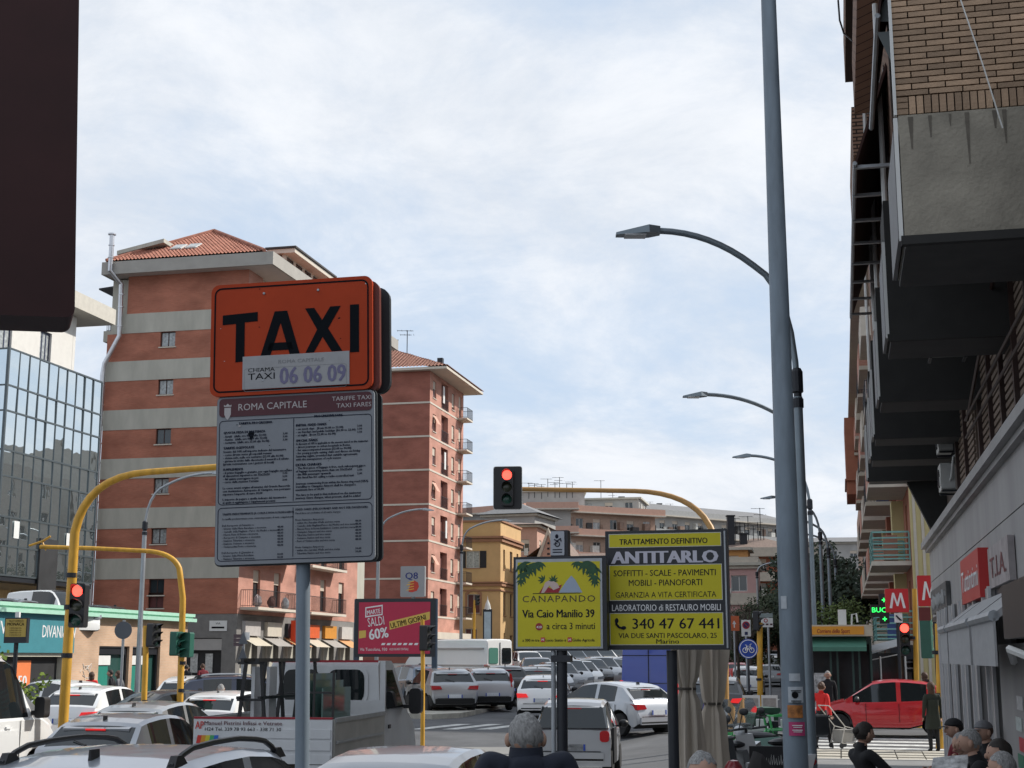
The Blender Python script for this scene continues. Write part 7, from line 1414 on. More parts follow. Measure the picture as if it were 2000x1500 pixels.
MB().box((-6 * km, -.03, mz(1216)), (9 * km, .03, mz(1197))).build('escalator_sign', M_white, ms); MB().tube([(-3 * km, -.035, mz(1202)), (1 * km, -.035, mz(1207)), (7 * km, -.035, mz(1212))], .03, 4).build('escalator_mark', M_navy, ms)
MY2 = 38.5; m2 = thing('metro_sign', 'second metro sign half hidden by the edge of the stone wall', 'sign', (P(1822, 1285, MY2).x, MY2, T(10, MY2)), R(-10)); k2 = MY2 / 2800 * .985
MB().tube([(.1, .05, 0), (.1, .05, mz(1130, MY2))], .05, 8).build('post', M_dark, m2); MB().rbox((0, 0, (mz(1184, MY2) + mz(1124, MY2)) / 2), (44 * k2, .12, mz(1124, MY2) - mz(1184, MY2)), .02).build('sign_box', M_mred, m2)
b = MB()
for s_ in ([(-15, 1172), (-9, 1136), (-5, 1136), (-10, 1172)], [(-8.5, 1138), (-5, 1136), (1.5, 1166), (-1, 1168)], [(0, 1168), (-1, 1164), (6, 1136), (9, 1138), (2, 1168)], [(5.5, 1136), (9.5, 1136), (16, 1172), (11, 1172)]): b.add([(a * k2, -.066 - .0002 * len(b.f), mz(c, MY2)) for a, c in s_], [tuple(range(len(s_)))])
b.build('letter_m', M_white_txt, m2); MB().box((-22 * k2, -.05, mz(1212, MY2)), (0, .05, mz(1186, MY2))).build('lower_box', mat('dark_red_box', (.12, .02, .02), .5), m2)
PY_ = 45.5; ph = thing('pharmacy_sign', 'green LED pharmacy sign reading BUC with two small crosses', 'sign', (P(1724, 1285, PY_).x, PY_, ZZ(1218, PY_)), R(-6)); kp = PY_ / 2800 * .985
def pz(py): return ZZ(py, PY_) - ZZ(1218, PY_)
M_led = mat('green_led', (.02, .5, .08), .4, var=0, emit=1.6, ecol=(.03, 1, .14))
MB().box((-19 * kp, -.05, pz(1205)), (16 * kp, .08, pz(1181))).box((-2 * kp, -.045, pz(1218)), (16 * kp, .08, pz(1160))).build('led_panel', M_blk, ph); txt(ph, 'BUC', M_led, -3 * kp, pz(1196), 10 * kp, y=-.056, w=27 * kp, bold=.01)
for zc_ in (1172, 1209): MB().box((3 * kp, -.056, pz(zc_) - 1 * kp), (11 * kp, -.052, pz(zc_) + 1 * kp)).box((6 * kp, -.0565, pz(zc_) - 4 * kp), (8 * kp, -.0525, pz(zc_) + 4 * kp)).build('green_cross', M_led, ph)
MB().tube([(16 * kp, .04, pz(1190)), (30 * kp, 3, pz(1190))], .04, 6).build('bracket', M_dark, ph)
# newspaper kiosk
KY = 44.5; kx = P(1640, 1285, KY).x; ki = thing('newspaper_kiosk', 'dark green newspaper kiosk with an orange newspaper title board and green awning', 'kiosk', (kx, KY, T(kx, KY)), RZ); kk = KY / 2800 * .985
def kz(py): return ZZ(py, KY) - T(kx, KY)
M_kg = mat('kiosk_green', (.03, .07, .06), .5, var=.1); wk = 1.0
b = MB(); b.box((-.9, 0, 0), (.95, 1.8, .35)); b.box((-.9, 0, kz(1258)), (.95, 1.8, kz(1242)))
for x_ in (-.88, -.3, -.1, .36, .55, .9): b.box((x_, -.02, .35), (x_ + .06, .06, kz(1250)))
b.box((.89, 0, .35), (.95, 1.8, kz(1250))); b.build('cabin', M_kg, ki); bx('interior', (-.84, .3, .3), (.88, 1.7, kz(1258)), M_shopd, ki)
MB().box((-1.15, -.5, kz(1243)), (1.0, 2.0, kz(1221))).build('roof_box', mat('kiosk_roof_cream', (.45, .42, .33), .6), ki); MB().box((-1.1, -.53, kz(1240)), (.75, -.5, kz(1224))).build('title_board', mat('kiosk_orange', (.62, .27, .02), .5), ki)
txt(ki, 'Corriere dello Sport', mat('dark_red_print', (.22, .01, .01), .5), -.15, kz(1237), 8.5 * kk, y=-.535, w=62 * kk, bold=.015, shear=.15)
MB().add([(-1.15, .0, kz(1244)), (.8, .0, kz(1244)), (.8, -.75, kz(1264)), (-1.15, -.75, kz(1264)), (.8, -.75, kz(1272)), (-1.15, -.75, kz(1272))], [(0, 1, 2, 3), (3, 2, 4, 5)]).build('awning', mat('awning_green', (.06, .18, .13), .7, var=.1), ki)
MB().box((-.85, -.3, .3), (-.3, 0, 1.6)).build('newspaper_rack', mat('newspapers', (.4, .4, .4), .8, var=.7, scale=9), ki); MB().box((.1, -.3, .1), (.75, -.02, .7)).build('counter_box', mat('dark_counter', (.05, .05, .05), .6, var=.4, scale=6), ki)
b = MB(); b.box((.0, .3, kz(1221)), (.25, .5, kz(1190))); b.tube([(.4, .4, kz(1221)), (.42, .4, kz(1200)), (.55, .4, kz(1198)), (.58, .4, kz(1215))], .03, 5); b.build('roof_equipment', M_wf, ki)
NR = thing('street_stall', 'dark glazed stall with a white framed canopy right of the kiosk', 'stall', (P(1712, 1285, 46).x, 46, T(11, 46)), RZ)
MB().box((-.35, 0, 0), (.9, 1.8, 2.2)).build('glazed_box', glassm('stall_glass', (.02, .02, .022), .1, .6), NR); b = MB(); b.add([(-.7, -.6, 2.0), (.9, -.6, 2.5), (.9, .3, 2.7), (-.7, .3, 2.3)], [(0, 1, 2, 3)]); b.build('canopy', mat('canopy_pale', (.35, .36, .37), .6), NR)
b = MB(); [b.tube([(x_, -.5, 0), (x_, -.5, 2.1)], .03, 5) for x_ in (-.6, .1, .85)]; [b.tube([(-.6, -.5, z1_), (.85, -.5, z1_ + .3)], .02, 4) for z1_ in (1.9, 2.15)]; b.build('frame', M_wf, NR)
# totem with advertising by the mustard house
t_, z_, q_ = post_sign('advertising_totem', 'tall narrow lit poster case with a crown top before the mustard house', 952, 100, 1250, 1245, .05)
MB().box((-9 * q_, -.15, 0), (9 * q_, .25, z_(1190))).build('case', M_frame, t_); MB().box((-6.5 * q_, -.19, 0), (6.5 * q_, -.15, z_(1195))).build('poster', mat('pale_blue_poster', (.45, .55, .6), .4, var=.3, scale=1.2), t_); MB().lathe([(7 * q_, 0), (5 * q_, .35), (1 * q_, .7), (0, 1.0)], (0, .05, z_(1191)), 8).build('crown', M_wf, t_)
# dark brown box, very near, top left
bo = tag(MB().rbox((0, 0, 0), (.9, .16, 1.5), .02, 4).build('brown_sign_box', mat('dark_maroon_metal', (.035, .010, .010), .6, var=.4, scale=2, spec=.3), loc=(P(140, 320, 3.08).x - .455, 3, P(0, 632, 3).z + .765), rot=(0, R(-2.4), R(20))), 'dark maroon metal box filling the upper left corner close to the camera', 'sign box')
# closed parasols
def parasol(label, px, Y, ztop, zbot, r, waist, seed):
    random.seed(seed); s = thing('closed_parasol', label, 'parasol', (GX(px, Y, 1400), Y, SWZ), 0, 'closed parasols')
    ph_ = [random.uniform(0, 6.28) for _ in range(4)]
    def rf(a, h): return 1 + (.20 * math.sin(7 * a + ph_[0] + h * .8) + .12 * math.sin(11 * a + ph_[1] - h * 1.5) + .07 * math.sin(17 * a + ph_[2])) * (1 if h < ztop - .5 else .5)
    zb = zbot; prof = []
    n = 26
    for k in range(n + 1):
        z = zb + (ztop - zb) * k / n; u = (z - waist) / (ztop - waist) if z > waist else (waist - z) / (waist - zb)
        rr = r * (.62 + .38 * min(1, u * 2.2)) * (1 - .75 * max(0, u - .6) / .4) if z > waist else r * (.62 + .48 * u ** .8)
        if abs(z - waist) < .06: rr = r * .5
        prof.append((rr, z))
    MB().lathe(prof, n=64, rf=rf).build('canvas', mat('taupe_canvas', (.47, .41, .34), .9, var=.12, scale=3, stretch=(1, 1, .3), bump=.3, bscale=6), s, smooth=True, ang=80)
    MB().lathe([(r * .62, waist - .012), (r * .63, waist), (r * .62, waist + .012)], n=20).build('strap', mat('strap_dark', (.06, .05, .04), .8), s)
    MB().tube([(0, 0, 0), (0, 0, ztop + .1)], .025, 8).build('pole', M_dark, s); MB().flat([(.3, .3), (-.3, .3), (-.3, -.3), (.3, -.3)], 0, .07).build('base', M_dark, s); random.seed(seed + 1); return s
parasol('closed taupe parasol nearer the black post, tied at head height', 1343, 14.7, 2.75, .62, .15, ZZ(1345, 14.7) - SWZ, 3)
parasol('closed taupe parasol on the right, tied lower down', 1393, 15.4, 2.8, .62, .155, ZZ(1374, 15.4) - SWZ, 5)
# cafe furniture
M_ch = mat('dark_wicker', (.018, .018, .022), .6, var=.3, scale=30)
def chair(label, x, y, rz):
    s = thing('cafe_chair', label, 'chair', (x, y, SWZ), rz, 'dark cafe chairs')
    MB().rbox((0, 0, 0), (.46, .44, .05), .02).build('seat', M_ch, s, loc=(0, 0, .44))
    b = MB(); pts = [(-.23, .22), (-.18, .24), (0, .26), (.18, .24), (.23, .22)]
    v = [];
    for x_, y_ in pts: v += [(x_, y_, .5), (x_ * 1.02, y_ + .1, .86)]
    b.add(v, [(2 * k, 2 * k + 2, 2 * k + 3, 2 * k + 1) for k in range(4)]); b.add([(a, c + .02, d) for a, c, d in v], [(2 * k, 2 * k + 1, 2 * k + 3, 2 * k + 2) for k in range(4)]); b.build('backrest', M_ch, s)
    for sx_ in (-.2, .2):
        for sy_ in (-.19, .19): MB().tube([(sx_, sy_, .43), (sx_ * 1.1, sy_ * 1.15, 0)], .016, 6).build('leg', M_dark, s)
        MB().tube([(sx_ * 1.12, -.2, .45), (sx_ * 1.15, -.2, .64), (sx_ * 1.15, .2, .66), (sx_ * 1.1, .27, .6)], .018, 6).build('armrest', M_ch, s)
    return s
def table(label, x, y, m, r=.33, h=.73):
    s = thing('cafe_table', label, 'table', (x, y, SWZ), 0, 'small cafe tables'); MB().lathe([(r, h), (r, h + .025)], n=28).build('tabletop', m, s); MB().tube([(0, 0, 0), (0, 0, h)], .03, 8).build('stem', M_dark, s); MB().lathe([(.22, 0), (.22, .02), (.04, .05)], n=16).build('foot', M_dark, s); return s
M_tt = mat('pale_table_top', (.40, .42, .44), .35, var=.1); M_yg = mat('yellow_green_edge', (.38, .42, .12), .5, var=.1)
for k, (px, Y, rz_, l) in enumerate(((1275, 10.8, 2.6, 'cafe chair left of the black post by the yellow-green table'), (1300, 10.3, -.5, 'cafe chair partly behind the black post'), (1425, 9.8, .4, 'cafe chair right of the grey-haired man, back to camera'), (1470, 10.2, -.3, 'cafe chair with a coat over it near the thick post'), (1505, 11.4, .9, 'cafe chair just left of the thick post'), (1655, 14.2, .6, 'cafe chair behind the reclining person'), (1800, 11.6, .1, 'cafe chair at the lower right table'), (1740, 11.0, 0.2, 'cafe chair at the bottom edge right of the lamp posts'))):
    chair(l, GX(px, Y, 1500), Y, rz_)
for px, Y, m, r, l in ((1240, 9.6, M_yg, .45, 'yellow-green topped table cut by the bottom edge'), (1440, 12.8, M_tt, .32, 'round pale table in front of the parasols'), (1432, 11.6, M_tt, .3, 'second round pale table nearer the camera'), (1815, 13.6, M_tt, .36, 'table with papers and cups among the seated people'), (1890, 12.3, M_tt, .36, 'table in front of the newspaper reader')): table(l, GX(px, Y, 1500), Y, m, r)
for px, Y, l, c in ((1800, 13.5, 'red cup on the table of the seated people', (.4, .02, .03)), (1815, 13.7, 'second red cup beside the newspaper', (.4, .02, .03)), (1793, 13.8, 'dark napkin box on the same table', (.02, .02, .03))):
    tag(MB().lathe([(.03, 0), (.038, .1), (.03, .1), (.026, .01)], n=12).build('cup', mat('cup_%.2f' % c[0], c, .4), loc=(GX(px, Y, 1500), Y, .885)), l, 'cup')
b = MB(); b.add([(-.17, 0, 0), (.0, .03, .02), (.02, .22, .17), (-.15, .2, .15), (.17, .0, .04), (.19, .18, .19)], [(0, 1, 2, 3), (1, 4, 5, 2)]); tag(b.build('newspaper', mat('newsprint', (.45, .45, .45), .8, var=.6, scale=14), loc=(GX(1850, 14.4, 1470), 14.4, .93), rot=(0, 0, R(-20))), 'open newspaper held by the grey-haired seated man', 'newspaper')
# coat draped on a chair, waste bins, crates
tag(MB().ball((0, 0, 0), (.2, .16, .34), 14, 10, lambda d: 1 + .15 * math.sin(5 * d.x + 3 * d.z)).build('draped_coat', mat('black_coat_cloth', (.012, .01, .01), .9, var=.3), loc=(GX(1490, 10.6, 1480), 10.6, 1.02), smooth=True), 'black coat hung over a cafe chair beside the thick post', 'coat')
wb = thing('waste_bin', 'large dark green wheeled waste bin behind the scooters', 'bin', (GX(1484, 30, 1400), 30.5, T(4.6, 30.5)), R(10)); MB().add([(-.3, -.3, .1), (.3, -.3, .1), (.3, .3, .1), (-.3, .3, .1), (-.37, -.36, 1.15), (.37, -.36, 1.15), (.37, .36, 1.15), (-.37, .36, 1.15)], [(0, 3, 2, 1), (4, 5, 6, 7), (0, 1, 5, 4), (1, 2, 6, 5), (2, 3, 7, 6), (3, 0, 4, 7)]).build('body', mat('bin_green', (.015, .06, .035), .6, var=.1), wb); MB().rbox((0, 0, 1.2), (.8, .8, .1), .04).build('lid', mat('bin_green', (.015, .06, .035)), wb); MB().box((.05, -.38, .95), (.25, -.365, 1.1)).build('label_plate', M_plate, wb)
rb = tag(MB().lathe([(.09, 0), (.11, .1), (.09, .25), (.11, .3), (.09, .5), (.05, .56), (0, .57)], n=14).build('red_lamp_stand', mat('dark_red_enamel', (.25, .01, .02), .3, coat=.5), loc=(GX(1431, 14.5, 1450), 14.5, .5), smooth=True), 'dark red rounded canister standing by the scooter front', 'canister')
hd_ = thing('a_board', 'white framed double board leaning beyond the parked scooters', 'board', (GX(1508, 40, 1350), 42, T(8, 42)), R(-8)); MB().box((-.5, 0, .3), (0, .03, 1.0)).box((.04, .02, .3), (.5, .05, 1.0)).build('frame', M_wf, hd_); MB().box((-.45, -.01, .36), (-.05, 0, .92)).box((.08, .0, .36), (.45, .015, .92)).build('panel', mat('board_panel', (.3, .28, .26), .6, var=.3, scale=5), hd_)
st_ = thing('market_stall', 'row of white crates and dark goods on a table behind the scooters', 'stall', (GX(1506, 27, 1420), 27, .0), R(-12))
MB().box((-.5, -.3, .75), (.6, .4, .8)).build('table_board', M_wf, st_)
for k in range(5): MB().box((-.48 + .22 * k, -.28, .8), (-.3 + .22 * k, -.05, .92 + .03 * (k % 2))).build('crate', M_white if k % 2 else M_dark, st_)
for x_ in (-.45, .55): MB().box((x_, -.25, 0), (x_ + .05, .3, .75)).build('leg', M_dark, st_)
bk = thing('chalk_board', 'black menu board with chalk scribbles by the thick post', 'board', (GX(1508, 15.5, 1450), 15.5, SWZ), R(-6)); MB().box((-.24, 0, .85), (.24, .03, 1.12)).build('board', M_blk, bk)
b = MB(); random.seed(4)
for k in range(16): x_ = -.2 + .025 * k; b.tube([(x_, -.004, .92 + random.random() * .03), (x_ + .012, -.004, .99 + random.random() * .05), (x_ + .02, -.004, .93)], .003, 3)
b.build('chalk_writing', M_wf, bk); [MB().tube([(x_, .1, 0), (x_, .02, .85)], .012, 5).build('leg', M_dark, bk) for x_ in (-.2, .2)]
# ---------------------------------------------------------------- people
POSES = {
 'bulk': dict(pel=(0, 0, .53), bel=(0, .0, .64), che=(0, .0, .79), nk=(0, .01, .875), hd=(0, .02, .89), sh=(.118, 0, .868), el=(.15, -.015, .66), wr=(.15, .02, .50), hp=(.05, 0, .51), kn=(.055, .01, .285), an=(.055, -.015, .045), to=(.062, .075, .018)),
 'stand': dict(pel=(0, 0, .53), bel=(0, .0, .60), che=(0, .0, .73), nk=(0, .0, .825), hd=(0, .01, .875), sh=(.098, 0, .80), el=(.128, -.015, .635), wr=(.132, .02, .50), hp=(.05, 0, .51), kn=(.055, .01, .285), an=(.055, -.015, .045), to=(.062, .075, .018)),
 'walk': dict(pel=(0, 0, .52), bel=(0, .01, .60), che=(0, .02, .73), nk=(0, .03, .82), hd=(0, .045, .87), sh=(.095, .02, .795), el=(.125, -.02, .64), wr=(.13, .07, .52), hp=(.05, 0, .50), kn=(.052, .06, .29), an=(.052, .05, .05), to=(.055, .13, .02)),
 'sit': dict(pel=(0, 0, .30), bel=(0, -.005, .375), che=(0, .01, .50), nk=(0, .03, .60), hd=(0, .05, .655), sh=(.10, .015, .575), el=(.135, .05, .43), wr=(.08, .2, .42), hp=(.055, 0, .28), kn=(.07, .24, .29), an=(.065, .23, .06), to=(.07, .32, .03)),
 'recline': dict(pel=(0, .05, .28), bel=(0, -.01, .35), che=(0, -.07, .47), nk=(0, -.08, .57), hd=(0, -.05, .63), sh=(.10, -.075, .55), el=(.14, .03, .42), wr=(.05, .16, .40), hp=(.055, .06, .27), kn=(.05, .29, .40), an=(.02, .40, .24), to=(.03, .47, .26)),
}
def person(label, x, y, z, rz, H, top, legs, hair, pose='stand', group=None, shoes=None, hairstyle='short', coat=0, skin=None, arms=None, collar=False, cap=None, glasses=False, beard=None, stride=False, build_=1.0, lod=2):
    sk = skin or M_skin; p = POSES[pose]; t = thing('person', label, 'person', (x, y, z), rz, group); shoes = shoes or M_blk
    V = []; E = []; RR = []; Z_ = []          # joints, bones, radii, zone
    def j(c, r, zone, par=None):
        V.append(Vector(c) * H); RR.append(r * H * build_ if not isinstance(r, tuple) else (r[0] * H * build_, r[1] * H)); Z_.append(zone)
        if par is not None: E.append((par, len(V) - 1))
        return len(V) - 1
    pe = j(p['pel'], (.082, .062), 1); be = j(p['bel'], (.078, .058), 0, pe); ch = j(p['che'], (.094, .066), 0, be); nk = j(p['nk'], (.036, .036), 0, ch); hd = j(p['hd'], (.04, .045), 2, nk)
    for s in (-1, 1):
        sh = j((s * p['sh'][0], p['sh'][1], p['sh'][2]), .041, 0, ch)
        e_, w_ = p['el'], p['wr']
        if arms and s in arms: e_, w_ = arms[s]
        el = j((s * e_[0], e_[1], e_[2]), .031, 0, sh); wr = j((s * w_[0], w_[1], w_[2]), .021, 0, el)
        d = (Vector(w_) - Vector(e_)).normalized(); d.x *= s; ha = V[wr] / H + d * .035; j(tuple(ha), (.02, .012), 2, wr)
        st = (1 if s > 0 else -1) * (.16 if pose == 'walk' else 0)
        hp = j((s * p['hp'][0], p['hp'][1], p['hp'][2]), .058, 1, pe); kn = j((s * p['kn'][0], p['kn'][1] + st * .35, p['kn'][2]), .038, 1, hp)
        an = j((s * p['an'][0], p['an'][1] + st, p['an'][2] + (.03 if st < 0 else 0)), .026, 1, kn); j((s * p['to'][0], p['to'][1] + st, p['to'][2]), .022, 3, an)
    me = bpy.data.meshes.new('person'); me.from_pydata(V, E, []); o = bpy.data.objects.new('body', me); COL.objects.link(o)
    m1 = o.modifiers.new('s', 'SKIN'); m1.use_smooth_shade = True; m1.branch_smoothing = .6
    for k, d in enumerate(me.skin_vertices[0].data):
        r = RR[k]; d.radius = r if isinstance(r, tuple) else (r, r); d.use_root = (k == 0)
    m2 = o.modifiers.new('b', 'SUBSURF'); m2.levels = lod; m2.render_levels = lod
    bpy.context.view_layer.update(); dg = bpy.context.evaluated_depsgraph_get(); nm = bpy.data.meshes.new_from_object(o.evaluated_get(dg)); bpy.data.objects.remove(o)
    bmx = bmesh.new(); bmx.from_mesh(nm); segs = [(V[a], V[b], a, b) for a, b in E]
    for f in bmx.faces:
        c = f.calc_center_median(); best = None
        for a, b_, ia, ib in segs:
            ab = b_ - a; u = max(0, min(1, (c - a).dot(ab) / ab.length_squared)); d = (c - (a + ab * u)).length
            if best is None or d < best[0]: best = (d, ib if u > .5 else ia)
        f.material_index = Z_[best[1]]; f.smooth = True
    # head, ears, nose, fingers added to the same body mesh
    hc = V[hd] + Vector((0, .012 * H, .032 * H)); hr = (.050 * H, .060 * H, .066 * H)
    def addball(c, r, mi, n=12, m=9, fn=None):
        b = MB(); b.ball(tuple(c), r, n, m, fn); vs = [bmx.verts.new(q) for q in b.v]
        for f in b.f:
            try: g = bmx.faces.new([vs[i] for i in f]); g.material_index = mi; g.smooth = True
            except ValueError: pass
    addball(hc, hr, 2, 20, 14, lambda d: (1 - .14 * max(0, -d.z) ** 1.5 * (1 if abs(d.x) > .2 else .6)) * (1 + .04 * max(0, -d.y)))
    for s in (-1, 1): addball(hc + Vector((s * hr[0] * 1.03, -.004 * H, -.006 * H)), (.011 * H, .014 * H, .021 * H), 2, 8, 6); addball(hc + Vector((s * .017 * H, .052 * H, .004 * H)), (.007 * H, .004 * H, .004 * H), 4, 6, 4)
    addball(hc + Vector((0, .060 * H, -.012 * H)), (.008 * H, .012 * H, .014 * H), 2, 6, 5); addball(hc + Vector((0, .051 * H, -.036 * H)), (.016 * H, .005 * H, .004 * H), 5, 6, 4)
    for k in range(len(V)):      # hands: four fingers and a thumb from the hand joint
        if Z_[k] == 2 and k > hd:
            par = [a for a, b_ in E if b_ == k][0]; d = (V[k] - V[par]).normalized(); q = d.orthogonal().normalized(); s = 1 if V[k].x > 0 else -1
            for i in range(5):
                b = MB(); off = q * (i - 1.5) * .009 * H; L = (.034, .04, .042, .036)[min(i, 3)] * H; st0 = V[k] + off + d * .006 * H; side_ = d.cross(q) * -s
                if i == 4: st0 = V[k] - q * .018 * H; e1 = st0 + (d * .6 - q * .5).normalized() * .022 * H; e2 = e1 + d * .012 * H
                else: e1 = st0 + d * L * .55 + side_ * L * .08; e2 = e1 + d * L * .4 + side_ * L * .3
                b.tube([st0, e1, e2], [.0058 * H, .005 * H, .004 * H], 6); vs = [bmx.verts.new(w) for w in b.v]
                for f in b.f: g = bmx.faces.new([vs[w] for w in f]); g.material_index = 2; g.smooth = True
    nm.materials.clear()
    for m in (top, legs, sk, shoes, M_black_txt, mat('lip', (.3, .1, .09), .6, var=0)): nm.materials.append(m)
    bmx.to_mesh(nm); bmx.free()
    put('body', nm, t)
    # hair as its own piece
    b = MB()
    def hf(d):
        lo = d.z < (-.25 if d.y < .2 else .28)
        return (1.0 if not lo else .93) * (1 + .03 * math.sin(9 * d.x + 7 * d.z))
    up = {'short': 1.03, 'bald': .985, 'long': 1.16, 'bun': 1.1}[hairstyle]
    b.ball(tuple(hc + Vector((0, -.006 * H, .006 * H))), (hr[0] * up * 1.02, hr[1] * up, hr[2] * up), 24, 16, hf)
    if hairstyle == 'long': b.ball(tuple(hc + Vector((0, -.02 * H, -.05 * H))), (hr[0] * 1.12, hr[1] * .75, hr[2] * 1.25), 14, 9, lambda d: 1 + .05 * math.sin(8 * d.x))
    if hairstyle == 'bun': b.ball(tuple(hc + Vector((0, -.06 * H, .02 * H))), .028 * H, 10, 7)
    fs = [f for f in b.f]
    keep = []
    for f in b.f:
        c = sum((Vector(b.v[i]) for i in f), Vector()) / len(f) - hc
        if c.y > .014 * H and c.z < .03 * H: continue
        if hairstyle != 'long' and (c.z < -.032 * H or (c.z < -.004 * H and c.y > -.022 * H)): continue
        keep.append(f)
    b.f = keep; b.i = [0] * len(keep); b.build('hair', hair, t, smooth=True, ang=70)
    if coat:
        b = MB(); c0 = V[be]; n = 20
        prof = [(.088, V[ch].z), (.086, V[be].z), (.092, V[pe].z), (.105, V[pe].z - coat * .5), (.112, V[pe].z - coat)]
        b.lathe([(r * H, z_) for r, z_ in prof], (0, V[pe].y, 0), n, rf=lambda a, h: (1 if abs(math.cos(a)) > .5 else .8) * (1 + .03 * math.sin(6 * a))); b.build('coat', top, t, smooth=True, ang=70)
    if collar:
        b = MB(); b.lathe([(.062 * H, V[nk].z - .035 * H), (.052 * H, V[nk].z - .005 * H), (.048 * H, V[nk].z + .022 * H), (.044 * H, V[nk].z + .022 * H), (.046 * H, V[nk].z - .01 * H)], (0, V[nk].y, 0), 20, rf=lambda a, h: 1 + .06 * math.sin(2 * a)); b.build('collar', top, t, smooth=True)
    if cap:
        b = MB(); b.ball(tuple(hc + Vector((0, -.002 * H, .022 * H))), (hr[0] * 1.14, hr[1] * 1.1, hr[2] * .82), 18, 9, lambda d: 1 if d.z > -.1 else .8); b.add([tuple(hc + Vector(q) * H) for q in ((-.04, .05, .02), (.04, .05, .02), (.032, .1, .012), (-.032, .1, .012))], [(0, 1, 2, 3)]); b.build('cap', cap, t, smooth=True)
    if glasses:
        b = MB()
        for s in (-1, 1): b.tube([tuple(hc + Vector((s * .018 + .013 * math.cos(a * .7), .062, .004 + .011 * math.sin(a * .7))) * H) if False else tuple(hc + Vector(((s * .018 + .013 * math.cos(a * .7)) * H, .062 * H, (.004 + .011 * math.sin(a * .7)) * H))) for a in range(10)], .0016 * H, 4)
        b.tube([tuple(hc + Vector((s * .03 * H, .062 * H, .006 * H))) for s in (-1, 1)], .001 * H, 3); [b.tube([tuple(hc + Vector((s * .031 * H, .06 * H, .006 * H))), tuple(hc + Vector((s * .047 * H, .0, .004 * H)))], .0015 * H, 3) for s in (-1, 1)]; b.build('glasses', M_blk, t)
    return t
C_navy = mat('navy_jacket_cloth', (.012, .016, .03), .85, var=.15, scale=6, bump=.3, bscale=18); C_blk = mat('black_cloth', (.014, .014, .016), .9, var=.2, scale=6, bump=.3, bscale=16); C_red = mat('red_knit', (.62, .02, .018), .85, var=.1, scale=8)
C_jean = mat('jeans_denim', (.05, .075, .13), .9, var=.2, scale=10); C_green = mat('dark_green_parka', (.025, .03, .022), .9, var=.15, bump=.3, bscale=14); C_mar = mat('maroon_jacket', (.16, .012, .02), .85, var=.15, scale=5); C_tan = mat('tan_coat', (.3, .19, .11), .9, var=.12); C_grey = mat('grey_knit', (.16, .16, .17), .9, var=.15); C_wool = mat('pale_shirt', (.5, .5, .5), .9)
def away(px, Y): return 0
person('white-haired man in a dark navy jacket seen from behind at the bottom centre', P(1028, 1385, 7.6).x, 7.6, .02, R(4), 1.76, C_navy, C_jean, M_hair_g, 'bulk', collar=True, build_=1.12, lod=3)
person('grey-haired man with glasses at the bottom edge under the parasols, facing the camera', P(1363, 1480, 9.6).x, 9.6, SWZ, R(186), 1.9, C_navy, C_jean, M_hair_g, 'sit', glasses=True)
person('woman in a red jersey and black trousers pulling a shopping trolley', GX(1604, 34.8, 1400), 34.8, T(7.4, 34.8), R(-35), 1.6, C_red, C_blk, M_hair_b, 'walk', hairstyle='bun', shoes=M_wf, arms={1: ((.13, -.03, .64), (.17, -.05, .51))})
person('man in dark coat and glasses facing the camera in front of the kiosk', GX(1618, 42.5, 1360), 42.5, T(9, 42), R(170), 1.72, C_blk, C_blk, M_hair_g, 'stand', coat=.3, glasses=True)
person('person in a long dark green parka, back turned, before the red car', GX(1822, 34.0, 1400), 34.0, T(9.5, 34), R(8), 1.62, C_green, C_blk, M_hair_b, 'stand', coat=.33, hairstyle='long')
person('brown-haired person standing beyond the red car by the yellow post', GX(1811, 43, 1330), 43.2, T(12, 43), R(20), 1.66, C_blk, C_blk, M_hair_b, 'stand', hairstyle='long')
person('dark-haired person in black jacket and jeans reclining on a cafe chair', GX(1700, 16.8, 1440), 16.8, SWZ, R(-72), 1.78, C_blk, C_jean, M_hair_d, 'recline', hairstyle='bun', arms={1: ((.13, .05, .43), (.02, .2, .41))})
person('seated person in a maroon jacket and dark cap at the cafe table', GX(1880, 17.6, 1430), 17.6, SWZ, R(95), 1.74, C_mar, C_blk, M_hair_d, 'sit', cap=C_blk)
person('seated person in dark clothes with thinning hair behind the newspaper reader', GX(1925, 17.2, 1430), 17.0, SWZ, R(110), 1.74, C_blk, C_blk, M_hair_b, 'sit', cap=C_grey)
person('seated woman in a blue-grey jacket with a hand at her mouth', GX(1890, 15.6, 1450), 15.6, SWZ, R(120), 1.66, C_grey, C_jean, M_hair_g, 'sit', arms={1: ((.11, .1, .45), (.03, .1, .6)), -1: ((.13, .08, .43), (.08, .2, .42))})
person('grey-haired man in black bent over an open newspaper', GX(1916, 14.4, 1450), 14.4, SWZ, R(78), 1.78, C_blk, C_blk, M_hair_g, 'sit', lod=2, arms={1: ((.12, .12, .44), (.06, .26, .47)), -1: ((.12, .12, .44), (.06, .26, .47))})
person('dark-haired person in a brown jacket at the right edge looking left', GX(1974, 12.9, 1450), 12.9, SWZ, R(85), 1.76, C_blk, C_blk, M_hair_d, 'sit', hairstyle='short')
person('white-haired head of a seated person at the bottom right corner', GX(1982, 11.6, 1480), 11.6, SWZ, R(60), 1.72, C_tan, C_blk, M_hair_g, 'sit')
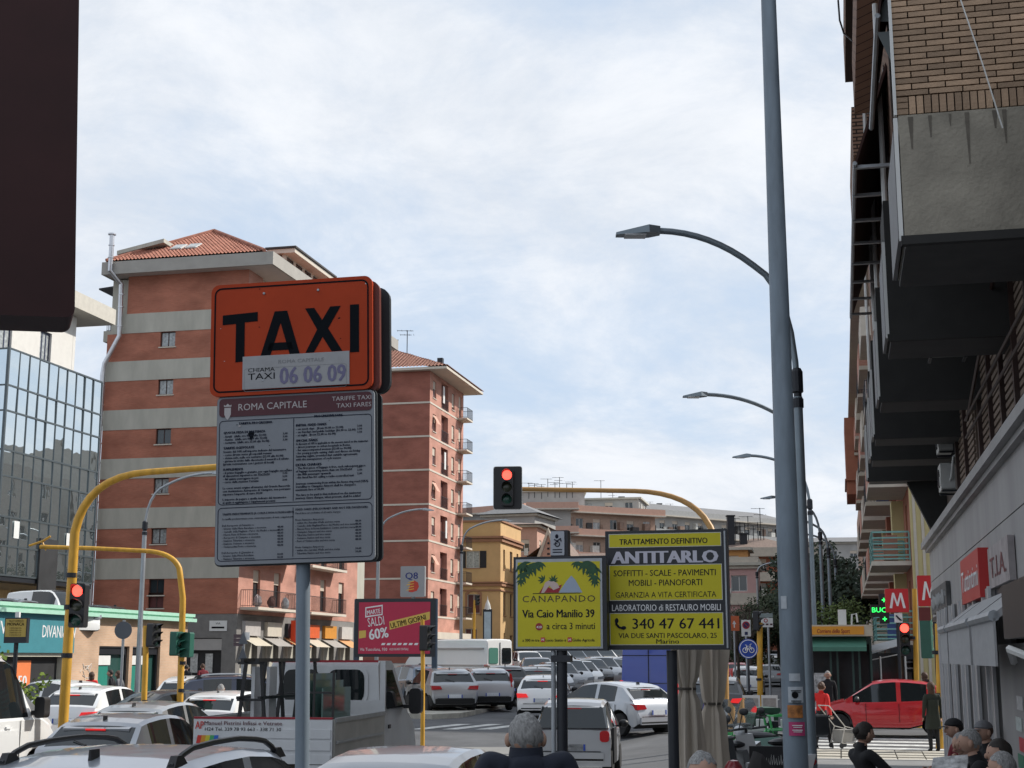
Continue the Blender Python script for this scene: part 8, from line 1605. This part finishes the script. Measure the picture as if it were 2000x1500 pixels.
for i, (px, Y, top, hair, hs, rz_, pose, H, l) in enumerate(((181, 49, C_red, M_hair_b, 'long', 10, 'stand', 1.62, 'long-haired person in a red coat on the pavement before the tan wall'), (222, 50, C_blk, M_hair_d, 'short', 90, 'walk', 1.7, 'dark-clothed pedestrian left of a pair by the bank window'), (237, 50.5, C_grey, M_hair_b, 'long', 80, 'walk', 1.65, 'grey-clad pedestrian right of the pair by the bank window'), (434, 39, C_tan, M_hair_g, 'short', 20, 'stand', 1.70, 'grey-haired person in a tan coat behind the bright white hatchback'), (365, 58, C_blk, M_hair_d, 'short', 0, 'stand', 1.7, 'dark figure by the grey shutters of the shop'), (398, 60, C_mar, M_hair_b, 'short', 30, 'walk', 1.7, 'figure in dark red by the shop entrance'), (1228, 50, C_red, M_hair_d, 'short', 80, 'stand', 1.72, 'person in a red jacket at the left side of the blue van'), (1708, 49, C_wool, M_hair_d, 'short', 180, 'stand', 1.75, 'person with a pale shirt under the dark stall canopy'), (1722, 50, C_blk, M_hair_d, 'short', 150, 'stand', 1.76, 'person in black beside the stall'), (136, 47, C_blk, M_hair_b, 'short', 60, 'stand', 1.68, 'person half hidden by the thick yellow mast'), (958, 97, C_blk, M_hair_d, 'short', 30, 'walk', 1.7, 'tiny pedestrian next to the poster case'))):
    x = GX(px, Y); person(l, x, Y, T(x, Y) + (.1 if px > 1700 else 0), R(rz_), H, top, C_blk if i % 2 else C_jean, hair, pose, hairstyle=hs, lod=1, coat=.2 if top in (C_red, C_tan) and px != 1228 else 0)
# shopping trolley
tr = thing('shopping_trolley', 'pale wire shopping trolley held by the woman in red', 'trolley', (GX(1633, 34.6, 1440), 34.6, T(7.7, 34.6) + .05), R(-60)); M_tw = mat('trolley_pale', (.5, .48, .44), .6)
b = MB(); b.tube([(-.18, .0, .12), (-.18, .12, .5), (-.18, -.35, .98)], .014, 6).tube([(.18, 0, .12), (.18, .12, .5), (.18, -.35, .98), (-.18, -.35, .98)], .014, 6); b.tube([(-.18, .0, .12), (-.18, .42, .1)], .012, 5).tube([(.18, .0, .12), (.18, .42, .1)], .012, 5).tube([(-.18, .12, .5), (-.18, .5, .42), (-.18, .42, .1)], .012, 5).tube([(.18, .12, .5), (.18, .5, .42), (.18, .42, .1)], .012, 5); b.build('frame', M_tw, tr)
MB().box((-.17, .05, .14), (.17, .42, .42)).build('bag', mat('trolley_bag', (.28, .27, .25), .9, var=.2), tr)
for sx_ in (-.18, .18):
    for sy_ in (.0, .42): MB().lathe([(.06, -.015), (.06, .015)], (sx_, sy_, .06), 12, 'x').build('wheel', M_blk, tr)
